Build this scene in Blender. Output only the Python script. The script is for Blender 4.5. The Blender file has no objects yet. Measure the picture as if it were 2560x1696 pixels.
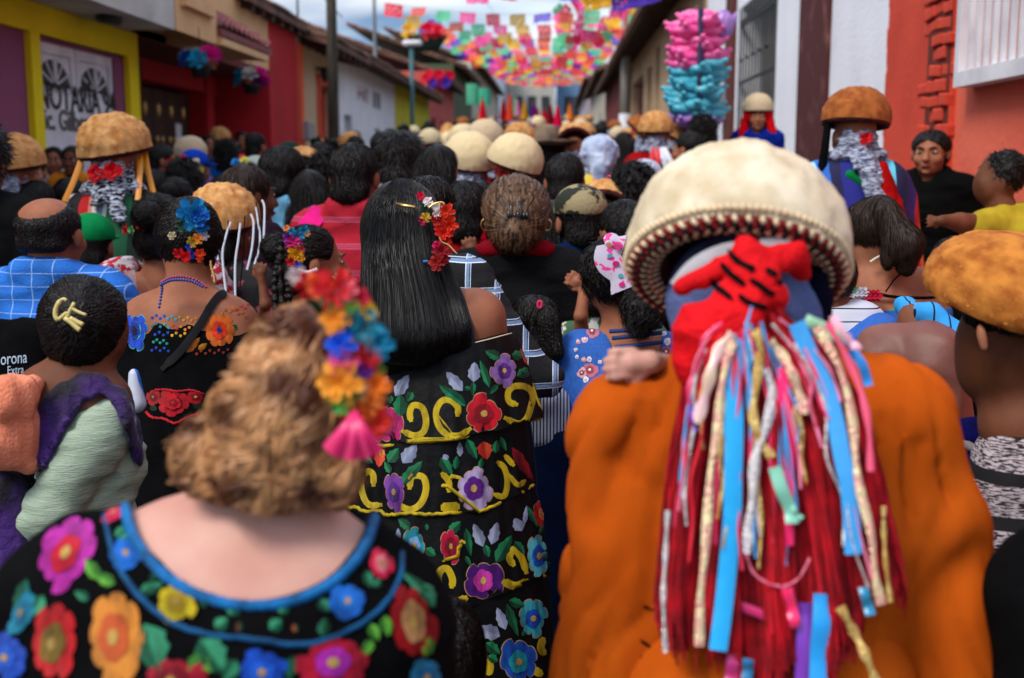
import bpy, math, random
import numpy as np
from mathutils import Vector, Matrix, Euler
from mathutils.bvhtree import BVHTree
random.seed(7); np.random.seed(7)
S = bpy.context.scene
COL = S.collection
PI = math.pi

# ---------------------------------------------------------------- camera
F = 2900.0
cd = bpy.data.cameras.new('camera'); cam = bpy.data.objects.new('camera', cd); COL.objects.link(cam)
cd.sensor_width = 36.0; cd.lens = 36.0 * F / 2560.0
CAM = Vector((0, 0, 1.63))
cam.location = CAM; cam.rotation_euler = (math.radians(90 - 8.5), 0, math.radians(2.07))
cd.clip_start = 0.05; cd.clip_end = 3000
cd.dof.use_dof = True; cd.dof.focus_distance = 2.55; cd.dof.aperture_fstop = 3.5
S.camera = cam
CR = Euler(cam.rotation_euler).to_matrix()
CRn = np.array(CR)

# ---------------------------------------------------------------- light and sky
w = bpy.data.worlds.new('World'); S.world = w; w.use_nodes = True
nt = w.node_tree; nt.nodes.clear()
out = nt.nodes.new('ShaderNodeOutputWorld'); bg = nt.nodes.new('ShaderNodeBackground')
sky = nt.nodes.new('ShaderNodeTexSky'); sky.sky_type = 'NISHITA'; sky.sun_disc = False
sky.sun_elevation = math.radians(50); sky.sun_rotation = math.radians(222)
sky.air_density = 1.0; sky.dust_density = 1.5
tc = nt.nodes.new('ShaderNodeTexCoord'); mp = nt.nodes.new('ShaderNodeMapping'); mp.inputs['Scale'].default_value = (1.6, 1.6, 7.5)
n1 = nt.nodes.new('ShaderNodeTexNoise'); n1.inputs['Scale'].default_value = 2.2; n1.inputs['Detail'].default_value = 5; n1.inputs['Roughness'].default_value = 0.5
n2 = nt.nodes.new('ShaderNodeTexNoise'); n2.inputs['Scale'].default_value = 2.6; n2.inputs['Detail'].default_value = 4
r1 = nt.nodes.new('ShaderNodeValToRGB'); r1.color_ramp.elements[0].position = .3; r1.color_ramp.elements[1].position = .55
r2 = nt.nodes.new('ShaderNodeValToRGB'); r2.color_ramp.elements[0].position = .40; r2.color_ramp.elements[1].position = .62
r2.color_ramp.elements[0].color = (.85, 1.4, 2.25, 1); r2.color_ramp.elements[1].color = (3.9, 4.05, 4.3, 1)
mx = nt.nodes.new('ShaderNodeMix'); mx.data_type = 'RGBA'
L = nt.links.new
L(tc.outputs['Generated'], mp.inputs['Vector']); L(mp.outputs[0], n1.inputs['Vector']); L(mp.outputs[0], n2.inputs['Vector'])
L(n1.outputs['Fac'], r1.inputs[0]); L(n2.outputs['Fac'], r2.inputs[0])
L(r1.outputs[0], mx.inputs[0]); L(sky.outputs[0], mx.inputs[6]); L(r2.outputs[0], mx.inputs[7])
L(mx.outputs[2], bg.inputs['Color']); bg.inputs['Strength'].default_value = 0.10
# an overcast sky brightens smoothly towards the zenith
sx = nt.nodes.new('ShaderNodeSeparateXYZ'); L(tc.outputs['Generated'], sx.inputs[0])
mr = nt.nodes.new('ShaderNodeMapRange'); mr.inputs[1].default_value = 0; mr.inputs[2].default_value = 1; mr.inputs[3].default_value = 1.0; mr.inputs[4].default_value = 3.0
L(sx.outputs[2], mr.inputs[0]); vm = nt.nodes.new('ShaderNodeVectorMath'); vm.operation = 'SCALE'; L(r2.outputs[0], vm.inputs[0]); L(mr.outputs[0], vm.inputs['Scale']); L(vm.outputs[0], mx.inputs[7])
L(bg.outputs[0], out.inputs[0])
sl = bpy.data.lights.new('sun', 'SUN'); sun = bpy.data.objects.new('sun', sl); COL.objects.link(sun)
sl.energy = 1.5; sl.angle = math.radians(20); sl.color = (1.0, 0.95, 0.86)
sun.rotation_euler = (math.radians(40), 0, math.radians(-42))      # from behind the camera to the left
S.view_settings.view_transform = 'Standard'; S.view_settings.look = 'None'
S.view_settings.exposure = 1.12; S.view_settings.gamma = 1; S.view_settings.use_curve_mapping = False
try:
    S.cycles.use_denoising = True
    S.cycles.max_bounces = 5; S.cycles.transparent_max_bounces = 6; S.cycles.diffuse_bounces = 3
except Exception: pass

# ---------------------------------------------------------------- helpers: placing
def K(px, py, d):
    """point on the ray through a photo pixel at axial depth d metres"""
    v = CR @ Vector(((px - 1280) / F * d, -(py - 848) / F * d, -d))
    return CAM + v
def RAY(px, py): return (CR @ Vector(((px - 1280) / F, -(py - 848) / F, -1))).normalized()
def WX(px, py, X):
    r = RAY(px, py); return CAM + r * ((X - CAM.x) / r.x)
def WY(px, py, Y):
    r = RAY(px, py); return CAM + r * ((Y - CAM.y) / r.y)
def ground(y): return 0.0 if y < 4 else 0.045 * (y - 4)
def depth_of(p): return -(CR.transposed() @ (Vector(p) - CAM)).z

def obj(name, me, parent=None, mat=None, label=None, kind=None, cat=None, group=None, smooth=True):
    if isinstance(me, tuple): me = mesh(name, me[0], me[1], smooth)
    o = bpy.data.objects.new(name, me); COL.objects.link(o)
    if mat is not None and len(o.data.materials) == 0: o.data.materials.append(mat)
    elif mat is not None:
        o.material_slots[0].link = 'OBJECT'; o.material_slots[0].material = mat
    if parent: o.parent = parent; o.matrix_parent_inverse = parent.matrix_world.inverted() if parent.get('_w') else Matrix()
    if label: o['label'] = label
    if kind: o['kind'] = kind
    if cat: o['category'] = cat
    if group: o['group'] = group
    return o
def thing(name, label, cat, loc=(0, 0, 0), rotz=0, scale=1, group=None):
    o = bpy.data.objects.new(name, None); COL.objects.link(o)
    o.empty_display_size = .1
    o.location = loc; o.rotation_euler = (0, 0, rotz); o.scale = (scale,) * 3 if not isinstance(scale, tuple) else scale
    o['label'] = label; o['category'] = cat
    if group: o['group'] = group
    return o
def mesh(name, V, Fc, smooth=True, mats=None, midx=None):
    """V (n,3), Fc: (m,3) or (m,4) array or list of lists"""
    me = bpy.data.meshes.new(name)
    V = np.asarray(V, dtype=np.float32)
    if isinstance(Fc, np.ndarray):
        m, k = Fc.shape
        me.vertices.add(len(V)); me.vertices.foreach_set('co', V.ravel())
        me.loops.add(m * k); me.loops.foreach_set('vertex_index', Fc.astype(np.int32).ravel())
        me.polygons.add(m); me.polygons.foreach_set('loop_start', np.arange(0, m * k, k, dtype=np.int32))
        try: me.polygons.foreach_set('loop_total', np.full(m, k, dtype=np.int32))
        except Exception: pass
        me.update(calc_edges=True); me.validate()
    else:
        me.from_pydata([tuple(v) for v in V.tolist()], [], Fc); me.update()
    if smooth: me.polygons.foreach_set('use_smooth', np.ones(len(me.polygons), dtype=bool))
    if mats:
        for m_ in mats: me.materials.append(m_)
    if midx is not None: me.polygons.foreach_set('material_index', np.asarray(midx, dtype=np.int32))
    me.update()
    return me
def joinvf(parts):
    V = []; Q = []; n = 0
    for v, f in parts:
        v = np.asarray(v, float); V.append(v)
        for q in (f.tolist() if isinstance(f, np.ndarray) else f): Q.append([i + n for i in q])
        n += len(v)
    return np.concatenate(V), Q
def box(x0, x1, y0, y1, z0, z1):
    V = [(x, y, z) for x in (x0, x1) for y in (y0, y1) for z in (z0, z1)]
    return V, [[0, 1, 3, 2], [4, 6, 7, 5], [0, 4, 5, 1], [2, 3, 7, 6], [0, 2, 6, 4], [1, 5, 7, 3]]
def bevbox(x0, x1, y0, y1, z0, z1, b=.01):
    """box with chamfered vertical and top edges (24 vertices)"""
    V = []; 
    for z, i in ((z0, b), (z0 + b, 0), (z1 - b, 0), (z1, b)):
        for (sx, sy) in ((x0, y0), (x1, y0), (x1, y1), (x0, y1)):
            cx = 1 if sx == x0 else -1; cy = 1 if sy == y0 else -1
            a = (sx + cx * (b + i), sy + cy * i, z); c = (sx + cx * i, sy + cy * (b + i), z)
            V += [a, c] if (cx * cy < 0) else [c, a]
    Fc = [list(range(7, -1, -1)), list(range(24, 32))]
    for k in range(3):
        for j in range(8): Fc.append([k * 8 + j, k * 8 + (j + 1) % 8, k * 8 + 8 + (j + 1) % 8, k * 8 + 8 + j])
    return V, Fc
def lathe(profile, n=32, cz=(0, 0, 0), cap=False):
    V = []; Q = []
    for r, z in profile:
        for i in range(n): V.append((cz[0] + r * math.cos(2 * PI * i / n), cz[1] + r * math.sin(2 * PI * i / n), cz[2] + z))
    for k in range(len(profile) - 1):
        for i in range(n): Q.append([k * n + i, k * n + (i + 1) % n, (k + 1) * n + (i + 1) % n, (k + 1) * n + i])
    if cap: Q.append(list(range(n))[::-1]); Q.append([(len(profile) - 1) * n + i for i in range(n)])
    return V, Q
def tube(pts, r, n=6, closed=False):
    pts = [Vector(p) for p in pts]; V = []; Q = []
    rr = r if hasattr(r, '__len__') else [r] * len(pts)
    prev = None; m = len(pts)
    for i, p in enumerate(pts):
        t = (pts[(i + 1) % m if closed else min(i + 1, m - 1)] - pts[(i - 1) % m if closed else max(i - 1, 0)])
        t = t.normalized() if t.length > 1e-9 else Vector((0, 0, 1))
        if prev is None: u = t.orthogonal().normalized()
        else:
            u = prev - t * prev.dot(t); u = u.normalized() if u.length > 1e-6 else t.orthogonal().normalized()
        prev = u; v = t.cross(u)
        for j in range(n):
            a = 2 * PI * j / n; V.append(p + (u * math.cos(a) + v * math.sin(a)) * rr[i])
    for i in range(m if closed else m - 1):
        k = (i + 1) % m
        for j in range(n): Q.append([i * n + j, i * n + (j + 1) % n, k * n + (j + 1) % n, k * n + j])
    if not closed: Q.append(list(range(n))[::-1]); Q.append([(m - 1) * n + j for j in range(n)])
    return np.array([tuple(v) for v in V]), Q
def xf(vf, loc=(0, 0, 0), rot=(0, 0, 0), sc=1):
    M = Matrix.LocRotScale(Vector(loc), Euler(rot), Vector((sc,) * 3) if not hasattr(sc, '__len__') else Vector(sc))
    return [tuple(M @ Vector(v)) for v in vf[0]], vf[1]
def ribbon(pts, wd, nrm=None, thick=.0006):
    """strip of cloth following pts; wd half width (float or list); nrm: reference facing direction"""
    pts = [Vector(p) for p in pts]; V = []; Q = []
    ww = wd if hasattr(wd, '__len__') else [wd] * len(pts)
    nrm = Vector(nrm) if nrm is not None else -RAY(1280, 848)
    for i, p in enumerate(pts):
        t = (pts[min(i + 1, len(pts) - 1)] - pts[max(i - 1, 0)]).normalized()
        s = t.cross(nrm); s = s.normalized() if s.length > 1e-6 else t.orthogonal().normalized()
        nn = s.cross(t).normalized()
        for k in (-1, -.35, .35, 1):
            V.append(tuple(p + s * ww[i] * k + nn * (thick if abs(k) < .5 else 0) * 3))
    for i in range(len(pts) - 1):
        for j in range(3): Q.append([i * 4 + j, i * 4 + j + 1, i * 4 + 5 + j, i * 4 + 4 + j])
    return V, Q
def smoothpts(P, n):
    """Catmull-Rom through points (any dimension)"""
    P = np.asarray(P, float); m = len(P); out = []
    Pe = np.vstack([2 * P[0] - P[1], P, 2 * P[-1] - P[-2]])
    for t in np.linspace(0, m - 1, n):
        i = min(int(t), m - 2); u = t - i
        a, b, c, d_ = Pe[i], Pe[i + 1], Pe[i + 2], Pe[i + 3]
        out.append(.5 * ((2 * b) + (-a + c) * u + (2 * a - 5 * b + 4 * c - d_) * u * u + (-a + 3 * b - 3 * c + d_) * u ** 3))
    return np.array(out)

# ---------------------------------------------------------------- noise + signed distance modelling
_rs = np.random.RandomState(3); _G = _rs.rand(32, 32, 32).astype(np.float32) * 2 - 1
def vnoise(P, freq):
    Q = np.asarray(P, np.float32) * freq + 100.0; i = np.floor(Q).astype(int); f = Q - i; f = f * f * (3 - 2 * f)
    i %= 32; j = (i + 1) % 32; o = 0
    for a in (0, 1):
        for b in (0, 1):
            for c in (0, 1):
                X = j[..., 0] if a else i[..., 0]; Y = j[..., 1] if b else i[..., 1]; Z = j[..., 2] if c else i[..., 2]
                wgt = (f[..., 0] if a else 1 - f[..., 0]) * (f[..., 1] if b else 1 - f[..., 1]) * (f[..., 2] if c else 1 - f[..., 2])
                o = o + wgt * _G[X, Y, Z]
    return o
def cap_(a, b, ra, rb=None, op='+', k=None): return ('c', np.array(a, float), np.array(b, float), ra, ra if rb is None else rb, op, k)
def ell_(c, r, R=None, op='+', k=None): return ('e', np.array(c, float), np.array(r, float), None if R is None else np.array(R, float), None, op, k)
def polysd(X, Y, poly):
    P = np.array(poly, float); d = np.full(X.shape, 1e18); ins = np.zeros(X.shape, bool); n = len(P)
    for i in range(n):
        a = P[i]; b = P[(i + 1) % n]; e = b - a; wx = X - a[0]; wy = Y - a[1]; t = np.clip((wx * e[0] + wy * e[1]) / (e @ e), 0, 1)
        d = np.minimum(d, (wx - t * e[0]) ** 2 + (wy - t * e[1]) ** 2)
        c = ((a[1] > Y) != (b[1] > Y)) & (X < e[0] * (Y - a[1]) / (e[1] + 1e-12) + a[0]); ins ^= c
    return np.where(ins, -1, 1) * np.sqrt(d)
def pxof(G):
    P = (G - np.array(CAM)) @ CRn; dd = -P[:, 2]; return 1280 + F * P[:, 0] / dd, 848 - F * P[:, 1] / dd, dd
def region(poly, dmax):
    def f_(G, D):
        x, y, dd = pxof(G); q = polysd(x, y, poly) * dd / F; q = np.maximum(q, dd - dmax); return np.maximum(D, q)
    return f_
def half_(p, n, op='-', k=None):
    n = np.array(n, float); return ('h', np.array(p, float), n / np.linalg.norm(n), None, None, op, k)
def evalsdf(prims, P, k):
    D = None
    for t, a, b, c, d_, op, kk in prims:
        kk = k if kk is None else kk
        if t == 'c':
            ab = b - a; h = np.clip(((P - a) @ ab) / max(ab @ ab, 1e-9), 0, 1)
            q = P - a - h[:, None] * ab
            d = np.sqrt((q * q).sum(1)) - (c + h * (d_ - c))
        elif t == 'e':
            q = P - a
            if c is not None: q = q @ c
            k0 = np.sqrt(((q / b) ** 2).sum(1)); k1 = np.sqrt(((q / (b * b)) ** 2).sum(1)) + 1e-9
            d = k0 * (k0 - 1) / k1
        else: d = -((P - a) @ b)
        if D is None: D = d; continue
        if op == '+':
            h = np.maximum(kk - np.abs(D - d), 0) / max(kk, 1e-9); D = np.minimum(D, d) - h * h * kk * .25
        else:
            d = -d
            h = np.maximum(kk - np.abs(D - d), 0) / max(kk, 1e-9); D = np.maximum(D, d) + h * h * kk * .25
    return D
def sdfvf(prims, res, k=.02, pad=.02, shell=None, extra=None):
    """surface nets on a grid; returns (V,F)"""
    lo = np.full(3, 1e9); hi = -lo
    for t, a, b, c, d_, op, kk in prims:
        if op != '+' or t == 'h': continue
        if t == 'c':
            r = max(c, d_); lo = np.minimum(lo, np.minimum(a, b) - r); hi = np.maximum(hi, np.maximum(a, b) + r)
        else:
            r = b.max() if c is not None else b; lo = np.minimum(lo, a - r); hi = np.maximum(hi, a + r)
    lo -= pad; hi += pad
    n = np.ceil((hi - lo) / res).astype(int) + 1
    ax = [lo[i] + np.arange(n[i]) * res for i in range(3)]
    G = np.stack(np.meshgrid(*ax, indexing='ij'), -1).reshape(-1, 3).astype(np.float32)
    D = evalsdf(prims, G, k)
    if extra is not None: D = extra(G, D)
    D = D.reshape(n).astype(np.float32)
    ins = D < 0
    nx, ny, nz = n - 1
    acc = np.zeros((nx, ny, nz, 3), np.float32); cnt = np.zeros((nx, ny, nz), np.float32)
    offs = [(0, 0, 0), (1, 0, 0), (0, 1, 0), (1, 1, 0), (0, 0, 1), (1, 0, 1), (0, 1, 1), (1, 1, 1)]
    edges = [(0, 1), (2, 3), (4, 5), (6, 7), (0, 2), (1, 3), (4, 6), (5, 7), (0, 4), (1, 5), (2, 6), (3, 7)]
    sl = lambda o: (slice(o[0], o[0] + nx), slice(o[1], o[1] + ny), slice(o[2], o[2] + nz))
    for e0, e1 in edges:
        A = D[sl(offs[e0])]; B = D[sl(offs[e1])]
        m = (A < 0) != (B < 0)
        t = np.where(m, A / np.where(m, A - B, 1), 0)
        o0 = np.array(offs[e0], np.float32); o1 = np.array(offs[e1], np.float32)
        acc += m[..., None] * (o0 + t[..., None] * (o1 - o0)); cnt += m
    act = cnt > 0
    idx = np.full(act.shape, -1, np.int64); idx[act] = np.arange(act.sum())
    cells = np.argwhere(act)
    V = lo + (cells + acc[act] / cnt[act][:, None]) * res
    quads = []
    for axis in range(3):
        o = [0, 0, 0]; o[axis] = 1
        A = ins[:n[0] - o[0], :n[1] - o[1], :n[2] - o[2]]; B = ins[o[0]:, o[1]:, o[2]:]
        m = A != B
        c = np.argwhere(m)
        u, v = [(1, 2), (2, 0), (0, 1)][axis]
        ok = (c[:, u] > 0) & (c[:, v] > 0) & (c[:, u] < n[u] - 1) & (c[:, v] < n[v] - 1)
        c = c[ok]
        if not len(c): continue
        def g(du, dv):
            q = c.copy(); q[:, u] -= du; q[:, v] -= dv; return idx[q[:, 0], q[:, 1], q[:, 2]]
        q = np.stack([g(1, 1), g(0, 1), g(0, 0), g(1, 0)], 1)
        fl = ~A[c[:, 0], c[:, 1], c[:, 2]]
        q[fl] = q[fl][:, ::-1]
        quads.append(q)
    Q = np.concatenate(quads); Q = Q[(Q >= 0).all(1)]
    return V, Q
def vnormals(V, Q):
    if not isinstance(Q, np.ndarray): Q = np.array([q[:4] if len(q) >= 4 else q + q[-1:] for q in Q])
    a, b, c = V[Q[:, 0]], V[Q[:, 1]], V[Q[:, 2]]
    fn = np.cross(b - a, c - a); N = np.zeros_like(V)
    for j in range(Q.shape[1]): np.add.at(N, Q[:, j], fn)
    return N / (np.linalg.norm(N, axis=1, keepdims=True) + 1e-12)
def relax(V, Q, it=1, lam=.5):
    for _ in range(it):
        A = np.zeros_like(V); C = np.zeros(len(V))
        for j in range(4):
            a = Q[:, j]; b = Q[:, (j + 1) % 4]
            np.add.at(A, a, V[b]); np.add.at(C, a, 1)
            np.add.at(A, b, V[a]); np.add.at(C, b, 1)
        V = V + lam * (A / C[:, None] - V)
    return V
def wrinkle(V, Q, amp=.004, f=(9, 9, 22), f2=None, dirv=None):
    N = vnormals(V, Q)
    n = vnoise(V * np.array(f), 1.0); n2 = vnoise(V * np.array(f) * 2.3 + 7, 1.0)
    r = 1 - np.abs(n) * 2
    return V + N * ((r * .7 + n2 * .4) * amp)[:, None]
def sdfobj(name, prims, res, mat, parent=None, k=.02, wr=None, sm=1, **kw):
    V, Q = sdfvf(prims, res, k)
    if sm: V = relax(V, Q, sm)
    if wr: V = wrinkle(V, Q, *wr)
    return obj(name, mesh(name, V, Q), parent, mat, **kw)
def comb(V, Q, n, length, width, lift=.1, flow=(0, 0, -1), jit=.15, seg=4, seed=1, curl=0):
    """hair blades that follow the surface they grow on"""
    rs = np.random.RandomState(seed); V = np.asarray(V, float); Qa = np.asarray(Q)
    B = BVHTree.FromPolygons(V.tolist(), Qa.tolist())
    a, b, c = V[Qa[:, 0]], V[Qa[:, 1]], V[Qa[:, 2]]
    ar = np.linalg.norm(np.cross(b - a, c - a), axis=1); fi = rs.choice(len(Qa), n, p=ar / ar.sum())
    wts = rs.dirichlet((1, 1, 1, 1), n); P = sum(V[Qa[fi, j]] * wts[:, j:j + 1] for j in range(4)); N = vnormals(V, Qa)[Qa[fi, 0]]
    J = rs.randn(n, 3) * jit; ln = length * (.6 + .8 * rs.rand(n))[:, None]; lf = lift * (.3 + rs.rand(n))[:, None] * ln
    ph = rs.rand(n)[:, None] * 6; Vs = []; ro = (rs.rand(n)[:, None] * 2 - 1) * .75; cr, sr = np.cos(ro), np.sin(ro)
    for s in range(seg + 1):
        Fl = flow(P) if callable(flow) else np.tile(np.array(flow, float), (n, 1))
        Fl = Fl / (np.linalg.norm(Fl, axis=1, keepdims=True) + 1e-6) + J; Fl = Fl - (Fl * N).sum(1, keepdims=True) * N
        D = Fl / (np.linalg.norm(Fl, axis=1, keepdims=True) + 1e-6); side = np.cross(D, N)
        t = s / seg; C = P + N * (lf * t + .0006) + (side * curl * np.sin(t * 6 + ph) if curl else 0); wd = width * (1 - t) ** .6
        side = side * cr + N * sr
        Vs += [C - side * wd, C + side * wd] if s < seg else [C]
        if s < seg:
            P = P + D * ln / seg
            for i in range(n):
                h = B.find_nearest(P[i]); P[i] = h[0]; q = h[1]; N[i] = q if q.dot(Vector(N[i])) > 0 else -q
    m = len(Vs); VV = np.stack(Vs, 1).reshape(-1, 3); base = np.arange(n)[:, None] * m; T = []
    for s in range(seg - 1): T += [[2 * s, 2 * s + 1, 2 * s + 3], [2 * s, 2 * s + 3, 2 * s + 2]]
    T.append([2 * seg - 2, 2 * seg - 1, 2 * seg])
    return VV, (base + np.array(T).ravel()).reshape(-1, 3)
def fuzz(V, Q, n, length, width, lift=.3, flow=(0, 0, -1), jit=.3, seg=3, seed=1, keep=None, curl=0):
    """thin tapered blades lying along a surface (hair, wool)"""
    rs = np.random.RandomState(seed)
    V = np.asarray(V, float); N = vnormals(V, Q)
    Qa = Q if isinstance(Q, np.ndarray) else np.array(Q)
    a, b, c = V[Qa[:, 0]], V[Qa[:, 1]], V[Qa[:, 2]]
    ar = np.linalg.norm(np.cross(b - a, c - a), axis=1)
    if keep is not None: ar = ar * keep((a + b + c) / 3)
    fi = rs.choice(len(Qa), n, p=ar / ar.sum())
    wts = rs.dirichlet((1, 1, 1, 1), n) if Qa.shape[1] == 4 else rs.dirichlet((1, 1, 1), n)
    P = sum(V[Qa[fi, j]] * wts[:, j:j + 1] for j in range(Qa.shape[1])); NN = N[Qa[fi, 0]]
    Fl = np.tile(np.array(flow, float), (n, 1)) if not callable(flow) else flow(P)
    Fl = Fl - (Fl * NN).sum(1, keepdims=True) * NN
    Fl /= np.linalg.norm(Fl, axis=1, keepdims=True) + 1e-6
    J = rs.randn(n, 3) * jit
    Dr = Fl + J; Dr -= (Dr * NN).sum(1, keepdims=True) * NN
    Dr /= np.linalg.norm(Dr, axis=1, keepdims=True) + 1e-6
    Dr = Dr + NN * lift; Dr /= np.linalg.norm(Dr, axis=1, keepdims=True)
    ln = length * (0.6 + .8 * rs.rand(n))[:, None]
    side = np.cross(Dr, NN); side /= np.linalg.norm(side, axis=1, keepdims=True) + 1e-6
    Vs = []; 
    for s in range(seg + 1):
        t = s / seg; wd = width * (1 - t) ** .6
        bend = -NN * (lift * ln * .35) * t * t if lift < .8 else 0
        cu = side * (curl * np.sin(t * 5 + rs.rand(n)[:, None] * 6)) if curl else 0
        C = P + Dr * ln * t + bend + cu
        if s < seg: Vs += [C - side * wd, C + side * wd]
        else: Vs += [C]
    m = len(Vs); VV = np.stack(Vs, 1).reshape(-1, 3)
    base = np.arange(n)[:, None] * m
    T = []
    for s in range(seg - 1):
        T += [[2 * s, 2 * s + 1, 2 * s + 3], [2 * s, 2 * s + 3, 2 * s + 2]]
    T.append([2 * seg - 2, 2 * seg - 1, 2 * seg])
    T = np.array(T).ravel()
    return VV, (base + T).reshape(-1, 3)
def strands(lines, width, seg_taper=True, seed=0, nrm=None, rnd=.35):
    """flat hair ribbons along explicit polylines (list of (n,3) arrays)"""
    rs = np.random.RandomState(seed); VV = []; TT = []; n0 = 0
    for P in lines:
        P = np.asarray(P); m = len(P); t = np.gradient(P, axis=0); t /= np.linalg.norm(t, axis=1, keepdims=True) + 1e-9
        r = rs.randn(3) if nrm is None else np.array(nrm) + rs.randn(3) * rnd; s = np.cross(t, r); s /= np.linalg.norm(s, axis=1, keepdims=True) + 1e-9
        wd = width * (.6 + .8 * rs.rand()) * (np.sin(np.linspace(.25, PI * .93, m)) if seg_taper else np.ones(m))
        VV.append(np.stack([P - s * wd[:, None], P + s * wd[:, None]], 1).reshape(-1, 3))
        i = np.arange(m - 1) * 2 + n0
        TT.append(np.stack([i, i + 1, i + 3, i + 2], 1)); n0 += 2 * m
    return np.concatenate(VV), np.concatenate(TT)

# ---------------------------------------------------------------- materials
def srgb(h):
    if isinstance(h, str):
        h = h.lstrip('#'); c = [int(h[i:i + 2], 16) / 255 for i in (0, 2, 4)]
        return tuple(((x + .055) / 1.055) ** 2.4 if x > .04045 else x / 12.92 for x in c)
    return h
MATS = {}
def mat(name, col, rough=.8, col2=None, nscale=8, bump=0, bscale=60, sheen=0, metal=0, spec=.3, trans=0, stretch=None, detail=4, contrast=(.35, .65), thread=None, coord='Object', sss=0, lines=None, emis=None):
    if name in MATS: return MATS[name]
    m = bpy.data.materials.new(name); m.use_nodes = True; t = m.node_tree; n = t.nodes; b = n['Principled BSDF']
    c = srgb(col); b.inputs['Base Color'].default_value = (*c, 1); b.inputs['Roughness'].default_value = rough
    b.inputs['Metallic'].default_value = metal; b.inputs['Specular IOR Level'].default_value = spec
    if sheen: b.inputs['Sheen Weight'].default_value = sheen; b.inputs['Sheen Roughness'].default_value = .5
    if sss:
        b.inputs['Subsurface Weight'].default_value = sss; b.inputs['Subsurface Radius'].default_value = (.9, .4, .2); b.inputs['Subsurface Scale'].default_value = .01
    co = n.new('ShaderNodeTexCoord'); vec = co.outputs[coord]
    if stretch:
        mp = n.new('ShaderNodeMapping'); mp.inputs['Scale'].default_value = stretch; t.links.new(vec, mp.inputs[0]); vec = mp.outputs[0]
    colout = None
    if col2 is not None:
        nz = n.new('ShaderNodeTexNoise'); nz.inputs['Scale'].default_value = nscale; nz.inputs['Detail'].default_value = detail; t.links.new(vec, nz.inputs['Vector'])
        rp = n.new('ShaderNodeValToRGB'); e = rp.color_ramp.elements
        e[0].position, e[1].position = contrast; e[0].color = (*c, 1); e[1].color = (*srgb(col2), 1)
        t.links.new(nz.outputs['Fac'], rp.inputs[0]); colout = rp.outputs[0]
    if lines:
        # lines: list of (axis, period, width fraction, colour, phase)
        for axis, per, wf, lc, ph in lines:
            sx = n.new('ShaderNodeSeparateXYZ'); t.links.new(co.outputs[coord], sx.inputs[0])
            a = n.new('ShaderNodeMath'); a.operation = 'MULTIPLY_ADD'; t.links.new(sx.outputs[axis], a.inputs[0]); a.inputs[1].default_value = 1 / per; a.inputs[2].default_value = ph + 50
            fr = n.new('ShaderNodeMath'); fr.operation = 'FRACT'; t.links.new(a.outputs[0], fr.inputs[0])
            lt = n.new('ShaderNodeMath'); lt.operation = 'LESS_THAN'; t.links.new(fr.outputs[0], lt.inputs[0]); lt.inputs[1].default_value = wf
            mx = n.new('ShaderNodeMix'); mx.data_type = 'RGBA'; t.links.new(lt.outputs[0], mx.inputs[0])
            if colout is None: mx.inputs[6].default_value = (*c, 1)
            else: t.links.new(colout, mx.inputs[6])
            mx.inputs[7].default_value = (*srgb(lc), 1); colout = mx.outputs[2]
    if colout is not None: t.links.new(colout, b.inputs['Base Color'])
    hgt = None
    if bump:
        bz = n.new('ShaderNodeTexNoise'); bz.inputs['Scale'].default_value = bscale; bz.inputs['Detail'].default_value = 3; t.links.new(vec, bz.inputs['Vector'])
        hgt = bz.outputs['Fac']
        bp = n.new('ShaderNodeBump'); bp.inputs['Strength'].default_value = min(1, bump); bp.inputs['Distance'].default_value = .01 * max(1, bump); t.links.new(hgt, bp.inputs['Height']); t.links.new(bp.outputs[0], b.inputs['Normal'])
    if thread:
        wv = n.new('ShaderNodeTexWave'); wv.inputs['Scale'].default_value = thread; wv.bands_direction = 'DIAGONAL'; wv.inputs['Distortion'].default_value = 1.5; wv.inputs['Detail'].default_value = 2
        t.links.new(co.outputs['Object'], wv.inputs['Vector'])
        bp = n.new('ShaderNodeBump'); bp.inputs['Strength'].default_value = .6; bp.inputs['Distance'].default_value = .002; t.links.new(wv.outputs['Fac'], bp.inputs['Height']); t.links.new(bp.outputs[0], b.inputs['Normal'])
        mx = n.new('ShaderNodeMix'); mx.data_type = 'RGBA'; mx.blend_type = 'MULTIPLY'; mx.inputs[0].default_value = .55
        if colout is None: mx.inputs[6].default_value = (*c, 1)
        else: t.links.new(colout, mx.inputs[6])
        rr = n.new('ShaderNodeValToRGB'); rr.color_ramp.elements[0].color = (.45, .45, .45, 1); t.links.new(wv.outputs['Fac'], rr.inputs[0]); t.links.new(rr.outputs[0], mx.inputs[7])
        t.links.new(mx.outputs[2], b.inputs['Base Color'])
    if trans:
        tr = n.new('ShaderNodeBsdfTranslucent'); ms = n.new('ShaderNodeMixShader'); ms.inputs[0].default_value = trans
        if colout is not None: t.links.new(colout, tr.inputs[0])
        else: tr.inputs[0].default_value = (*c, 1)
        o = n['Material Output']; t.links.new(b.outputs[0], ms.inputs[1]); t.links.new(tr.outputs[0], ms.inputs[2]); t.links.new(ms.outputs[0], o.inputs[0])
    MATS[name] = m
    return m
def cloth(h, **kw):
    key = 'cloth_' + (h if isinstance(h, str) else str(h))
    c = srgb(h); c = tuple(max(0.002, x * .85 - .004) for x in c); c2 = tuple(x * .72 for x in c)
    return mat(key, c, .85, c2, nscale=14, bump=.25, bscale=500, spec=.06, **kw)
def satin(h, **kw):
    return mat('satin_' + h, h, .32, spec=.5, sheen=.2, bump=.12, bscale=60, **kw)
def silk(h):   # embroidery thread
    c = srgb(h); return mat('thread_' + h, c, .55, tuple(x * .42 for x in c), nscale=60, stretch=(1, 1, .3), spec=.25, thread=210, detail=2, contrast=(.4, .7))

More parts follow.
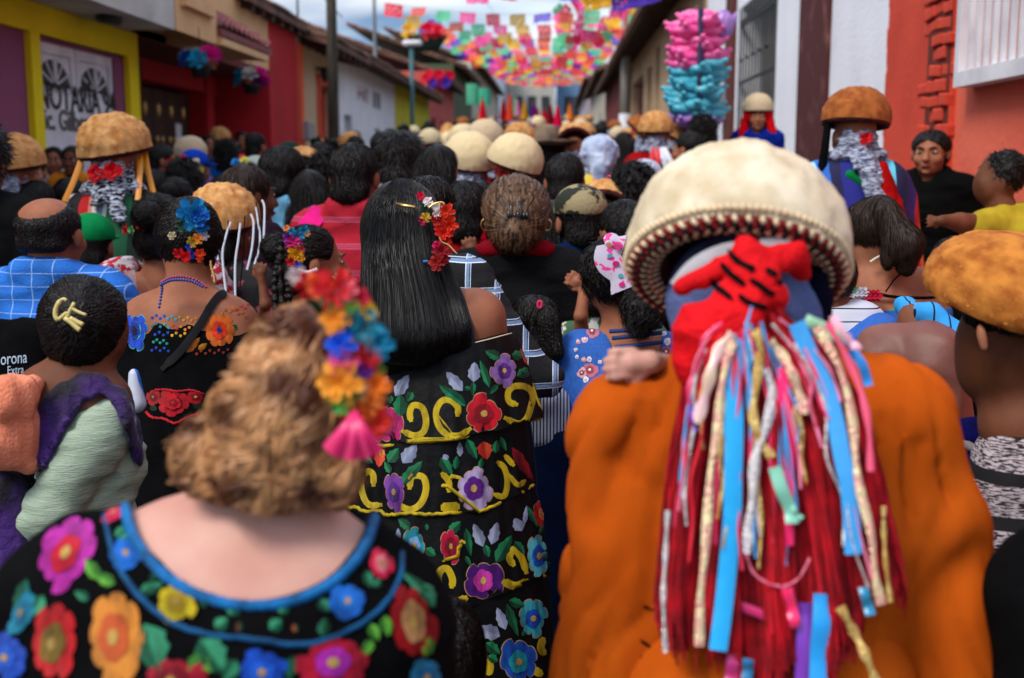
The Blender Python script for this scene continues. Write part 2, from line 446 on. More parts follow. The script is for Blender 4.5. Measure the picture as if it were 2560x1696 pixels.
SKIN = mat('skin', '#9a6248', .62, '#84503a', nscale=12, bump=.08, bscale=260, spec=.18, sss=.06)
SKIN_D = mat('skin_dark', '#6e412e', .62, '#59331f', nscale=12, bump=.08, bscale=260, spec=.18, sss=.06)
SKIN_L = mat('skin_light', '#c9998a', .6, '#b98272', nscale=9, bump=.08, bscale=200, spec=.35, sss=.1)
HAIR = mat('black_hair', (.004, .003, .003), .4, (.010, .007, .006), nscale=60, spec=.2, bump=.5, bscale=160)
HAIR_S = mat('sleek_black_hair', (.0022, .0018, .0018), .36, (.010, .007, .007), nscale=55, spec=.2, stretch=(2.2, 2.2, .25), contrast=(.5, .7))
HAIR_B = mat('brown_hair', (.012, .007, .005), .5, (.034, .018, .012), nscale=50, spec=.18)
HAIR_L = mat('light_brown_hair', (.035, .018, .010), .42, (.22, .12, .065), nscale=70, spec=.25, stretch=(1.6, 1.6, .35), contrast=(.42, .6))
BLONDE = mat('blonde_hair', (.12, .034, .012), .45, (.68, .34, .14), nscale=20, spec=.4, contrast=(.40, .62))
EYEW = mat('eye_white', (.6, .58, .55), .2); EYED = mat('eye_dark', (.01, .008, .006), .15); LIP = mat('lips', '#8a4038', .45)
BLACK = mat('black_cloth', (.0018, .0018, .0021), .95, (.0035, .0035, .004), nscale=20, bump=.4, bscale=400, spec=.05)
# ================================================================ setting
WTH = set()
def obj(name, me, parent=None, mat=None, label=None, kind=None, cat=None, group=None, smooth=True, mat2=None):
    if isinstance(me, tuple): me = mesh(name, me[0], me[1], smooth)
    o = bpy.data.objects.new(name, me); COL.objects.link(o)
    if mat is not None and len(me.materials) == 0: me.materials.append(mat)
    elif mat is not None:
        o.material_slots[0].link = 'OBJECT'; o.material_slots[0].material = mat
    if mat2 is not None:
        o.material_slots[1].link = 'OBJECT'; o.material_slots[1].material = mat2
    if parent:
        o.parent = parent
        if parent.name in WTH: o.matrix_parent_inverse = Matrix.Translation(parent.location).inverted()
    if label: o['label'] = label
    if kind: o['kind'] = kind
    if cat: o['category'] = cat
    if group: o['group'] = group
    return o
def thingw(name, label, cat, loc, group=None):
    """a thing whose parts are modelled in world coordinates"""
    o = thing(name, label, cat, loc, group=group); WTH.add(o.name); return o
def textvf(s, size, extr=.003, bold=0):
    c = bpy.data.curves.new('lettering', 'FONT'); c.body = s; c.size = size; c.extrude = extr; c.offset = bold; c.resolution_u = 3
    o = bpy.data.objects.new('lettering', c); COL.objects.link(o)
    dg = bpy.context.evaluated_depsgraph_get(); dg.update()
    me = o.evaluated_get(dg).to_mesh()
    V = np.array([tuple(v.co) for v in me.vertices]); Q = [list(p.vertices) for p in me.polygons]
    o.evaluated_get(dg).to_mesh_clear(); bpy.data.objects.remove(o); bpy.data.curves.remove(c)
    return V, Q
def put(vf, M): return np.array([tuple(M @ Vector(v)) for v in vf[0]]), vf[1]

asph = mat('asphalt', (.05, .05, .05), .9, (.075, .07, .065), nscale=5, bump=.6, bscale=90)
conc = mat('concrete', (.26, .255, .24), .9, (.16, .155, .15), nscale=3, bump=.5, bscale=50)
# ground: one sheet following the slope
xs = [-400, -60, -12, -4.0, -2.9, 1.45, 2.3, 12, 60, 400]; ys = [-200, -20, -4, 4] + [10 * i for i in range(1, 13)] + [200, 400, 900]
V = [(x, y, ground(min(y, 200))) for y in ys for x in xs]; n = len(xs)
Q = [[j * n + i, j * n + i + 1, (j + 1) * n + i + 1, (j + 1) * n + i] for j in range(len(ys) - 1) for i in range(n - 1)]
obj('ground', (V, Q), None, asph, kind='structure')
def strip_box(name, x0, x1, h, m):
    V = []; Q = []; Y = [-6, 4, 120]
    for y in Y:
        z = ground(y); V += [(x0, y, z - .05), (x0, y, z + h), (x1, y, z + h), (x1, y, z - .05)]
    for j in range(2):
        for k in range(3): Q.append([j * 4 + k, j * 4 + k + 1, j * 4 + k + 5, j * 4 + k + 4])
    Q += [[0, 1, 2, 3], [8, 11, 10, 9]]
    return obj(name, (V, Q), None, m, kind='structure', smooth=False)
strip_box('pavement', -3.99, -2.9, .16, conc); strip_box('pavement', 1.5, 2.29, .34, conc)

def wallpaint(name, c, c2=None, dirt=.8):
    c = srgb(c); c2 = srgb(c2) if c2 else tuple(x * dirt for x in c)
    return mat(name, c, .88, c2, nscale=1.6, bump=.5, bscale=26, detail=8, contrast=(.38, .75))
yellow = wallpaint('yellow_wall_paint', '#ecd410'); plum = wallpaint('plum_wall_paint', '#8a4a68')
whitew = wallpaint('white_wall_paint', '#e4e5ec', dirt=.86); offw = wallpaint('grey_white_concrete', '#c4bfb8', '#9c968e')
dred = wallpaint('deep_red_paint', '#b01c24'); maroon = mat('maroon_paint', '#4a1a18', .8, '#8a5a52', nscale=3.5, contrast=(.55, .8), bump=.4, bscale=30, detail=9)
peach = wallpaint('peach_wall_paint', '#c8a888'); orangep = wallpaint('orange_trim_paint', '#dc5a3a'); beige = wallpaint('beige_wall_paint', '#b99a78')
lemon = wallpaint('lemon_wall_paint', '#c4bc28'); pinkw = wallpaint('salmon_wall_paint', '#c05850'); coral = wallpaint('coral_wall_paint', '#e26a52', '#d05640'); brick_o = wallpaint('orange_red_plaster', '#cc4630', '#b03422')
cream = wallpaint('cream_wall_paint', '#b8b0a0'); tanw = wallpaint('tan_wall_paint', '#dcac7c')
wood = mat('dark_wood', (.03, .014, .009), .55, (.05, .022, .013), nscale=6, stretch=(6, 6, .6), bump=.4, bscale=30)
brass = mat('brass', (.5, .32, .12), .4, metal=.9)
glassd = mat('dark_glass', (.03, .033, .038), .4, spec=.15)
whitep = mat('white_enamel', '#e0dfe4', .5, '#c8c6cc', nscale=4)
tile = mat('terracotta_tile', (.16, .07, .045), .9, (.055, .032, .024), nscale=3.5, bump=.8, bscale=30, detail=8)
tileR = mat('painted_red_tile', (.25, .065, .06), .8, (.16, .045, .045), nscale=6, bump=.5)
timber = mat('eave_timber', (.05, .03, .02), .85, (.11, .065, .04), nscale=7, bump=.5)
iron = mat('black_iron', (.015, .015, .015), .5)

def wall(parent, s, X, Y0, Y1, z0, z1, m, op=(), depth=5.0, rev=.2, back=None, backmat=None, name='wall'):
    """facade at X facing the street with real openings (recessed), s=-1 left side, +1 right side"""
    ys = sorted({Y0, Y1, *[o[0] for o in op], *[o[1] for o in op]}); zs = sorted({z0, z1, *[o[2] for o in op], *[o[3] for o in op]})
    V = []; Q = []
    def quad(a, b, c, d): n = len(V); V.extend([a, b, c, d]); Q.append([n, n + 1, n + 2, n + 3])
    for i in range(len(ys) - 1):
        for j in range(len(zs) - 1):
            cy = (ys[i] + ys[i + 1]) / 2; cz = (zs[j] + zs[j + 1]) / 2
            if any(o[0] < cy < o[1] and o[2] < cz < o[3] for o in op): continue
            quad((X, ys[i], zs[j]), (X, ys[i + 1], zs[j]), (X, ys[i + 1], zs[j + 1]), (X, ys[i], zs[j + 1]))
    R = X + s * rev
    for a, b, c, d in op:
        quad((X, a, c), (R, a, c), (R, a, d), (X, a, d)); quad((X, b, c), (R, b, c), (R, b, d), (X, b, d))
        quad((X, a, d), (X, b, d), (R, b, d), (R, a, d)); quad((X, a, c), (X, b, c), (R, b, c), (R, a, c))
    D = X + s * depth
    quad((X, Y0, z0), (D, Y0, z0), (D, Y0, z1), (X, Y0, z1)); quad((X, Y1, z0), (D, Y1, z0), (D, Y1, z1), (X, Y1, z1))
    quad((D, Y0, z0), (D, Y1, z0), (D, Y1, z1), (D, Y0, z1)); quad((X, Y0, z1), (X, Y1, z1), (D, Y1, z1), (D, Y0, z1))
    o = obj(name, (V, Q), parent, m, smooth=False)
    for a, b, c, d in op:
        if back is None: break
    return o
def xbox(s, X, dx0, dx1, y0, y1, z0, z1):
    """box given by distances dx behind (+) or proud (-) of the facade plane"""
    a, b = X + s * dx0, X + s * dx1
    return box(min(a, b), max(a, b), y0, y1, z0, z1)
def roof(parent, s, X, Y0, Y1, z, over=.5, run=4.0, rise=1.3, m=None, name='roof', thick=.09, pitch=.2):
    ny = max(8, int((Y1 - Y0) / pitch * 5)); nr = max(4, int((run + over) / .4)); V = []; Q = []
    sl = rise / run
    for i in range(nr + 1):
        for st in (0, 1):
            t = i / nr; d = -over + t * (run + over)
            for j in range(ny + 1):
                y = Y0 + (Y1 - Y0) * j / ny
                zz = z + sl * d + .07 + .055 * abs(math.sin(PI * (y - Y0) / pitch)) + (0 if st == 0 else .03) + .012 * math.sin(y * 3.1 + i)
                V.append((X + s * d, y, zz))
    rows = 2 * (nr + 1)
    for i in range(rows - 1):
        for j in range(ny): a = i * (ny + 1) + j; Q.append([a, a + 1, a + ny + 2, a + ny + 1])
    # underside boards and end faces
    n = len(V); d0, d1 = -over, run
    for d in (d0, d1):
        for y in (Y0, Y1): V.append((X + s * d, y, z + sl * d - .02)); V.append((X + s * d, y, z + sl * d + .07))
    Q += [[n, n + 2, n + 6, n + 4], [n, n + 2, n + 3, n + 1], [n, n + 1, n + 5, n + 4], [n + 2, n + 3, n + 7, n + 6]]
    r = obj(name, (V, Q), parent, m or tile, smooth=False, kind='stuff')
    # rafters
    k = 0; y = Y0 + .3; P = []
    while y < Y1 - .1:
        P.append(([(X + s * dd, yy, z + sl * dd - zz) for dd in (-over + .03, .3) for yy in (y, y + .08) for zz in (.12, .022)], box(0, 1, 0, 1, 0, 1)[1])); y += .55
    if P: obj('rafter', joinvf(P), parent, timber, smooth=False, kind='stuff')
    return r
YL = lambda px, py=415, X=-4.0: WX(px, py, X).y
YR = lambda px, py=415, X=2.3: WX(px, py, X).y
def Z(px, py, X): return WX(px, py, X).z

# ---- left: notary building
b = thingw('building', 'yellow and plum building with white double door lettered in black under a concrete balcony', 'building', (-4, 7, 0))
yc0, yc1 = YL(79), YL(103); yd0, yd1 = yc1, WX(315, 280, -4).y; ye = WX(339, 280, -4).y; zdt = WX(85, 84, -4).z; zs = 2.86
wall(b, -1, -4.0, 2.0, ye, 0, zs, plum, op=[(yd0, yd1, .16, zdt), (7.15, 8.12, .9, 2.35)], rev=.25)
for n_, (a, c) in enumerate(((yc0, yc1), (yd1, ye))): obj('pilaster', xbox(-1, -4, -.05, 0, a, c, .1, zdt), b, yellow, smooth=False)
obj('lintel', xbox(-1, -4, -.052, 0, 2.0, ye, zdt, zs - .003), b, yellow, smooth=False)
obj('balcony_slab', xbox(-1, -4, -.52, 0, 2.0, 10.8, zs, zs + .34), b, offw, smooth=False)
wall(b, -1, -4.02, 2.0, 10.8, zs + .34, 6.2, offw, op=[(8.6, 10.2, 3.2, 5.2)], rev=.3, name='upper_wall')
obj('ceiling_lamp', lathe([(0, 0), (.1, -.0), (.12, -.02), (.1, -.05), (0, -.055)], 16), b, iron).location = (0, 0, 0)
lm = bpy.data.objects['ceiling_lamp']; p = WX(272, 45, -3.72); lm.data.transform(Matrix.Translation((-3.72, p.y, zs - .002)) @ Matrix.Diagonal((.8, 1.7, 1, 1)))
for i in range(7): obj('window_bar', xbox(-1, -4, .02, .04, 7.2 + i * .14, 7.225 + i * .14, .9, 2.35), b, whitep, smooth=False)
obj('window_frame', joinvf([xbox(-1, -4, .0, .05, 7.15, 8.12, z_, z_ + .05) for z_ in (.9, 1.6, 2.3)] + [xbox(-1, -4, .0, .05, 8.06, 8.118, .95, 2.3)]), b, whitep, smooth=False)
obj('window_pane', xbox(-1, -4, .14, .16, 7.15, 8.12, .9, 2.35), b, glassd, smooth=False)
dl = (yd1 - yd0 - .25) / 2
for k in (0, 1):
    y0 = yd0 + .02 + k * (dl + .02); y1 = y0 + dl
    lf = obj('door', xbox(-1, -4, .05, .1, y0, y1, .17, zdt - .04), b, whitep, smooth=False)
    fr = joinvf([xbox(-1, -4, .03, .049, y0, y1, zdt - .12, zdt - .04), xbox(-1, -4, .03, .049, y0, y0 + .08, .17, zdt - .12), xbox(-1, -4, .03, .049, y1 - .08, y1, .17, zdt - .12), xbox(-1, -4, .03, .049, y0 + .08, y1 - .08, zdt - .42, zdt - .38)])
    obj('door_frame', fr, lf, whitep, smooth=False)
    cy = (y0 + y1) / 2; rr = dl / 2 - .1; V = [(-4.043, cy, zdt - .37)]
    for i in range(17): a = PI * i / 16; V.append((-4.043, cy - rr * math.cos(a), zdt - .37 + .21 * math.sin(a)))
    obj('fan_light', (V, [[0, i + 1, i + 2] for i in range(16)]), lf, glassd, smooth=False)
    mu = []
    for i in range(1, 6):
        a = PI * i / 6
        e = (-4.036, cy - rr * math.cos(a), zdt - .37 + .21 * math.sin(a)); mu.append(tube([(-4.036, cy, zdt - .37), e], .011 if i != 3 else .025, 4))
    obj('muntin', joinvf(mu), lf, whitep)
obj('door_head', xbox(-1, -4, .02, .24, yd0 + .01, yd1 - .01, zdt - .04, zdt - .002), b, plum, smooth=False)
def wall_text(s, size, y, z, X, m, parent, ex=.004, bold=0, sy=1, name='lettering', width=None):
    vf = textvf(s, size, ex, bold)
    if width: sy = sy * width / vf[0][:, 0].max()
    M = Matrix(((0, 0, -1 if False else 1, X), (sy, 0, 0, y), (0, 1, 0, z), (0, 0, 0, 1)))
    o = obj(name, put(vf, M), parent, m, smooth=False); return o
inkb = mat('black_sign_paint', (.012, .012, .012), .6); inkg = mat('grey_sign_paint', (.1, .1, .09), .7)
obj('door_jamb', xbox(-1, -4, .01, .24, yd1 - .22, yd1 - .002, .16, zdt - .041), b, plum, smooth=False)
obj('sign_board', xbox(-1, -4, .012, .029, yd0 + .02, yd1 - .24, .6, zdt - .425), b, whitep, smooth=False)
zt = WX(150, 274, -4.0).z
wall_text('NOTARÍA 94', .30, yd0 + .02, zt, -4.008, inkb, b, bold=.003, width=yd1 - yd0 - .26)
zt2 = WX(150, 325, -4.0).z
wall_text('Lic. Gilberto Or', .235, yd0 + .0, zt2, -4.008, inkg, b, bold=.004, width=yd1 - yd0 - .3)

# ---- left: red shop with dark wooden doors, beige bay and tiled awning
b = thingw('building', 'dark red shop with studded wooden doors under a beige bay and a red tiled awning', 'building', (-4, 14, .3))
Yb0 = ye; Yb1 = YL(748); zt = 3.72
XD = -4.75; ypor = YL(680)
yw0, yw1 = WX(354, 300, XD).y, WX(512, 300, XD).y; yk0, yk1 = WX(530, 290, XD).y, WX(562, 290, XD).y
wall(b, -1, -4.0, ypor, Yb1, .2, zt, dred)
wall(b, -1, XD, Yb0 + .01, ypor - .002, .2, 2.86, dred, op=[(yw0, yw1, .4, 2.62), (yk0, yk1, .45, 2.6)], rev=.3, depth=3)
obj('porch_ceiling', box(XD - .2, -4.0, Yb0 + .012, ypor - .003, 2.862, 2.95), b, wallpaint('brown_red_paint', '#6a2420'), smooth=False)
nl = 5; lw = (yw1 - yw0) / nl
for k in range(nl):
    y0 = yw0 + k * lw; d = obj('door_leaf', bevbox(XD - .27, XD - .21, y0 + .01, y0 + lw - .01, .42, 2.58, .01), b, wood, smooth=False)
    for zz, rr in ((1.95, .035), (2.32, .06)):
        for yy in ((y0 + .3 * lw, y0 + .7 * lw) if rr < .05 else (y0 + .5 * lw,)):
            obj('stud', put(lathe([(0, .02), (rr * .7, .015), (rr, 0)], 10), Matrix.Translation((XD - .21, yy, zz)) @ Matrix.Rotation(PI / 2, 4, 'Y') @ Matrix.Diagonal((1.6, .8, 1, 1))), d, brass)
pz = WX(448, 335, XD - .2); obj('notice', box(XD - .207, XD - .203, pz.y - .12, pz.y + .12, pz.z - .13, pz.z + .13), b, whitep, smooth=False)
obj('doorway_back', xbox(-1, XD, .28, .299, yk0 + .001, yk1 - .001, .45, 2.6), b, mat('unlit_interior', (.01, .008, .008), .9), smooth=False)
obj('pilaster', xbox(-1, XD, -.04, 0, yw1 + .02, yk0 - .02, .3, 2.84), b, dred, smooth=False)
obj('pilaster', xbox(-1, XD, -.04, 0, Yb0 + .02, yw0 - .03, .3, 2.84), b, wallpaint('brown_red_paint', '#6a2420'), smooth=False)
# bay
yb0, yb1 = 10.82, WX(543, 111, -3.47).y
wall(b, 1 if False else -1, -3.47, yb0, yb1, zs, 5.0, tanw, op=[(yb0 + .25, yb1 - .35, 3.25, 4.6)], depth=.53, rev=.25, name='bay')
obj('bay_sill', xbox(-1, -3.47, -.06, 0, yb0 + .15, yb1 - .2, 3.1, 3.2), b, tanw, smooth=False)
obj('bay_shutter', xbox(-1, -3.47, .2, .24, yb0 + .25, yb1 - .35, 3.25, 4.6), b, wood, smooth=False)
obj('curtain', xbox(-1, -3.47, .17, .19, yb0 + .5, yb0 + .65, 3.6, 4.6), b, cloth('#106a50'), smooth=False)
ya1 = WX(672, 158, -3.42).y
roof(b, -1, -4.0, yb1, 14.3, 3.30, over=.58, run=.02, rise=.012, m=tileR, name='awning')
obj('awning_beam', xbox(-1, -4, -.58, -.48, yb1 + .01, ya1, 2.86, 2.95), b, tanw, smooth=False)
obj('awning_soffit', xbox(-1, -4, -.47, -.001, yb1 + .01, ya1, 2.87, 2.9), b, tanw, smooth=False)
wall(b, -1, -4.003, yb1, ypor - .004, 2.952, 3.7, tanw, depth=3, name='upper_wall')
roof(b, -1, -4.0, 14.8, Yb1 - .02, zt + .02, over=.18, run=3.2, rise=1.0)
# ---- hanging paper flower bunches under the awning
pinkf, bluef, whitef, purf, orf = [cloth(h, trans=.2) for h in ('#e0218a', '#1c62c8', '#d8cfc4', '#7a2f9a', '#e8946a')]
cyanf = cloth('#2aa6d0', trans=.2)
def rosette(r, nn=7, seed=0, lay=3):
    rs = random.Random(seed); V = []; Q = []
    for l in range(lay):
        rad = r * (1 - l * .27)
        for k in range(nn):
            a = 2 * PI * (k + l * .5) / nn + rs.uniform(-.15, .15); n0 = len(V); lift = .12 + .35 * l
            for i, (u, wv) in enumerate(((0, .12), (.35, .5), (.75, .62), (1, .35))):
                for sgn in (-1, 0, 1):
                    th = a + sgn * wv * PI / nn * 1.25
                    h = rad * (lift * u * 1.6 + .1 * (abs(sgn)) * u + rs.uniform(-.05, .05))
                    V.append((rad * u * math.cos(th), rad * u * math.sin(th), h + l * r * .1))
            for i in range(3):
                for j in range(2): q = n0 + i * 3 + j; Q.append([q, q + 1, q + 4, q + 3])
    return V, Q
for ci, (px, py, cols, lab) in enumerate(((500, 152, (pinkf, orf, whitef, whitef, bluef, cyanf, pinkf), 'hanging pot of pink white and blue paper flowers under the beige bay'),
                                     (628, 200, (pinkf, purf, orf, cyanf, cyanf, whitef, pinkf), 'hanging pot of magenta orange and light blue paper flowers under the awning end'))):
    c = WX(px, py, -3.45)
    t = thing('hanging_basket', lab, 'hanging flowers', tuple(c), group=None)
    obj('pot', lathe([(0, -.16), (.07, -.16), (.1, -.08), (.12, -.05), (.1, -.05), (0, -.06)], 14), t, iron)
    obj('cord', tube([(0, 0, .05), (0, 0, .32)], .004, 4), t, iron)
    rs = random.Random(ci)
    for k, m_ in enumerate(cols):
        a = 2 * PI * k / len(cols) + .4; f = obj('paper_flower', rosette(.105, 6, k + ci * 9), t, m_)
        f.location = (.12 * math.cos(a), .14 * math.sin(a), rs.uniform(-.03, .06)); f.rotation_euler = (rs.uniform(.5, 1.2) * math.sin(-a), rs.uniform(.5, 1.2) * math.cos(a), 0)

# ---- left row further up
def house(s, X, Y0, Y1, zt, m, label, ops=(), over=.5, run=4.2, rise=1.5, trim=None, frames=None, tm=None, rf=True, doorm=None):
    b = thingw('building', label, 'building', (X, (Y0 + Y1) / 2, ground(Y0)))
    g = ground(Y0); O = [(a, c, g + z0, z1) for a, c, z0, z1 in ops]
    wall(b, s, X, Y0 + .01, Y1 - .01, g - .4, zt, m, op=O, rev=.25)
    for a, c, z0, z1 in O:
        dn = obj('door' if z0 < g + .5 else 'window', xbox(s, X, .2, .24, a, c, z0, z1), b, doorm or wood, smooth=False)
        if frames:
            w_ = .16
            obj('door_frame' if z0 < g + .5 else 'window_frame', joinvf([xbox(s, X, -.04, 0, a - w_, a, z0, z1 + w_), xbox(s, X, -.04, 0, c, c + w_, z0, z1 + w_), xbox(s, X, -.04, 0, a, c, z1, z1 + w_)]), b, frames, smooth=False)
    if trim: obj('plinth', xbox(s, X, -.03, 0, Y0 + .02, Y1 - .02, g - .3, g + trim[0]), b, trim[1], smooth=False)
    if rf: roof(b, s, X, Y0 + .005, Y1 - .005, zt + .01, over=over, run=run, rise=rise, m=tm)
    return b
y1, y2, y3, y4 = YL(748), YL(848, 300), YL(986, 230), YL(1072, 260)
a0, a1 = WX(798, 300, -4).y, WX(838, 300, -4).y
hb = house(-1, -4.0, y1, y2, 3.62, peach, 'peach house with an orange door surround behind the wooden pole', [(a0, a1, .1, 3.0)], over=.62, frames=orangep, rise=1.1, doorm=wallpaint('bright_red_door', '#c01c1c'))
obj('corner_strip', xbox(-1, -4, -.05, 0, y1 + .02, y1 + .28, .5, 3.5), hb, orangep, smooth=False)
pm = WX(772, 330, -3.9); obj('meter_box', bevbox(-4.0, -3.84, pm.y - .2, pm.y + .2, pm.z - .14, pm.z + .16, .02), hb, mat('grey_metal', (.3, .3, .31), .5, metal=.4), smooth=False)
pm = WX(806, 190, -3.9); obj('wall_lamp', joinvf([xf(lathe([(.02, -.12), (.07, .0), (.08, .1), (.0, .16)], 8), (-3.86, pm.y, pm.z)), box(-4, -3.84, pm.y - .02, pm.y + .02, pm.z + .1, pm.z + .14)]), hb, iron)
hb = house(-1, -4.0, y2, y3, 3.75, whitew, 'long white house with painted sign lettering and a moss streaked tiled roof', [(y2 + .55, y2 + 1.35, .1, 2.6), (y2 + 4.3, y2 + 5.1, .9, 2.45), (y2 + 5.9, y2 + 6.8, .1, 2.5)], over=.5, rise=1.5)
obj('roof_sheet', [( -3.9, y2 + 1.2, 4.02), (-4.5, y2 + 1.2, 4.28), (-4.5, y3 - .4, 4.28), (-3.9, y3 - .4, 4.02)] and ([(-3.95, y2 + 1.2, 4.0), (-4.5, y2 + 1.2, 4.26), (-4.5, y3 - .4, 4.26), (-3.95, y3 - .4, 4.0)], [[0, 1, 2, 3]]), hb, whitep, smooth=False)
redink = mat('faded_red_sign_paint', '#a06a72', .8)
rs = random.Random(4)
pz = y2 + 2.1
for k in range(5):   # faded painted sign characters, no longer readable
    obj('painted_mark', joinvf([box(-3.996, -3.99, pz + k * .34, pz + k * .34 + .05, 2.95, 3.25), box(-3.996, -3.99, pz + k * .34 + .06, pz + k * .34 + .22, 3.1 + rs.uniform(-.12, .1), 3.16 + rs.uniform(-.05, .1))]), hb, redink, smooth=False)
for k in range(3): obj('painted_mark', box(-3.996, -3.99, pz + 2.0 + k * .42, pz + 2.2 + k * .42, 2.9, 3.25), hb, inkb if k else inkg, smooth=False)
house(-1, -4.0, y3, y4, 3.8, lemon, 'lemon yellow house with dark windows up the left side of the street', [(y3 + 2, y3 + 3.2, .2, 2.35), (y3 + 5.6, y3 + 6.6, .2, 2.2)], doorm=mat('dark_green_paint', (.03, .05, .02), .6))
y5, y6 = YL(1135), YL(1180)
house(-1, -4.0, y4, y5, 4.6, pinkw, 'salmon house beyond the lemon yellow one', [(y4 + 1 + 3 * k, y4 + 2.1 + 3 * k, .3, 3.2) for k in range(3)])
house(-1, -4.0, y5, y6, 5.6, wallpaint('moss_wall', '#4c5a40'), 'narrow green house beyond the salmon one', [(y5 + 3, y5 + 5, .3, 3.2)])
house(-1, -4.0, y6, y6 + 25, 6.6, cream, 'pale house furthest up the left side of the street', [(y6 + 3 + 5 * k, y6 + 5 + 5 * k, .3, 4.2) for k in range(4)])

# ---- right side
b = thingw('building', 'coral building with white window grille and ragged orange red brick corner', 'building', (2.3, 6, 0))
yq = YR(2222, 350); yp = YR(2384, 350)
wz0 = Z(2384, 216, 2.3)
wy1 = WX(2384, 216, 2.2).y - .02
wall(b, 1, 2.3, 1.0, yp, 0, 5.2, coral, op=[(wy1 - 2.6, wy1 - .05, wz0 + .05, 4.2)], rev=.16)
wall(b, 1, 2.262, yp, yq, 0, 5.2, brick_o, depth=.4, name='corner_pier')
wf = joinvf([box(2.19, 2.299, wy1 - 2.65, wy1, wz0 - .03, wz0 + .05), box(2.19, 2.299, wy1 - .06, wy1, wz0 + .05, 4.3), box(2.19, 2.299, wy1 - 2.65, wy1 - 2.58, wz0 + .05, 4.3)])
wn = obj('window_frame', wf, b, whitep, smooth=False)
for k in range(22): obj('window_bar', box(2.2, 2.225, wy1 - .2 - k * .115, wy1 - .165 - k * .115, wz0 + .05, 4.25), wn, whitep, smooth=False)
for k in range(9):
    yy = wy1 - .1 - k * .28; obj('curtain', box(2.42 + .01 * (k % 2), 2.44 + .01 * (k % 2), yy - .27, yy, wz0 + .06, 4.18), b, [coral, coral, whitep, mat('dark_gap', (.02, .02, .015), .6), whitep, mat('green_grey_pane', (.04, .07, .06), .3), whitep][k % 7], smooth=False)
# exposed bricks standing out of / missing from the plaster
rs = random.Random(11); bm_ = bevbox(-.04, .04, -.12, .12, -.035, .035, .008); brk = mesh('brick', bm_[0], bm_[1], False, [brick_o])
hole = mat('deep_mortar', (.12, .02, .012), .95)
z = .6; row = 0
while z < 4.9:
    for k in range(3):
        y = yp + .06 + k * .17 + (row % 2) * .08
        if k == 2 and rs.random() < .4: continue
        o = obj('brick', brk, b); o.location = (2.275 + rs.uniform(-.012, .012), y + rs.uniform(-.02, .02), z + rs.uniform(-.008, .008)); o.rotation_euler = (rs.uniform(-.09, .09), 0, rs.uniform(-.12, .12)); o.scale = (.7, rs.uniform(.5, .95), rs.uniform(.85, 1.1))
        o.matrix_parent_inverse = Matrix.Translation(b.location).inverted()
    z += .088; row += 1
obj('plaster_break', box(2.2585, 2.2605, yp + .005, yp + .42, .3, 4.95), b, hole, smooth=False)
for k in range(26):
    o = obj('brick', brk, b); o.location = (2.285, yq - rs.uniform(.0, .03), .5 + k * .17 + rs.uniform(-.06, .06)); o.scale = (.6, rs.uniform(.15, .35), rs.uniform(.6, 2.2)); o.matrix_parent_inverse = Matrix.Translation(b.location).inverted()
# white house with maroon pilaster and iron grille
b = thingw('building', 'white house with a worn maroon pilaster and a tall iron grille window', 'building', (2.3, 13, .3))
yA, yB = WX(2076, 150, 2.3).y, WX(2003, 150, 2.3).y; yg0, yg1 = WX(1938, 200, 2.3).y, WX(1851, 200, 2.3).y; yC = WX(1762, 300, 2.3).y
zg1 = WX(1938, 0, 2.3).z + .2
wall(b, 1, 2.3, yq + .004, yC, 0, 5.4, whitew, op=[(yg0, yg1, 1.15, zg1)], rev=.3)
obj('pilaster', box(2.27, 2.299, yA, yB, .1, 5.3), b, maroon, smooth=False)
obj('pilaster', box(2.25, 2.299, WX(1837, 250, 2.3).y, WX(1818, 250, 2.3).y, .1, 5.3), b, wallpaint('brown_paint', '#5a2a22'), smooth=False)
obj('window_shutter', box(2.55, 2.58, yg0, yg1, 1.15, zg1), b, mat('grey_shutter_wood', (.11, .1, .09), .7, (.2, .19, .17), nscale=3, stretch=(1, 6, .3)), smooth=False)
g = obj('window_frame', joinvf([box(2.27, 2.3, yg0, yg1, zz, zz + .03) for zz in (1.2, 1.9, 2.62, 3.3, zg1 - .2)]), b, iron, smooth=False)
nb = 11
for k in range(nb + 1):
    yy = yg0 + (yg1 - yg0) * k / nb; obj('window_bar', tube([(2.28, yy, 1.15), (2.28, yy, zg1)], .011, 6), g, iron)
    if 0 < k < nb and k % 2 == 0: obj('bar_knot', xf(lathe([(0, -.03), (.03, 0), (0, .03)], 8), (2.275, yy, 2.9)), g, iron)
ph = WX(1832, 250, 2.2); obj('meter_box', bevbox(2.16, 2.299, WX(1800, 250, 2.2).y - .15, WX(1800, 250, 2.2).y + .35, ph.z - .22, ph.z + .2, .02), b, mat('grey_metal', (.3, .3, .31), .5, metal=.4), smooth=False)
roof(b, 1, 2.3, yq + .05, yC, 5.42, over=.3)
YC = yC
b = house(1, 2.3, YC, YR(1568), 4.75, beige, 'beige house with tall brown doors under a dark timber eave', [(WX(a, 250, 2.3).y, WX(c, 250, 2.3).y, .2, zz) for a, c, zz in ((1648, 1638, 4.25), (1628, 1617, 4.0), (1608, 1580, 4.0))], over=.7, rise=1.2, doorm=wallpaint('brown_door', '#5e2a26'))
yd = YR(1568); ye2 = YR(1512); yf = YR(1475)
house(1, 2.3, yd, ye2, 5.0, wallpaint('brick_red_wall', '#6e2a28'), 'brick red house front beyond the concrete pole', [(yd + 4, yd + 5.5, .3, 3.6)], run=4, rise=1.4)
house(1, 2.3, ye2, yf, 6.0, cream, 'cream house with a dark doorway beyond the brick red one', [(ye2 + 5, ye2 + 7, .3, 4.2)])
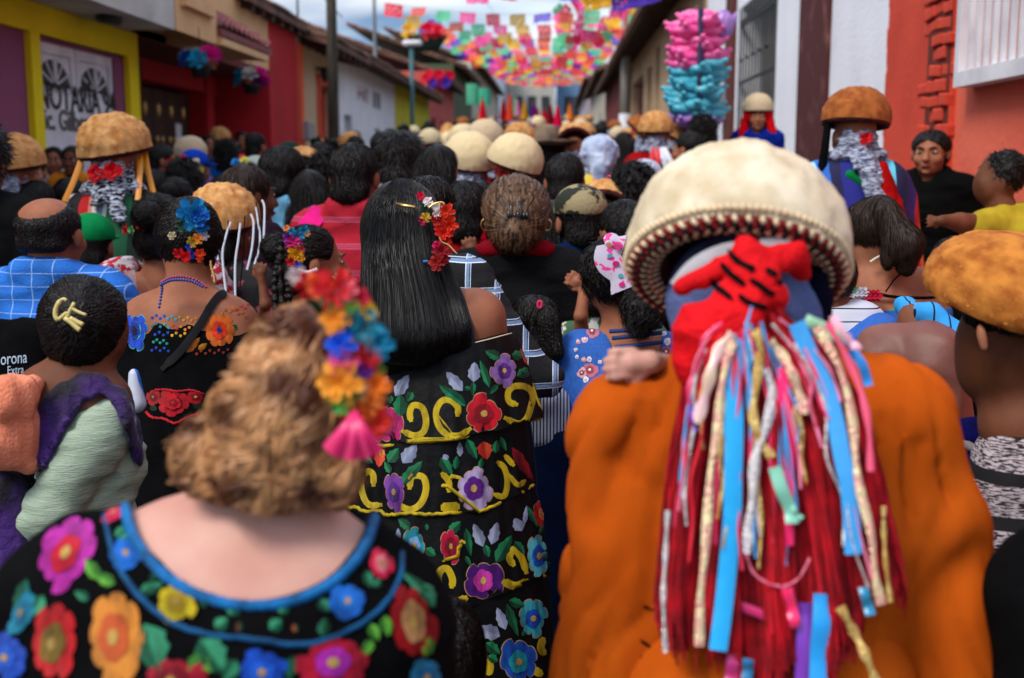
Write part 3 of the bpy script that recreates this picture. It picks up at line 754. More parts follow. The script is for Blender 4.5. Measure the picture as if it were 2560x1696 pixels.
house(1, 2.3, yf, yf + 35, 7.2, wallpaint('pinkish_wall', '#a89aa0'), 'pale pink house furthest up the right side of the street', [(yf + 4 + 7 * k, yf + 6 + 7 * k, .3, 5.2) for k in range(4)])
# end of the street
rs = random.Random(21)
ends = [('#8a9aa8', -8, 6, 8.5), ('#a8a49c', -2.5, 5, 8.0), ('#5f7ea0', 2.2, 4, 9.2), ('#7d6a62', 6.5, 6, 8.2), ('#9aa098', -14, 6, 9.0), ('#b0a090', 13, 7, 9.4)]
names = ['grey blue', 'pale stone', 'blue', 'brown', 'grey green', 'sandy']
for k, (c, x, wd, h) in enumerate(ends):
    Y = 118 + 3 * k; b = thingw('building', f'small {names[k]} house closing the far end of the street', 'building', (x, Y, ground(Y)))
    ops = []
    V, Q = box(x - wd / 2, x + wd / 2, Y, Y + 6, ground(Y) - 1, ground(Y) + h - 2.2); obj('wall', (V, Q), b, wallpaint('far_' + names[k], c), smooth=False)
    for i in range(3):
        xx = x - wd / 2 + .8 + i * (wd - 1.6) / 2.4; obj('window', box(xx, xx + .9, Y - .04, Y + .001, ground(Y) + 1.2, ground(Y) + 3.4), b, glassd, smooth=False)
    V = [(x - wd / 2 - .3, Y - .4, ground(Y) + h - 2.2), (x + wd / 2 + .3, Y - .4, ground(Y) + h - 2.2), (x + wd / 2 + .3, Y + 3, ground(Y) + h - 1), (x - wd / 2 - .3, Y + 3, ground(Y) + h - 1), (x + wd / 2 + .3, Y + 6.4, ground(Y) + h - 2.2), (x - wd / 2 - .3, Y + 6.4, ground(Y) + h - 2.2)]
    obj('roof', (V, [[0, 1, 2, 3], [3, 2, 4, 5], [0, 3, 5], [1, 4, 2]]), b, tile, smooth=False)

# ---- poles and wires
polew = mat('weathered_pole_wood', (.1, .085, .06), .9, (.05, .045, .035), nscale=5, stretch=(4, 4, .5), bump=.6)
def pole(label, px, X, r0, r1, z1, m, py=330, cat='pole', arms=True):
    p = WX(px, py, X); g = ground(p.y); t = thing('utility_pole', label, cat, (p.x, p.y, g))
    obj('shaft', tube([(0, 0, 0), (.01, 0, (z1 - g) / 2), (.0, 0, z1 - g)], [r0, (r0 + r1) / 2, r1], 12), t, m)
    if arms:
        obj('crossarm', bevbox(-.9, .9, -.06, .06, z1 - g - .9, z1 - g - .78, .01), t, timber, smooth=False)
        for k in (-.75, -.3, .3, .75): obj('insulator', xf(lathe([(.03, 0), (.05, .04), (.03, .08), (0, .1)], 8), (k, 0, z1 - g - .78)), t, whitep)
    return p
pl = pole('weathered wooden utility pole at the left kerb', 834, -3.25, .085, .062, 8.6, polew)
pr = pole('grey concrete utility pole with a white painted foot on the right kerb', 1562, 1.92, .155, .12, 9.5, mat('concrete_pole', (.2, .185, .16), .85, (.3, .28, .25), nscale=6, stretch=(2, 2, .4)))
pt = bpy.data.objects['utility_pole.001']
obj('painted_foot', tube([(-.01, -.012, 0), (-.01, -.012, 1.75)], .158, 12), pt, whitep)
tealm = mat('teal_paint', (.04, .12, .13), .5)
p = WX(1031, 330, -3.4); t = thing('street_lamp', 'slim teal street lamp beside the lemon yellow house', 'street lamp', (p.x, p.y, ground(p.y)))
zt = WX(1031, 125, -3.4).z - ground(p.y) if False else (CAM.z + (415 - 125) / F * p.y) - ground(p.y)
obj('post', tube([(0, 0, 0), (0, 0, zt)], .05, 8), t, tealm); obj('lamp_head', bevbox(-.2, .25, -.12, .12, zt, zt + .12, .03), t, whitep)
for px, Y, ztop, lab in ((746, 22, 6.2, 'thin antenna mast rising behind the red shop roof'), (937, 27, 6.0, 'pale pipe mast standing on the white house roof')):
    p = WY(px, 100, Y); t = thing('antenna_mast', lab, 'mast', (p.x, p.y, 3.9)); obj('mast', tube([(0, 0, 0), (0, 0, ztop - 3.2)], .045 if px > 800 else .025, 6), t, mat('galvanised_metal', (.3, .33, .34), .4, metal=.5))
wire = mat('cable_rubber', (.03, .035, .04), .6)
wl = [((pl.x, pl.y, 8.4), (-3.6, 70, 10.5)), ((pl.x, pl.y, 8.2), (pr.x, pr.y, 8.9)), ((pr.x, pr.y, 9.2), (1.9, 75, 11.5)), ((-3.9, 12, 6.2), (pr.x, pr.y, 9.0)), ((pl.x, pl.y, 7.9), (2.2, 13, 5.3)), ((-4.3, 24, 4.6), (-3.9, 12, 6.4)), ((pr.x, pr.y, 9.0), (2.4, 3, 6.0))]
wn_ = ['from the wooden pole up the left side', 'crossing from the wooden pole to the concrete pole', 'from the concrete pole up the right side', 'crossing from the balcony to the concrete pole', 'from the wooden pole to the white house', 'sloping down to the white house roof', 'from the concrete pole towards the coral building']
for (a, c), wn1 in zip(wl, wn_):
    P = [Vector(a).lerp(Vector(c), t_ / 14) - Vector((0, 0, .5 * math.sin(PI * t_ / 14))) for t_ in range(15)]
    obj('power_cable', tube(P, .013, 5), None, wire, label='thin dark power cable ' + wn1, cat='cable')

# ---- cut paper bunting
bc = {'coral': '#e8503a', 'mint': '#5cc890', 'pink': '#f04a96', 'crimson': '#e0183c', 'yellow': '#eeb828', 'purple': '#5a3cb8', 'orange': '#f06a38', 'green': '#5cc890', 'red': '#ea3040'}
bm = {k: mat('paper_' + k, v, .7, trans=.3, bump=.3, bscale=20) for k, v in bc.items()}
def flagmesh(seed, wd=.37, ht=.29):
    rs = random.Random(seed); nx_, nz_ = 15, 11; V = []; Q = []
    for i in range(nx_ + 1):
        for j in range(nz_ + 1):
            u = i / nx_; v = j / nz_; sc = .012 * math.sin(u * PI * 5) if j == nz_ else 0
            V.append(((u - .5) * wd, .03 * math.sin(v * 3 + seed) * v + .02 * math.sin(u * 6 + seed * 2) * v, -v * ht + sc))
    holes = {(i, j) for i in range(2, nx_ - 2, 2) for j in range(2, nz_ - 2, 2) if (i + j + seed) % 3}
    for i in range(nx_):
        for j in range(nz_):
            if (i, j) in holes: continue
            a = i * (nz_ + 1) + j; Q.append([a, a + 1, a + nz_ + 2, a + nz_ + 1])
    return V, Q
fm = {}
for c in bm:
    for s_ in (0, 1, 2):
        V, Q = flagmesh(s_); fm[c, s_] = mesh('flag', V, Q, False, [bm[c]])
cords = mat('string', (.3, .3, .28), .8)
ords = ['nearest', 'second', 'third', 'fourth', 'fifth', 'sixth', 'seventh', 'eighth']
Ys = [21.5, 27, 30.5, 33.5, 36, 38.5] + [41 + 3.0 * i for i in range(18)]
order = ['coral', 'mint', 'pink', 'crimson', 'yellow', 'purple', 'orange', 'mint', 'pink', 'yellow', 'red']
rs = random.Random(5)
for k, Y in enumerate(Ys):
    z = 3.98 + .045 * (Y - 4); x0, x1 = -3.9, 2.25
    lab = (f'{ords[k]} string of coloured cut paper flags across the street' if k < 8 else 'string of coloured cut paper flags in the dense far rows over the crowd')
    t = thing('bunting_string', lab, 'bunting', ((x0 + x1) / 2, Y, z), group='strings of cut paper flags over the street')
    sag = .28; hf = (x1 - x0) / 2
    obj('cord', tube([(u * hf, 0, sag * (u * u - 1) + sag) for u in np.linspace(-1, 1, 15)], .004, 4), t, cords)
    off = rs.randrange(11)
    x = -hf + .25; i = 0
    sp = .56 if k < 4 else .47
    while x < hf - .15:
        if k == 0 and x < -1.0: x += sp; i += 1; continue
        c = order[(i * 1 + off) % 11]; f = obj('flag', fm[c, (i + k) % 3], t); u = x / hf
        f.location = (x, 0, sag * u * u); f.rotation_euler = (rs.uniform(-.5, .5), rs.uniform(-.12, .12), rs.uniform(-.5, .5)); s0 = rs.uniform(.9, 1.1) * (1.12 if k > 7 else 1); f.scale = (s0, s0, s0 * rs.uniform(.7, 1.05))
        x += sp; i += 1
# bunched flags by the concrete pole
t = thing('bunting_string', 'tangled string of crimson pink and yellow paper flags bunched beside the concrete pole', 'bunting', (1.2, 29, 5.0))
A = Vector((-1.1, 0, .25)); B = Vector((.85, 0, .9))
obj('cord', tube([A.lerp(B, q / 8) for q in range(9)], .004, 4), t, cords)
for i in range(46):
    q = rs.random(); P = A.lerp(B, q); c = rs.choice(['crimson', 'red', 'pink', 'pink', 'yellow', 'green', 'crimson', 'coral'])
    f = obj('flag', fm[c, i % 3], t); f.location = (P.x + rs.uniform(-.1, .1), rs.uniform(-1.5, 1.5), P.z - rs.uniform(-.25, 1.1) * (1 - .3 * q)); f.rotation_euler = (rs.uniform(-1.2, 1.2), rs.uniform(-1, 1), rs.uniform(-1, 1))
t = thing('bunting_string', 'near string with yellow and purple paper flags at the top right of the sky', 'bunting', (1.2, 13, 3.45))
obj('cord', tube([(-.9, 0, .2), (0, 0, .02), (1.05, 0, .3)], .004, 4), t, cords)
for px, py, c in ((1490, -8, 'yellow'), (1520, 2, 'yellow'), (1568, 10, 'purple'), (1612, -2, 'purple'), (1500, 8, 'yellow')):
    p = WY(px, py, 13); f = obj('flag', fm[c, 1], t); f.location = (p.x - 1.2, 0.0, p.z - 3.45 + .12); f.rotation_euler = (.3, -.2, .3); f.scale = (1, 1, .6)
t = thing('hanging_basket', 'dark green hanging wreath with yellow and red paper flowers over the roofs', 'hanging flowers', tuple(WY(1060, 100, 30)))
V, Q = lathe([(0, -.3), (.35, -.28), (.55, .0), (.6, .12), (.3, .1), (0, .1)], 14); V = [(x, y * .4, z) for x, y, z in V]
obj('wreath', (V, Q), t, mat('dark_green_foliage', (.012, .03, .018), .9, (.02, .05, .03), nscale=20, bump=1))
for x, c, s_ in ((-.36, 'yellow', .22), (.16, 'crimson', .27), (.38, 'crimson', .2)):
    f = obj('paper_flower', rosette(s_, 7, 3), t, bm[c]); f.location = (x, -.12, .18); f.rotation_euler = (1.2, 0, 0)
# flower garland left of street by the salmon house: red and purple bunch
t = thing('hanging_basket', 'bunch of red and purple paper flowers hanging before the salmon house', 'hanging flowers', tuple(WY(1090, 200, 30)))
for k in range(8):
    f = obj('paper_flower', rosette(.16, 6, k), t, bm[['crimson', 'red', 'purple', 'crimson'][k % 4]]); f.location = (-.25 + .08 * k, .1 * (k % 2), .12 * math.sin(k * 2)); f.rotation_euler = (1.2, .3 * k, 0)
# ---- banners and standards carried far up the street
far_b = [(1205, 248, 300, '#d80828', 30), (1257, 248, 300, '#a00a20', 32), (1273, 235, 302, '#e84a30', 31), (1332, 262, 318, '#4a1890', 28), (1340, 268, 305, '#8a0c28', 28), (1375, 262, 310, '#7a0c24', 30), (1393, 265, 315, '#e01040', 27), (1424, 262, 300, '#f08030', 30), (1288, 240, 292, '#60a878', 36), (1292, 250, 290, '#e87ab0', 36), (1310, 255, 298, '#d09020', 33), (1360, 275, 300, '#c81830', 33), (1178, 210, 262, '#68c8a0', 40), (1208, 222, 262, '#50c8a0', 40)]
bn = ['scarlet', 'dark red', 'orange red', 'violet', 'wine red', 'brownish red', 'pink red', 'orange', 'green', 'pink', 'mustard', 'bright red', 'pale mint', 'mint']
for (px, ya, yb, c, Y), nm in zip(far_b, bn):
    p = WY(px, ya, Y); q = WY(px, yb, Y); h = p.z - q.z; t = thing('banner', f'narrow {nm} cloth standard held up in the far crowd', 'banner', (p.x, Y, q.z))
    wd = .11 if 'mint' not in nm else .2
    V = []; Q = []
    for i in range(7):
        u = i / 6; r = wd * (.25 + .75 * (1 - u)) if 'mint' not in nm else wd
        for j in range(8): a = 2 * PI * j / 8; rr = r * (1 + .25 * math.cos(a * 3)); V.append((rr * math.cos(a), rr * math.sin(a) * .4, h * u))
    for i in range(6):
        for j in range(8): Q.append([i * 8 + j, i * 8 + (j + 1) % 8, i * 8 + 8 + (j + 1) % 8, i * 8 + 8 + j])
    obj('cloth', (V, Q), t, cloth(c)); obj('pole', tube([(0, 0, -(q.z - ground(Y)) + .8), (0, 0, h + .1)], .015, 5), t, timber)

# ---- cotton candy tower
cc_p = mat('pink_candy_bag', '#f0309a', .3, '#ff80c0', nscale=9, trans=.25, spec=.6); cc_b = mat('turquoise_candy_bag', '#1c98b4', .3, '#60c4d8', nscale=9, trans=.25, spec=.6); cc_v = mat('violet_candy_bag', '#9058b8', .3, '#b890d8', nscale=9, trans=.25, spec=.6)
p = WY(1738, 300, 9.5); t = thing('candy_stand', 'tall pole hung with pink turquoise and violet bags of cotton candy', 'cotton candy', (p.x, p.y, ground(p.y)))
g = ground(p.y); zt = WY(1738, 14, 9.5).z - g; zb = WY(1738, 305, 9.5).z - g
obj('pole', tube([(0, 0, 0), (0, 0, zt)], .025, 8), t, timber)
obj('wrap', tube([(.01, -.19, zt * .52), (.0, -.2, zt - .05)], .022, 8), t, mat('navy_cloth_wrap', (.01, .012, .05), .7))
bag = sdfvf([ell_((0, 0, 0), (.115, .10, .052)), cap_((.1, 0, .012), (.135, 0, .03), .012, .02)], .008, .03); bagm = {}
for nm, m_ in (('p', cc_p), ('b', cc_b), ('v', cc_v)): bagm[nm] = mesh('candy_bag', wrinkle(relax(bag[0], bag[1], 1), bag[1], .004, (25, 25, 25)), bag[1], True, [m_])
rs = random.Random(8); nlv = 14
for l in range(nlv):
    z = zt - .1 - (zt - zb - .05) * l / nlv
    nm = 'p' if l < 7 else ('b' if l < 13 else 'v')
    for k in range(5):
        a = 2 * PI * k / 5 + l * .3; nn = nm if not (l in (6,) and k > 2) else 'b'
        if l == 0 and k % 2: continue
        a += rs.uniform(-.2, .2); rr = .11 * (1 if l else .5)
        o = obj('candy_bag', bagm[nn], t); o.location = (rr * math.cos(a), rr * math.sin(a), z + rs.uniform(-.02, .02)); o.rotation_euler = (rs.uniform(-.15, .15), rs.uniform(-.15, .15), a); s0 = rs.uniform(.9, 1.15); o.scale = (s0,) * 3
o = obj('candy_bag', bagm['v'], t); o.location = (.2, -.05, zt - .16); o.scale = (.7, .7, 2.2)
# ================================================================ people: shared figures (feet at origin, facing +Y, 1.61 m tall)
HZ = -.03
def head_prims(c=(0, 0, 1.47), face=True):
    x, y, z = c
    P = [ell_((x, y - .012, z + .03), (.075, .094, .083)), ell_((x, y + .028, z - .03), (.062, .068, .085)), ell_((x, y + .036, z - .078), (.044, .046, .036)),
         cap_((x, y - .015, z - .06), (x, y - .03, z - .19), .052, .056),
         cap_((x, y - .02, z - .17), (x + .13, y - .02, z - .215), .05, .045), cap_((x, y - .02, z - .17), (x - .13, y - .02, z - .215), .05, .045)]
    for s in (-1, 1): P.append(ell_((x + s * .077, y - .008, z - .012), (.011, .019, .032), k=.006))
    if face:
        P += [cap_((x, y + .094, z + .005), (x, y + .113, z - .033), .008, .014, k=.012), ell_((x, y + .112, z - .036), (.019, .011, .009), k=.008),
              cap_((x - .03, y + .087, z + .022), (x + .03, y + .087, z + .022), .008, k=.012)]
        for s in (-1, 1): P.append(ell_((x + s * .03, y + .098, z + .003), (.017, .012, .011), op='-', k=.012))
        for s in (-1, 1): P.append(ell_((x + s * .03, y + .082, z + .003), (.014, .013, .011), k=.004)); P.append(ell_((x + s * .04, y + .065, z - .035), (.02, .022, .02), k=.02))
        P += [ell_((x, y + .098, z - .063), (.024, .008, .006), k=.004), ell_((x, y + .095, z - .073), (.02, .009, .006), k=.004), ell_((x, y + .082, z - .098), (.018, .016, .014), k=.015)]
    return P
def torso_prims(w=1.0, inf=0.0, female=False):
    i = inf
    return [cap_((-.135 * w, -.01, 1.29), (.135 * w, -.01, 1.29), .062 + i), cap_((0, -.02, 1.345), (.13 * w, -.01, 1.3), .05 + i, .05 + i), cap_((0, -.02, 1.345), (-.13 * w, -.01, 1.3), .05 + i, .05 + i),
            ell_((0, 0, 1.15), (.165 * w + i, .112 + i, .19)), ell_((0, 0, .98), (.142 * w + i, .1 + i, .16)), ell_((0, -.01, .86), (.172 * w + i, .122 + i, .14))] + \
           ([ell_((s * .075, .085, 1.15), (.06, .055, .06)) for s in (-1, 1)] if female else [])
def arm_prims(w=1.0, inf=0, upto=3, pose=None):
    P = []
    for s in (-1, 1):
        sh = (s * .185 * w, -.01, 1.285); el = (s * .235 * w, -.03, 1.03); wr = (s * .23 * w, .09, .83)
        if pose and pose.get(s): el, wr = pose[s]
        P.append(cap_(sh, el if upto > 1 else tuple(np.array(sh) * .35 + np.array(el) * .65), .052 + inf, .042 + inf))
        if upto > 1: P.append(cap_(el, wr, .04 + inf, .028 + inf))
        if upto > 2:
            a = np.array(wr); d = a - np.array(el); d = d / np.linalg.norm(d)
            P.append(ell_(a + d * .05, (.022, .045, .045)))
            for k in range(4):
                o = np.array((s * .0, (k - 1.5) * .019, 0)); P.append(cap_(a + d * .08 + o, a + d * (.15 - .01 * abs(k - 1.3)) + o * 1.2 + (-s * .015, 0, 0), .0095, .008, k=.005))
            P.append(cap_(a + d * .03 + (0, .03, 0), a + d * .085 + (-s * .01, .055, 0), .012, .009, k=.008))
    return P
def leg_prims(inf=0, feet=True):
    P = []
    for s in (-1, 1):
        P += [cap_((s * .085, 0, .84), (s * .095, .02, .47), .085 + inf, .056 + inf), cap_((s * .095, .02, .47), (s * .1, -.02, .1), .055 + inf, .042 + inf)]
        if feet: P.append(cap_((s * .1, -.03, .045), (s * .105, .13, .035), .042, .034))
    return P
LIB = {}
def lib(name, fn):
    if name not in LIB: LIB[name] = fn()
    return LIB[name]
def two(name, p1, r1, p2, r2, **kw):
    a = sdfvf(p1, r1, **kw); a = (relax(a[0], a[1], 1), a[1]); b = sdfvf(p2, r2, k=.03); b = (relax(b[0], b[1], 1), b[1])
    return mesh(name, np.concatenate([a[0], b[0]]), np.concatenate([a[1], b[1] + len(a[0])]))
hp = head_prims()
bodyP = torso_prims(.84) + arm_prims(.84) + leg_prims()
LIB['head_body'] = two('body', hp, .0058, bodyP + [half_((0, 0, 1.325), (0, 0, 1))], .013, k=.016)
def lobj(key, name, vf, wr=None, sm=1):
    V, Q = vf
    if sm and isinstance(Q, np.ndarray): V = relax(V, Q, sm)
    if wr: V = wrinkle(V, Q, *wr)
    LIB[key] = mesh(name, V, Q)
def cut(z): return half_((0, 0, z), (0, 0, -1), op='-')
collar = [cap_((-.05, -.055, 1.365), (.05, -.055, 1.365), .03), cap_((.05, -.055, 1.365), (.06, .02, 1.335), .028), cap_((-.05, -.055, 1.365), (-.06, .02, 1.335), .028)]
neckhole = [cap_((0, 0.0, 1.3), (0, .0, 1.6), .058, op='-', k=.01)]
lobj('shirt', 'shirt', sdfvf(torso_prims(.87, .014) + arm_prims(.87, .014, 1) + collar + neckhole + [half_((0, 0, .78), (0, 0, -1), k=.01)], .0105, k=.03), (.008,))
lobj('tee', 'shirt', sdfvf(torso_prims(.87, .010) + arm_prims(.87, .010, 1) + neckhole + [half_((0, 0, .80), (0, 0, -1), k=.01)], .0105, k=.03), (.006,))
lobj('long', 'sweater', sdfvf(torso_prims(.87, .014) + arm_prims(.87, .014, 2) + neckhole + [half_((0, 0, .78), (0, 0, -1), k=.01)], .0105, k=.03), (.008,))
scoop = [ell_((0, -.1, 1.38), (.16, .12, .15), op='-', k=.012), cap_((0, 0, 1.32), (0, 0, 1.6), .09, op='-', k=.01)]
lobj('blouse', 'blouse', sdfvf(torso_prims(.84, .016) + arm_prims(.84, .022, 1) + scoop + [half_((0, 0, .80), (0, 0, -1), k=.01)], .0105, k=.035), (.01,))
lobj('trousers', 'trousers', sdfvf(leg_prims(.016, False) + [ell_((0, -.01, .86), (.183, .132, .13))] + [half_((0, 0, .1), (0, 0, -1), k=.01)], .015, k=.03), (.01,))
sk = [cap_((0, 0, .85), (0, 0, .15), .15, .34)]
lobj('skirt', 'skirt', sdfvf(sk + [half_((0, 0, .12), (0, 0, -1), k=.01), half_((0, 0, .95), (0, 0, 1), k=.01)], .018, k=.03), (.02, (14, 14, 2)))
# hair
HC = (0, -.012, 1.53)
cap0 = [ell_(HC, (.079, .098, .086)), ell_((0, -.06, 1.455), (.066, .05, .07)), ell_((0, .085, 1.475), (.085, .062, .098), op='-', k=.012)] + [ell_((s * .085, .02, 1.475), (.03, .05, .05), op='-', k=.012) for s in (-1, 1)] + [half_((0, 0, 1.405), (0, 0, -1), k=.02)]
def hairlib(key, prims, n, ln, wd, wr=(.0035, (34, 34, 12)), res=.0068, lift=.15, **kw):
    V, Q = sdfvf(prims, res, k=.02); V = relax(V, Q, 1); V = wrinkle(V, Q, *wr)
    a = fuzz(V, Q, n, ln, wd, lift=lift, **kw) if lift > .35 else comb(V, Q, n, ln, wd, lift=lift, **kw)
    V = V + np.array([0, 0, HZ]); a = (a[0] + np.array([0, 0, HZ]), a[1])
    b = [np.concatenate([V, a[0]]), Q.tolist() + (a[1] + len(V)).tolist()]
    LIB[key] = mesh('hair', b[0], b[1])
    return V, Q
def crownflow(P):     # hair combed from the crown outwards and down
    F_ = P - np.array([0, -.05, 1.66]); F_[:, 2] -= .08; return F_
hairlib('h_short', cap0, 3200, .030, .0013, flow=crownflow, jit=.3)
hairlib('h_spiky', cap0, 2600, .04, .0018, flow=crownflow, jit=.6, lift=.55)
hairlib('h_bun', cap0 + [ell_((0, -.115, 1.55), (.048, .042, .045), k=.008)], 2200, .05, .0012, flow=lambda P: np.array([0, -.13, 1.55]) - P, jit=.14, lift=.14)
hairlib('h_long', cap0 + [cap_((x, -.065, 1.5), (x * 1.2, -.115, 1.17), .034, .026, k=.03) for x in (-.05, -.02, .02, .05)], 4200, .12, .0014, jit=.08, lift=.1)
hairlib('h_pony', cap0 + [cap_((0, -.1, 1.56), (0, -.155, 1.46), .022, .034, k=.012), cap_((0, -.155, 1.46), (0, -.12, 1.2), .034, .014, k=.02)], 3200, .08, .0012, jit=.1, lift=.12)
hairlib('h_crop', [ell_(HC, (.082, .099, .087)), ell_((0, -.055, 1.47), (.066, .05, .06)), ell_((0, .115, 1.45), (.13, .1, .115), op='-', k=.012), ell_((.09, .02, 1.46), (.04, .06, .05), op='-'), ell_((-.09, .02, 1.46), (.04, .06, .05), op='-'), half_((0, 0, 1.43), (0, 0, -1), k=.02)], 2600, .016, .0012, flow=crownflow, jit=.4, lift=.3)
hairlib('h_bald', [ell_(HC, (.077, .096, .084)), ell_((0, -.055, 1.47), (.064, .045, .05)), ell_((0, .07, 1.475), (.1, .062, .11), op='-', k=.012), half_((0, 0, 1.455), (0, 0, -1), k=.02)] + [ell_((0, -.055, 1.63), (.064, .085, .085), op='-', k=.01), ell_((.0, -.01, 1.42), (.2, .2, .0001)) if False else ell_((0, -.055, 1.63), (.05, .06, .06), op='-', k=.01)], 2600, .014, .0009, flow=crownflow, jit=.3, lift=.15)
hairlib('h_updo', [ell_((0, -.015, 1.53), (.088, .104, .096)), ell_((0, -.07, 1.48), (.075, .06, .085)), ell_((0, -.1, 1.44), (.05, .05, .05)), ell_((0, .1, 1.475), (.085, .066, .098), op='-', k=.012)], 5200, .13, .0011, flow=lambda P: np.array([0, -.2, 1.47]) - P, jit=.06, lift=.06, seg=6)
hairlib('h_curly', [ell_((0, -.015, 1.53), (.088, .104, .094)), ell_((0, -.06, 1.45), (.075, .055, .07)), ell_((0, .1, 1.475), (.085, .066, .098), op='-', k=.012)], 3600, .03, .0022, wr=(.012, (45, 45, 45)), lift=.8, jit=.8)
# caps and hats
lobj('cap', 'cap', sdfvf([ell_((0, -.01, 1.545), (.093, .108, .083)), half_((0, 0, 1.52), (0, 0, -1), k=.008), ell_((0, -.01, 1.5), (.085, .1, .08), op='-'), ell_((0, .12, 1.525), (.07, .075, .008), k=.012)], .0065, k=.01))
def hatlathe(R=.14, H=.155, n=72, seed=0, flat=1.0):
    prof = [(0.001, H)] + [(R * math.sin(t) ** .95, H * math.cos(t) ** .95) for t in np.linspace(.1, PI / 2 * .97, 16)]
    prof += [(R * 1.0, -.004), (R * .99, -.02), (R * .95, -.032), (R * .88, -.034), (R * .8, -.028), (R * .7, -.015), (R * .66, .01), (R * .6, .05), (.001, .07)]
    V, Q = lathe(prof, n); V = np.array(V)
    return V, Q, len(prof)
FLB = mat('fleece_base', '#d0b080', .95)
def fleecevf(V, dome, f):
    nb = len(f[1]) // 3; tone = np.repeat(np.random.RandomState(5).rand(nb) < .4, 3)
    return np.concatenate([V, f[0]]), dome.tolist() + (f[1] + len(V)).tolist(), np.concatenate([np.ones(len(dome), int), tone.astype(int)])
def make_hat(key, R, H, fl, n, seed, amp=.005, wd=.0016):
    V, Q, m = hatlathe(R, H); Qa = np.array(Q); N = vnormals(V, Qa); nz = vnoise(V, 26) * .5 + vnoise(V + seed, 85) * .8
    out_ = (V[:, 2] > -.03) & (np.hypot(V[:, 0], V[:, 1]) > R * .93) | (np.arange(len(V)) < 72 * 17)
    V = V + N * (nz * amp * out_)[:, None]
    dome = np.array([q for q in Q if max(q) < 72 * 19]); under = np.array([q for q in Q if max(q) >= 72 * 19])
    f = fuzz(V, dome, n, fl, wd, lift=1.2, jit=1.0, seg=2, seed=seed, flow=lambda P: P * np.array([1, 1, -.5]))
    Vd, Qd, mi = fleecevf(V, dome, f); LIB[key] = mesh('fleece', Vd, Qd, True, [FLB, FLB], mi)
    LIB[key + '_u'] = mesh('lining', V, under)
make_hat('hat', .131, .128, .012, 9000, 1, wd=.0011)
make_hat('hat_s', .128, .116, .026, 14000, 2, amp=.009, wd=.0010)
FL = {}
FL['cream'] = mat('cream_fleece', '#dccdb2', .95, '#bfa27c', nscale=26, bump=.5, bscale=110, sheen=.2, contrast=(.45, .8), detail=7)
FL['tan'] = mat('tan_fleece', '#e0bc8c', .95, '#bc8850', nscale=20, bump=.5, bscale=110, sheen=.2, contrast=(.42, .75), detail=7)
FL['brown'] = mat('brown_fleece', '#bc7434', .95, '#84461a', nscale=18, bump=.6, bscale=110, sheen=.2, contrast=(.38, .72), detail=7)
FL['pale'] = mat('pale_fleece', '#e6dcc6', .95, '#bcaa8c', nscale=16, bump=.6, bscale=110, sheen=.4, contrast=(.45, .75), detail=7)
FD = {'cream': mat('cream_fleece_deep', '#bca688', .95), 'tan': mat('tan_fleece_deep', '#a46a34', .95, '#c89860', nscale=30), 'brown': mat('brown_fleece_deep', '#7c3e14', .95, '#a05c28', nscale=30), 'pale': mat('pale_fleece_deep', '#ccb890', .95)}
LIN = mat('dark_red_braid', '#5c1a1a', .9, '#201014', nscale=60, bump=1, bscale=90)
# scarf round the nape and shoulders, poncho
lobj('scarf', 'scarf', sdfvf([cap_((0, -.035, 1.46), (0, -.03, 1.37), .076, .08), cap_((-.085, -.06, 1.355), (.02, -.1, 1.345), .034, .03), cap_((.085, -.05, 1.355), (-.02, -.1, 1.33), .034, .028), cap_((.02, -.1, 1.34), (.06, -.165, 1.2), .03, .014), cap_((0, -.1, 1.34), (-.04, -.14, 1.28), .03, .014), ell_((0, .12, 1.47), (.075, .09, .09), op='-', k=.02)], .0075, k=.02), (.018, (30, 30, 30)))
lobj('poncho', 'poncho', sdfvf([cap_((-.14, -.01, 1.29), (.14, -.01, 1.29), .072), cap_((-.17, 0, 1.2), (-.235, 0, .72), .08, .1), cap_((.17, 0, 1.2), (.235, 0, .72), .08, .1), ell_((0, -.01, 1.1), (.21, .15, .3)), ell_((0, 0, .8), (.27, .18, .3)), cap_((0, -.02, 1.33), (0, -.02, 1.38), .075), half_((0, 0, .62), (0, 0, -1), k=.01)], .013, k=.06), (.014, (12, 12, 3)))
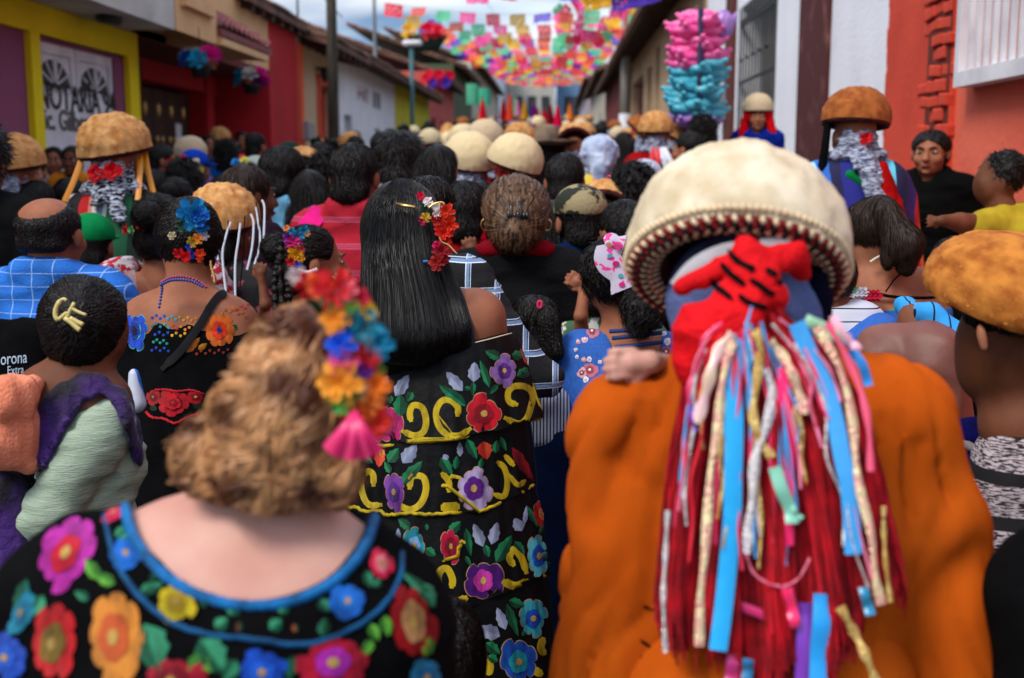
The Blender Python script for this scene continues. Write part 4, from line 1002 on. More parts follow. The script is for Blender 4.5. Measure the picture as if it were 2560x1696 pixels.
def sarape(name, base, stripes):
    """woven stripes running down the cloth; stripes = [(position 0..1, colour)...] across the shoulders"""
    if name in MATS: return MATS[name]
    m = bpy.data.materials.new(name); m.use_nodes = True; t = m.node_tree; n = t.nodes; b = n['Principled BSDF']; b.inputs['Roughness'].default_value = .85
    co = n.new('ShaderNodeTexCoord'); sx = n.new('ShaderNodeSeparateXYZ'); t.links.new(co.outputs['Object'], sx.inputs[0])
    nz = n.new('ShaderNodeTexNoise'); nz.inputs['Scale'].default_value = 5; t.links.new(co.outputs['Object'], nz.inputs[0])
    a = n.new('ShaderNodeMath'); a.operation = 'MULTIPLY_ADD'; t.links.new(nz.outputs['Fac'], a.inputs[0]); a.inputs[1].default_value = .05; t.links.new(sx.outputs[0], a.inputs[2])
    c = n.new('ShaderNodeMapRange'); c.inputs[1].default_value = -.35; c.inputs[2].default_value = .35; t.links.new(a.outputs[0], c.inputs[0])
    rp = n.new('ShaderNodeValToRGB'); rp.color_ramp.interpolation = 'CONSTANT'; el = rp.color_ramp.elements
    el[0].position = 0; el[0].color = (*srgb(base), 1); el[1].position = stripes[0][0]; el[1].color = (*srgb(stripes[0][1]), 1)
    for p_, h in stripes[1:]: e = el.new(p_); e.color = (*srgb(h), 1)
    t.links.new(c.outputs[0], rp.inputs[0]); t.links.new(rp.outputs[0], b.inputs['Base Color'])
    wv = n.new('ShaderNodeTexNoise'); wv.inputs['Scale'].default_value = 260; bp = n.new('ShaderNodeBump'); bp.inputs['Strength'].default_value = .4; bp.inputs['Distance'].default_value = .01
    t.links.new(co.outputs['Object'], wv.inputs[0]); t.links.new(wv.outputs['Fac'], bp.inputs['Height']); t.links.new(bp.outputs[0], b.inputs['Normal'])
    MATS[name] = m; return m
striped = lambda name, base, col, per=.011: mat(name, base, .85, lines=[(0, per, .42, col, 0)], bump=.3, bscale=120)
GSC = mat('grey_striped_scarf', '#50566c', .85, '#a0a6ba', nscale=110, stretch=(.35, .35, 1.6), detail=1, contrast=(.44, .56), bump=.4, bscale=100)
WSC = mat('black_white_scarf', '#101018', .85, '#b0b8c8', nscale=80, stretch=(.6, .6, 1.6), detail=1, contrast=(.46, .54), bump=.4, bscale=100)
REDC = cloth('#b80d14')
lobj('veil', 'headscarf', sdfvf([ell_((0, -.01, 1.52), (.094, .112, .095)), cap_((-.085, .01, 1.5), (-.13, .03, 1.3), .03, .04), cap_((.085, .01, 1.5), (.13, .03, 1.3), .03, .04), ell_((0, .1, 1.49), (.06, .09, .085), op='-', k=.015), half_((0, 0, 1.24), (0, 0, -1))], .008, k=.03), (.01, (28, 28, 28)))
lobj('hc', 'headcloth', sdfvf([ell_((0, -.015, 1.53), (.098, .116, .098)), cap_((0, -.1, 1.47), (0, -.12, 1.4), .05, .035), ell_((0, .12, 1.47), (.075, .09, .085), op='-', k=.015), half_((0, 0, 1.38), (0, 0, -1))], .008, k=.03), (.01, (22, 22, 22)))
eye_v = sdfvf([ell_((0, 0, 0), (.0125, .0125, .0125))], .004, .01); LIB['eye'] = mesh('eye', *eye_v)
pu_v = sdfvf([ell_((0, 0, 0), (.0065, .004, .0065))], .002, .01); LIB['iris'] = mesh('iris', *pu_v)
rose_me = {}
def rose(c, r=.018, seed=0, nn=5):
    key = (c, nn)
    if key not in rose_me: V, Q = rosette(1.0, nn, seed + 3, 4); rose_me[key] = mesh('hair_flower', V, Q, False, [satin(c, trans=.1) if c in () else mat('petal_' + c, c, .5, trans=.12, bump=.3, bscale=30)])
    return rose_me[key]
def add_flower(parent, c, loc, nrm, r, nn=5, name='hair_flower', world=False):
    o = obj(name, rose(c, nn=nn), parent)
    q = Vector(nrm).to_track_quat('Z', 'Y'); 
    if world: o.matrix_parent_inverse = Matrix.Translation(parent.location).inverted() if parent.name in WTH else Matrix()
    o.location = loc; o.rotation_mode = 'QUATERNION'; o.rotation_quaternion = q; o.scale = (r, r, r)
    return o
def face_parts(t, dark=True, c=(0, 0, 1.47)):
    for s in (-1, 1):
        e = obj('eye', LIB['eye'], t, EYEW); e.location = (c[0] + s * .03, c[1] + .0835, c[2] + .003); e.scale = (1, .8, .75)
        i = obj('iris', LIB['iris'], e, EYED); i.location = (0, .0115, 0)
        V, Q = tube([(c[0] + s * .014, c[1] + .097, c[2] + .022), (c[0] + s * .03, c[1] + .097, c[2] + .027), (c[0] + s * .047, c[1] + .085, c[2] + .021)], [.0035, .0045, .0025], 5)
        obj('eyebrow', (V, Q), t, HAIR)
    V, Q = tube([(c[0] - .022, c[1] + .1, c[2] - .067), (c[0], c[1] + .1065, c[2] - .066), (c[0] + .022, c[1] + .1, c[2] - .067)], [.003, .0075, .003], 6); obj('lips', (V, Q), t, LIP)

def person(label, px, ytop, d, kind='h_short', top=('shirt', '#884444'), bottom=None, skin=None, rot=0, hat=None, cap=None, flowers=(), face=False, hairmat=None, scarf=None, cape=None, gz=0, group=None, hscale=1.0, extra=None, tilt=0, xs=1.0, hatrot=(0.0, 0.0)):
    """place a figure so that its top reaches photo height ytop at axial depth d; rot 0 = back to the camera"""
    p = K(px, ytop, d); g = ground(p.y) + gz
    full = 1.585 + ((.078 if hat else .015 if cap else 0))
    sc = (p.z - g) / full
    w_ = max(.86, min(1.06, sc)) * xs
    t = thing('person', label, 'person', (p.x, p.y, g), rot, (w_, w_, sc), group=group)
    sk_ = skin or SKIN
    obj('body', LIB['head_body'], t, sk_)
    kd, cl = top; m_ = cl if not isinstance(cl, str) else cloth(cl)
    nm = {'shirt': 'shirt', 'tee': 'shirt', 'long': 'sweater', 'blouse': 'blouse', 'poncho': 'poncho'}[kd]
    if not cape: obj(nm, LIB[kd], t, m_)
    bt = bottom or ('trousers', '#1b2233'); obj(bt[0], LIB[bt[0]], t, cloth(bt[1]))
    if kind: obj('hair', LIB[kind], t, hairmat or HAIR)
    if cape: obj('poncho', LIB['poncho'], t, cape)
    if scarf:
        sf = obj('scarf', LIB['scarf'], t, scarf); sf.scale = (.9, 1, .68); sf.location = (0, 0, .467)
    if cap: obj('cap', LIB['cap'], t, cap if not isinstance(cap, str) else cloth(cap)).location = (0, 0, HZ)
    if hat:
        h = obj('fleece_hat', LIB['hat_s' if hat[1] else 'hat'], t, FL[hat[0]], mat2=FD[hat[0]]); h.location = (0, -.015, 1.537); h.rotation_euler = (hatrot[0], hatrot[1], 0)
        u = obj('hat_lining', LIB['hat_s_u' if hat[1] else 'hat_u'], h, LIN)
    for c, loc, r in flowers: add_flower(t, c, (loc[0], loc[1], loc[2] + HZ), Vector(loc) - Vector((0, -.01, 1.5)), r)
    if face: face_parts(t)
    if extra: extra(t)
    return t
def flowerband(cols, r=.02, n=None, a0=-.2, a1=PI + .2, z=1.575, rr=.09):
    """row of flowers arched over the head"""
    out_ = []
    n = n or len(cols)
    for i in range(n):
        a = a0 + (a1 - a0) * i / (n - 1); out_.append((cols[i % len(cols)], (rr * math.cos(a), -.03, z + (rr) * .62 * math.sin(a)), r))
    return out_
def sideflowers(cols, s=1, r=.017, seed=0):
    rs = random.Random(seed); return [(c, (s * .07 + rs.uniform(-.015, .015), -.06 + rs.uniform(-.02, .02), 1.6 - .028 * i), r * rs.uniform(.8, 1.2)) for i, c in enumerate(cols)]
def ribbons(t, cols, x0=-.08, x1=.08, z0=1.40, z1=.95, y=-.17, wd=.011, seed=0):
    rs = random.Random(seed)
    for i, c in enumerate(cols):
        x = x0 + (x1 - x0) * i / max(1, len(cols) - 1); zz = z1 + rs.uniform(-.1, .1)
        P = smoothpts([(x * .4, y + .04, z0), (x * .8, y - .01, z0 - .1), (x * 1.2 + rs.uniform(-.02, .02), y - .01, (z0 + zz) / 2), (x * 1.5 + rs.uniform(-.03, .03), y + .01, zz)], 10)
        obj('ribbon', ribbon(P, wd, (0, -1, 0)), t, satin(c))
# ================================================================ the crowd (listed far to near)
rs = random.Random(31)
SAR = sarape('sarape_red_green', '#b00d16', [(.30, '#d8c8c8'), (.32, '#140a10'), (.39, '#c01018'), (.44, '#d88070'), (.46, '#e4d8d8'), (.49, '#8098b0'), (.52, '#e0dcdc'), (.54, '#0c5a38'), (.64, '#06281c'), (.76, '#e0c8cc'), (.775, '#b00d16')])
SARB = sarape('sarape_blue', '#14187a', [(.16, '#3a9cc8'), (.24, '#7cc8e0'), (.29, '#2060b8'), (.36, '#101040'), (.42, '#14187a'), (.62, '#2a80c0'), (.68, '#60c0dc'), (.72, '#101440'), (.80, '#2a1060'), (.87, '#c82018'), (.91, '#e87030'), (.94, '#701018')])
# --- far crowd: rows
shirts = ['#a01820', '#30508a', '#c8c4c0', '#20242c', '#8a3050', '#3a7a90', '#c89040', '#e0d8d0', '#502828', '#284838', '#7a5a90', '#c05040']
sn = ['dark red', 'blue', 'light grey', 'black', 'plum', 'teal', 'ochre', 'off white', 'brown', 'dark green', 'violet', 'coral']
hk = [('h_short', 'short black hair'), ('h_long', 'long black hair'), ('h_pony', 'a black ponytail'), ('h_bun', 'hair in a bun'), ('h_short', 'short black hair')]
ht = [('cream', 'cream'), ('tan', 'tan'), ('brown', 'brown'), ('pale', 'pale')]
def where(px, d):
    a = 'left' if px < 1150 else 'middle' if px < 1420 else 'right'
    b_ = 'far up street' if d > 26 else 'halfway up street' if d > 13 else 'mid crowd'
    return f'{b_}, {a}'
cnt = 0
placed = []
for Y in [9.5, 11, 12.6, 14.5, 16.5, 19, 22, 25.5, 29.5, 34, 40, 47, 56]:
    x0, x1 = -2.95, 1.35
    n = 7 if Y < 30 else 8
    for i in range(n):
        x = x0 + (x1 - x0) * (i + .5 + rs.uniform(-.3, .3)) / n; y = Y + rs.uniform(-.6, .6)
        q = CAM + Vector((x, y, 0)); rel = CR.transposed() @ (Vector((x, y, 1.5 + ground(y))) - CAM); d = -rel.z; px = 1280 + F * rel.x / d
        hatp = .16 if px < 1080 else .5
        hgt = rs.uniform(1.5, 1.68); z = ground(y) + hgt; rel = CR.transposed() @ (Vector((x, y, z)) - CAM); yt = 848 - F * rel.y / -rel.z
        k = rs.randrange(12); h_ = rs.choice(hk)
        if rs.random() < hatp:
            c = rs.choice(ht); fc = rs.random() < .0
            person(f'dancer in {c[1]} fleece hat and {sn[k]} poncho {where(px, d)}', px, yt - F * .06 / d, d, None, ('shirt', shirts[k]), hat=(c[0], rs.random() < .4), cape=cloth(shirts[k]), scarf=rs.choice([GSC, REDC, WSC]), rot=rs.uniform(-.5, .5), group='far crowd seen from behind', hatrot=(rs.uniform(-.25, .25), rs.uniform(-.2, .2)))
        elif rs.random() < .16:
            person(f'onlooker in a {sn[(k + 3) % 12]} cap and {sn[k]} shirt {where(px, d)}', px, yt, d, 'h_short', ('tee', shirts[k]), cap=shirts[(k + 3) % 12], rot=rs.uniform(-.6, .6), group='far crowd seen from behind')
        else:
            person(f'onlooker with {h_[1]} and {sn[k]} top {where(px, d)}', px, yt, d, h_[0], (rs.choice(['shirt', 'tee', 'blouse']), shirts[k]), rot=rs.uniform(-.7, .7), skin=rs.choice([SKIN, SKIN_D]), group='far crowd seen from behind', flowers=sideflowers(['#e0203a', '#f0c030', '#e0609a'], 1, .02, cnt) if h_[0] != 'h_short' and rs.random() < .4 else ())
        cnt += 1
# --- people picked out in the photograph, mid distance
P_ = person
P_('two tone cream hat dancer in the centre, dome overlapped by two others in front', 1213, 299, 8.2, None, ('shirt', '#802028'), hat=('cream', 0), cape=cloth('#8a1420'), scarf=GSC, hatrot=(.15, 0))
P_('dancer with a shaggy brown and cream hat beyond the trio of pale domes', 1298, 303, 9.6, None, ('shirt', '#802028'), hat=('tan', 1), cape=cloth('#7a1c30'), scarf=REDC, rot=.5, hatrot=(-.3, 0))
P_('dancer with an orange brown hat behind the felt brimmed hat', 1362, 311, 10.5, None, ('shirt', '#802028'), hat=('brown', 0), cape=cloth('#4a2038'), scarf=GSC)
P_('dancer whose round tan hat tips back to show its full circle, centre right', 1436, 308, 7.6, None, ('shirt', '#802028'), hat=('tan', 0), cape=cloth('#601820'), scarf=WSC, hatrot=(-1.05, 0), xs=.92)
P_('dancer in the left hat of the front pair of cream domes, dark red brim', 1174, 330, 5.7, None, ('shirt', '#802028'), hat=('pale', 0), cape=cloth('#2a3044'), scarf=GSC, hatrot=(.28, .14), extra=lambda t: ribbons(t, ['#8a3a7a', '#c8a040', '#c01838', '#3a90c0'], seed=2))
P_('dancer in bright red poncho, right hat of the front pair of cream domes', 1288, 334, 5.5, None, ('shirt', '#c01010'), hat=('pale', 0), cape=cloth('#d8101a'), scarf=REDC, hatrot=(.12, .3), extra=lambda t: ribbons(t, ['#e0c030', '#d01020', '#e0c030', '#2a7ab0', '#e080a0'], .02, .2, seed=3))
def felt(t):
    h = obj('felt_hat', lathe([(.001, .12), (.04, .125), (.075, .1), (.085, .02), (.09, 0), (.2, .012), (.21, .03), (.2, .02), (.09, -.008)], 24), t, mat('brown_felt', '#7a6858', .9, '#4e4238', nscale=9)); h.location = (0, -.01, 1.56)
    obj('hat_band', lathe([(.087, .03), (.0935, .028), (.0945, .0), (.09, -.002)], 24), h, BLACK)
P_('man in a brown felt cowboy hat in front of the orange brown fleece hat', 1367, 352, 7.6, 'h_short', ('shirt', '#1c1a20'), extra=felt)
P_('dancer wrapped in a pale blue and grey headcloth with red and yellow ties', 1498, 352, 6.3, None, ('shirt', '#5a2a5a'), cap=mat('pale_blue_headcloth', '#b8c4dc', .7, '#7a88a8', nscale=9), scarf=GSC, cape=cloth('#b01828'), xs=1.02, extra=lambda t: (ribbons(t, ['#d8b820', '#e01828', '#e04060'], -.1, .08, 1.42, 1.15, wd=.03, seed=5), obj('headcloth', LIB['hc'], t, mat('pale_blue_headcloth', '#b8c4dc', .7))) if 'hc' in LIB else ribbons(t, ['#d8b820', '#e01828', '#e04060'], -.1, .08, 1.42, 1.15, wd=.03, seed=5))
P_('dark haired person in front of the round tan hat, wearing a black top', 1412, 385, 5.0, 'h_short', ('tee', '#15151a'))
P_('dancer with tan hat and grey striped deep red cape left of the candy stand', 1640, 278, 8.6, None, ('shirt', '#802028'), hat=('tan', 0), cape=cloth('#a00c18'), scarf=GSC, gz=.12, hatrot=(.05, 0), extra=lambda t: ribbons(t, ['#d01020', '#d01020', '#c8ccd8', '#c8ccd8'], -.05, .12, wd=.018, seed=6))
P_('dancer in a small brown hat left of the deep red cape', 1597, 289, 10.5, None, ('shirt', '#802028'), hat=('brown', 0), cape=cloth('#20202c'), scarf=GSC, gz=.1, hatrot=(0, .8))
P_('dancer in a tan hat leaning right of the deep red cape', 1685, 300, 9.6, None, ('shirt', '#802028'), hat=('tan', 0), cape=cloth('#30202c'), scarf=GSC, gz=.1, hatrot=(0, .6))
P_('onlooker with dark hair below the candy stand holding a blue phone', 1752, 292, 8.6, 'h_curly', ('tee', '#9a7a74'), rot=.9, gz=.2)
P_('person with brown hair in pink top right of the deep red cape', 1722, 330, 8.0, 'h_short', ('tee', '#303038'), rot=.9, face=True)
P_('person in a white bucket cap in front of the deep red cape', 1612, 396, 5.6, 'h_short', ('tee', '#141418'), cap='#c4cae0')
P_('person in black with dark hair right behind the big cream hat', 1585, 415, 4.6, 'h_curly', ('tee', '#121216'))
P_('person with black hair at left edge of the big cream hat', 1560, 500, 3.7, 'h_short', ('tee', '#0c0d12'), rot=.5)
P_('child in a tan fleece hat seen behind the camouflage cap', 1512, 450, 4.6, None, ('tee', '#1a1c28'), hat=('tan', 0), scarf=WSC, hatrot=(-.9, .2))
camo = mat('camouflage_cloth', '#20221a', .85, '#8a7c5c', nscale=14, contrast=(.5, .53), bump=.3, bscale=100)
P_('man in a camouflage cap and navy blue shirt', 1450, 458, 3.9, 'h_short', ('shirt', '#142a58'), cap=camo, rot=.3)
P_('young dancer facing us in cream hat, red headscarf and blue shirt by the iron grille', 1896, 233, 9.4, 'h_short', ('long', '#122a8a'), rot=PI - .15, face=True, hat=('cream', 0), gz=.35, extra=lambda t: (obj('headscarf', LIB['veil'], t, cloth('#d80e1c'))) if 'veil' in LIB else None)
# left side
P_('girl smiling in a white jacket before the notary door', 132, 367, 8.6, 'h_pony', ('long', '#b8b8bc'), rot=PI + .35, face=True, gz=.16)
P_('girl in an orange top looking down before the notary door', 178, 366, 8.4, 'h_bun', ('tee', '#e08828'), rot=PI + .1, face=True, gz=.16, skin=SKIN_D)
P_('dancer with a tan hat, grey scarf and red cape at left edge', 36, 334, 5.2, None, ('shirt', '#802028'), hat=('tan', 0), cape=cloth('#c0101a'), scarf=GSC, rot=-.1, hatrot=(.1, -.1), extra=lambda t: ribbons(t, ['#d01020'], .1, .1, seed=8))
P_('woman half hidden between the left edge dancer and the yellow post', 75, 385, 7.0, 'h_short', ('tee', '#6a4048'), rot=PI + .5, face=True)
P_('person with black hair in front of the two girls at left', 92, 452, 5.2, 'h_short', ('tee', '#803038'))
P_('person with black hair left of the striped serape', 172, 445, 5.4, 'h_short', ('tee', '#a8a8b0'), rot=.3)
P_('child with black hair low beside the balding man', 60, 505, 4.3, 'h_short', ('tee', '#5a2028'), rot=.2)
P_('dancer in a tan hat before the dark wooden doors', 549, 317, 12.5, None, ('shirt', '#802028'), hat=('tan', 0), cape=cloth('#403038'), scarf=REDC, gz=.16, hatrot=(.1, .1))
P_('man facing the street against the dark red wall', 604, 328, 13, 'h_crop', ('tee', '#5a3030'), rot=PI + .3, face=True, gz=.16)
P_('woman in dark clothes left of the tan hat by the doors', 520, 338, 12, 'h_long', ('tee', '#283a6a'), rot=PI + .6, face=True, gz=.16)
P_('person in a bright blue top before the tan hat by the wooden doors', 566, 352, 9.5, 'h_curly', ('tee', '#1858a8'))
P_('man in turquoise shirt seen in profile below the wooden doors', 405, 362, 8.5, 'h_crop', ('tee', '#1880a8'), rot=-1.2, face=True)
P_('boy in a royal blue and white cap', 486, 372, 7.5, 'h_short', ('tee', '#283a8a'), cap='#1848c0', rot=-.4)
P_('woman in a pale grey cap near the red wall', 640, 388, 7.5, 'h_short', ('tee', '#202028'), cap='#b8c4b8')
P_('woman with a black bun and band of yellow and crimson flowers', 462, 402, 6.2, 'h_curly', ('blouse', '#20181c'), flowers=flowerband(['#e8d040', '#e8d8a0', '#e03058', '#c01830', '#e03058'], .022))
P_('person with dark hair left of the flower banded woman', 385, 425, 6.0, 'h_short', ('tee', '#2080a0'))
P_('woman with blue and yellow hair flowers near the red wall', 612, 402, 6.6, 'h_long', ('blouse', '#201c24'), flowers=[('#2a90d8', (-.03, -.08, 1.6), .03), ('#e8e060', (.02, -.08, 1.61), .03), ('#d82040', (.0, -.05, 1.63), .025)])
P_('woman with a pink flower at her neck below the flower band', 440, 445, 5.2, 'h_bun', ('blouse', '#281a20'), flowers=[('#e86a90', (-.05, -.07, 1.46), .022), ('#e01828', (.04, -.08, 1.45), .024)])
P_('dark haired person behind the brown haired woman', 560, 440, 5.6, 'h_short', ('tee', '#241a18'))
P_('dancer in a tan straw hat tied with red and gold flowers', 757, 368, 6.6, None, ('blouse', '#b08878'), hat=('tan', 0), rot=.2, hatrot=(-.8, .2), flowers=sideflowers(['#e03050', '#e0c040', '#d82040', '#e8a0a8', '#d81818', '#e0b040'], 1, .02, 4))
P_('person with curly black hair right of the flower tied hat', 822, 380, 5.8, 'h_curly', ('tee', '#902840'))
P_('man with black hair beside the wooden pole', 800, 356, 7.4, 'h_short', ('tee', '#b86030'))
P_('short dark haired child between light blue and red shirts', 770, 425, 4.9, 'h_long', ('tee', '#a8888a'))
P_('person with black hair holding a white and blue phone', 955, 330, 8.6, 'h_short', ('tee', '#242428'))
P_('woman with long brown hair in profile, bare right shoulder', 618, 412, 4.4, 'h_long', ('blouse', '#2a1c28'), rot=-.8, face=True, hairmat=HAIR_B, skin=SKIN_D)
P_('man with black hair in a light blue collared shirt', 708, 366, 4.9, 'h_short', ('shirt', '#78b8e0'), rot=-.35, xs=1.08)
stripeR = mat('crimson_striped_shirt', '#a00e26', .85, lines=[(2, .09, .03, '#b05a78', .2), (2, .09, .03, '#a84a6a', .28), (2, .09, .03, '#b05a78', .36)], bump=.4, bscale=200)
def strap(t):
    P = smoothpts([(-.1, -.06, 1.36), (-.14, -.13, 1.28), (-.17, -.15, 1.15), (-.19, -.13, 1.0)], 10); obj('bag_strap', ribbon(P, .032, (0, -1, 0)), t, cloth('#f02a8a'))
P_('man with thick black hair in a crimson striped shirt', 886, 359, 4.3, 'h_short', ('shirt', stripeR), rot=-.15, xs=1.04, extra=strap)
def radio(t):
    vf = textvf('RADIO', .075, .0015, .003); M = Matrix.Translation((-.15, -.128, 1.165)) @ Matrix.Rotation(PI / 2, 4, 'X'); obj('lettering', put(vf, M), t, cloth('#1a80b0'), smooth=False)
    P = smoothpts([(.09, -.02, 1.365), (.06, -.12, 1.28), (.0, -.14, 1.2), (-.12, -.135, 1.08)], 10); obj('bag_strap', ribbon(P, .022, (0, -1, 0)), t, BLACK)
P_('man in a white shirt printed with blue letters and a black strap', 1003, 330, 4.9, 'h_spiky', ('tee', '#ccd0d0'), rot=-.05, xs=1.12, extra=radio)
t_ = P_('girl in a bright red long sleeved top with dark hair held up by an adult', 1095, 362, 4.3, 'h_long', ('long', '#d01030'), rot=-.2, gz=.35, bottom=('trousers', '#e82050'))
P_('boy with black hair behind the long haired woman', 1160, 452, 4.0, 'h_short', ('tee', '#a01020'))
P_('person with black hair right of the boy, half hidden', 1205, 455, 4.6, 'h_short', ('tee', '#c01818'))
# right wall
P_('man with short black hair and black polo facing the camera against the coral wall', 2330, 326, 5.75, 'h_crop', ('shirt', '#0c0c0e'), rot=PI - .5, face=True, gz=.2, xs=1.15)
P_('person with pink hair tie behind the big hat', 2075, 400, 5.6, 'h_short', ('tee', '#805048'), rot=2.4, face=True)
P_('child with black hair under the outstretched arm', 2390, 592, 3.4, 'h_short', ('tee', '#101012'))
P_('person with dark hair between the striped top and the pony tailed woman', 2075, 620, 3.2, 'h_short', ('tee', '#141014'))
# ================================================================ foreground people, each modelled on its own
def cc(x, y, d, r, x2=None, y2=None, d2=None, r2=None, **kw):
    if x2 is None: x2, y2, d2, r2 = x + .01, y, d, r
    return cap_(tuple(K(x, y, d)), tuple(K(x2, y2, d2)), r * d / F, r2 * d2 / F, **kw)
def ee(x, y, d, rx, ry, rz=None, rot=0, **kw):
    a = math.radians(rot); R = CRn @ np.array([[math.cos(a), -math.sin(a), 0], [math.sin(a), math.cos(a), 0], [0, 0, 1]]).T if rot else CRn
    s = d / F; return ell_(tuple(K(x, y, d)), (rx * s, ry * s, (rz if rz else rx) * s), R, **kw)
def bvh(V, Q):
    Q = Q.tolist() if isinstance(Q, np.ndarray) else Q
    return BVHTree.FromPolygons([tuple(v) for v in np.asarray(V)], Q)
def hit(B, px, py, fall=None):
    r = RAY(px, py); h = B.ray_cast(CAM, r, 12)
    if h[0] is None:
        q = B.find_nearest(fall if fall is not None else CAM + r * 1.5); return q[0], (CAM - q[0]).normalized(), False
    n = h[1]; n = n if n.dot(r) < 0 else -n
    return h[0], n, True
def sobj(name, prims, res, m, parent, k=.02, wr=None, sm=1, **kw):
    V, Q = sdfvf(prims, res, k)
    if sm: V = relax(V, Q, sm)
    if wr: V = wrinkle(V, Q, *wr)
    o = obj(name, mesh(name, V, Q), parent, m, **kw)
    return o, V, Q
def patchvf(B, outline, c, rings=(.35, .7, 1), off=.0012, bulge=0.0, nb=0):
    """surface patch: outline (list of px,py), centre c, laid on the cloth"""
    h, n, ok = hit(B, *c)
    if not ok: return None
    V = [tuple(h + n * (off + bulge * .4))]; m = len(outline); Q = []
    for r_ in rings:
        for i, (x, y) in enumerate(outline):
            q, nn, k_ = hit(B, c[0] + (x - c[0]) * r_, c[1] + (y - c[1]) * r_, h)
            if (q - h).length > .12: q = h + (q - h) * .12 / (q - h).length
            b_ = bulge * math.sin(PI * min(1, r_ * .9)) * (abs(math.sin(nb * PI * i / m)) ** .5 if nb else 1)
            V.append(tuple(q + nn * (off + b_)))
    for i in range(m): Q.append([0, 1 + i, 1 + (i + 1) % m])
    for k in range(len(rings) - 1):
        for i in range(m): Q.append([1 + k * m + i, 1 + (k + 1) * m + i, 1 + (k + 1) * m + (i + 1) % m, 1 + k * m + (i + 1) % m])
    return V, Q
def flower(B, parent, cx, cy, rx, ry, c1, c2, c3='#c8a050', rot=0, n=7, seed=0, off=.0015, inner=.52, edge=None, name='embroidered_flower', mf=silk):
    rs = random.Random(seed + int(cx)); m = n * 8; a0 = rs.random() * 6; ro = math.radians(rot); parts = []; mi = []
    jit = [rs.uniform(.76, 1.12) for _ in range(n)]
    def out(sc, nn, ph, dep):
        o = []
        for i in range(m):
            a = 2 * PI * i / m; f_ = abs(math.sin(nn * (a + ph) / 2)) ** .4; k = int((a * nn / (2 * PI))) % n; f_ *= 1 + .10 * math.sin(a * 2 + a0) + .06 * math.sin(a * 3.0 + cx)
            r_ = sc * (1 - dep + dep * f_) * (jit[k] if sc > .9 else 1); x = rx * r_ * math.cos(a + a0); y = ry * r_ * math.sin(a + a0)
            o.append((cx + x * math.cos(ro) - y * math.sin(ro), cy + x * math.sin(ro) + y * math.cos(ro)))
        return o
    lay = [(1, n, 0, .16, c1, off), (inner, 5, .5, .2, c2, off + .0016), (.17, 5, 0, .1, c3, off + .003)]
    if edge: lay = [(1.05, n, 0, .16, edge, off - .0006)] + lay
    mats_ = []
    for sc, nn, ph, dep, c_, of in lay:
        p = patchvf(B, out(sc, nn, ph, dep), (cx, cy), off=of, bulge=.0008 if sc > .4 else .0004, nb=nn if sc > .9 else nn)
        if p is None: return None
        parts.append(p); mi += [len(mats_)] * len(p[1]); mats_.append(mf(c_))
    V, Q = joinvf(parts); return obj(name, mesh(name, V, Q, True, mats_, mi), parent)
def leaf(B, parent, x0, y0, x1, y1, w_, ca='#1c7a4a', cb='#0c4a30', off=.0012, name='embroidered_leaf', mf=silk):
    dx, dy = x1 - x0, y1 - y0; L_ = math.hypot(dx, dy); nx_, ny_ = -dy / L_, dx / L_; ns = 7; V = []; ok = 0
    h0, _, o0 = hit(B, (x0 + x1) / 2, (y0 + y1) / 2)
    if not o0: return None
    for i in range(ns + 1):
        t_ = i / ns; ww = w_ * (math.sin(PI * t_ ** .8) ** .8) * (1 + .12 * (-1) ** i) + .5
        for k in (-1, -.5, 0, .5, 1):
            q, n_, k_ = hit(B, x0 + dx * t_ + nx_ * ww * k, y0 + dy * t_ + ny_ * ww * k, h0)
            V.append(tuple(q + n_ * (off + (.0007 if abs(k) == .5 else 0))))
    Q = []; mi = []
    for i in range(ns):
        for j in range(4): Q.append([i * 5 + j, i * 5 + j + 1, i * 5 + 6 + j, i * 5 + 5 + j]); mi.append(0 if j < 2 else 1)
    return obj(name, mesh(name, V, Q, True, [mf(ca), mf(cb)], mi), parent)
def scroll(B, parent, pts, w_, c_='#c8a818', off=.0012, name='embroidered_scroll', m=None):
    P = smoothpts(pts, max(8, len(pts) * 5)); n = len(P); V = []; h0 = hit(B, *P[n // 2])
    T = np.gradient(P, axis=0); T /= np.linalg.norm(T, axis=1, keepdims=True) + 1e-9
    for i in range(n):
        ww = w_ * (1 if 1 < i < n - 2 else .6)
        for k in (-1, -.4, .4, 1):
            q, n_, ok = hit(B, P[i][0] - T[i][1] * ww * k, P[i][1] + T[i][0] * ww * k, h0[0]); V.append(tuple(q + n_ * (off + (.0005 if abs(k) < .5 else 0))))
    Q = [[i * 4 + j, i * 4 + j + 1, i * 4 + 5 + j, i * 4 + 4 + j] for i in range(n - 1) for j in range(3)]
    return obj(name, (V, Q), parent, m or silk(c_))
def edging(B, parent, pts, rpx, d, c_, name='edging', wob=0, n=None, m=None, off=.001):
    P = smoothpts(pts, n or len(pts) * 6); W_ = []
    for i, (x, y) in enumerate(P):
        q, n_, ok = hit(B, x, y + (wob * abs(math.sin(i * .9)) if wob else 0)); W_.append(q + n_ * off)
    return obj(name, tube(W_, rpx * d / F, 6), parent, m or silk(c_))
def w3(f, ox, oy): return lambda x, y: (ox + x / f, oy + y / f)
def petals3d(parent, lst, d, name='hair_flower', nrm=None, nn=6):
    """real blossoms: (px,py,radius px,colour[,depth])"""
    for i, it in enumerate(lst):
        px, py, r, c_ = it[:4]; dd = it[4] if len(it) > 4 else d; rs = random.Random(i)
        n_ = (Vector(nrm) if nrm else -RAY(px, py)) + Vector((rs.uniform(-.5, .5), rs.uniform(-.3, .3), rs.uniform(-.4, .5)))
        add_flower(parent, c_, K(px, py, dd), n_, r * 1.3 * dd / F, nn=nn, name=name, world=True)
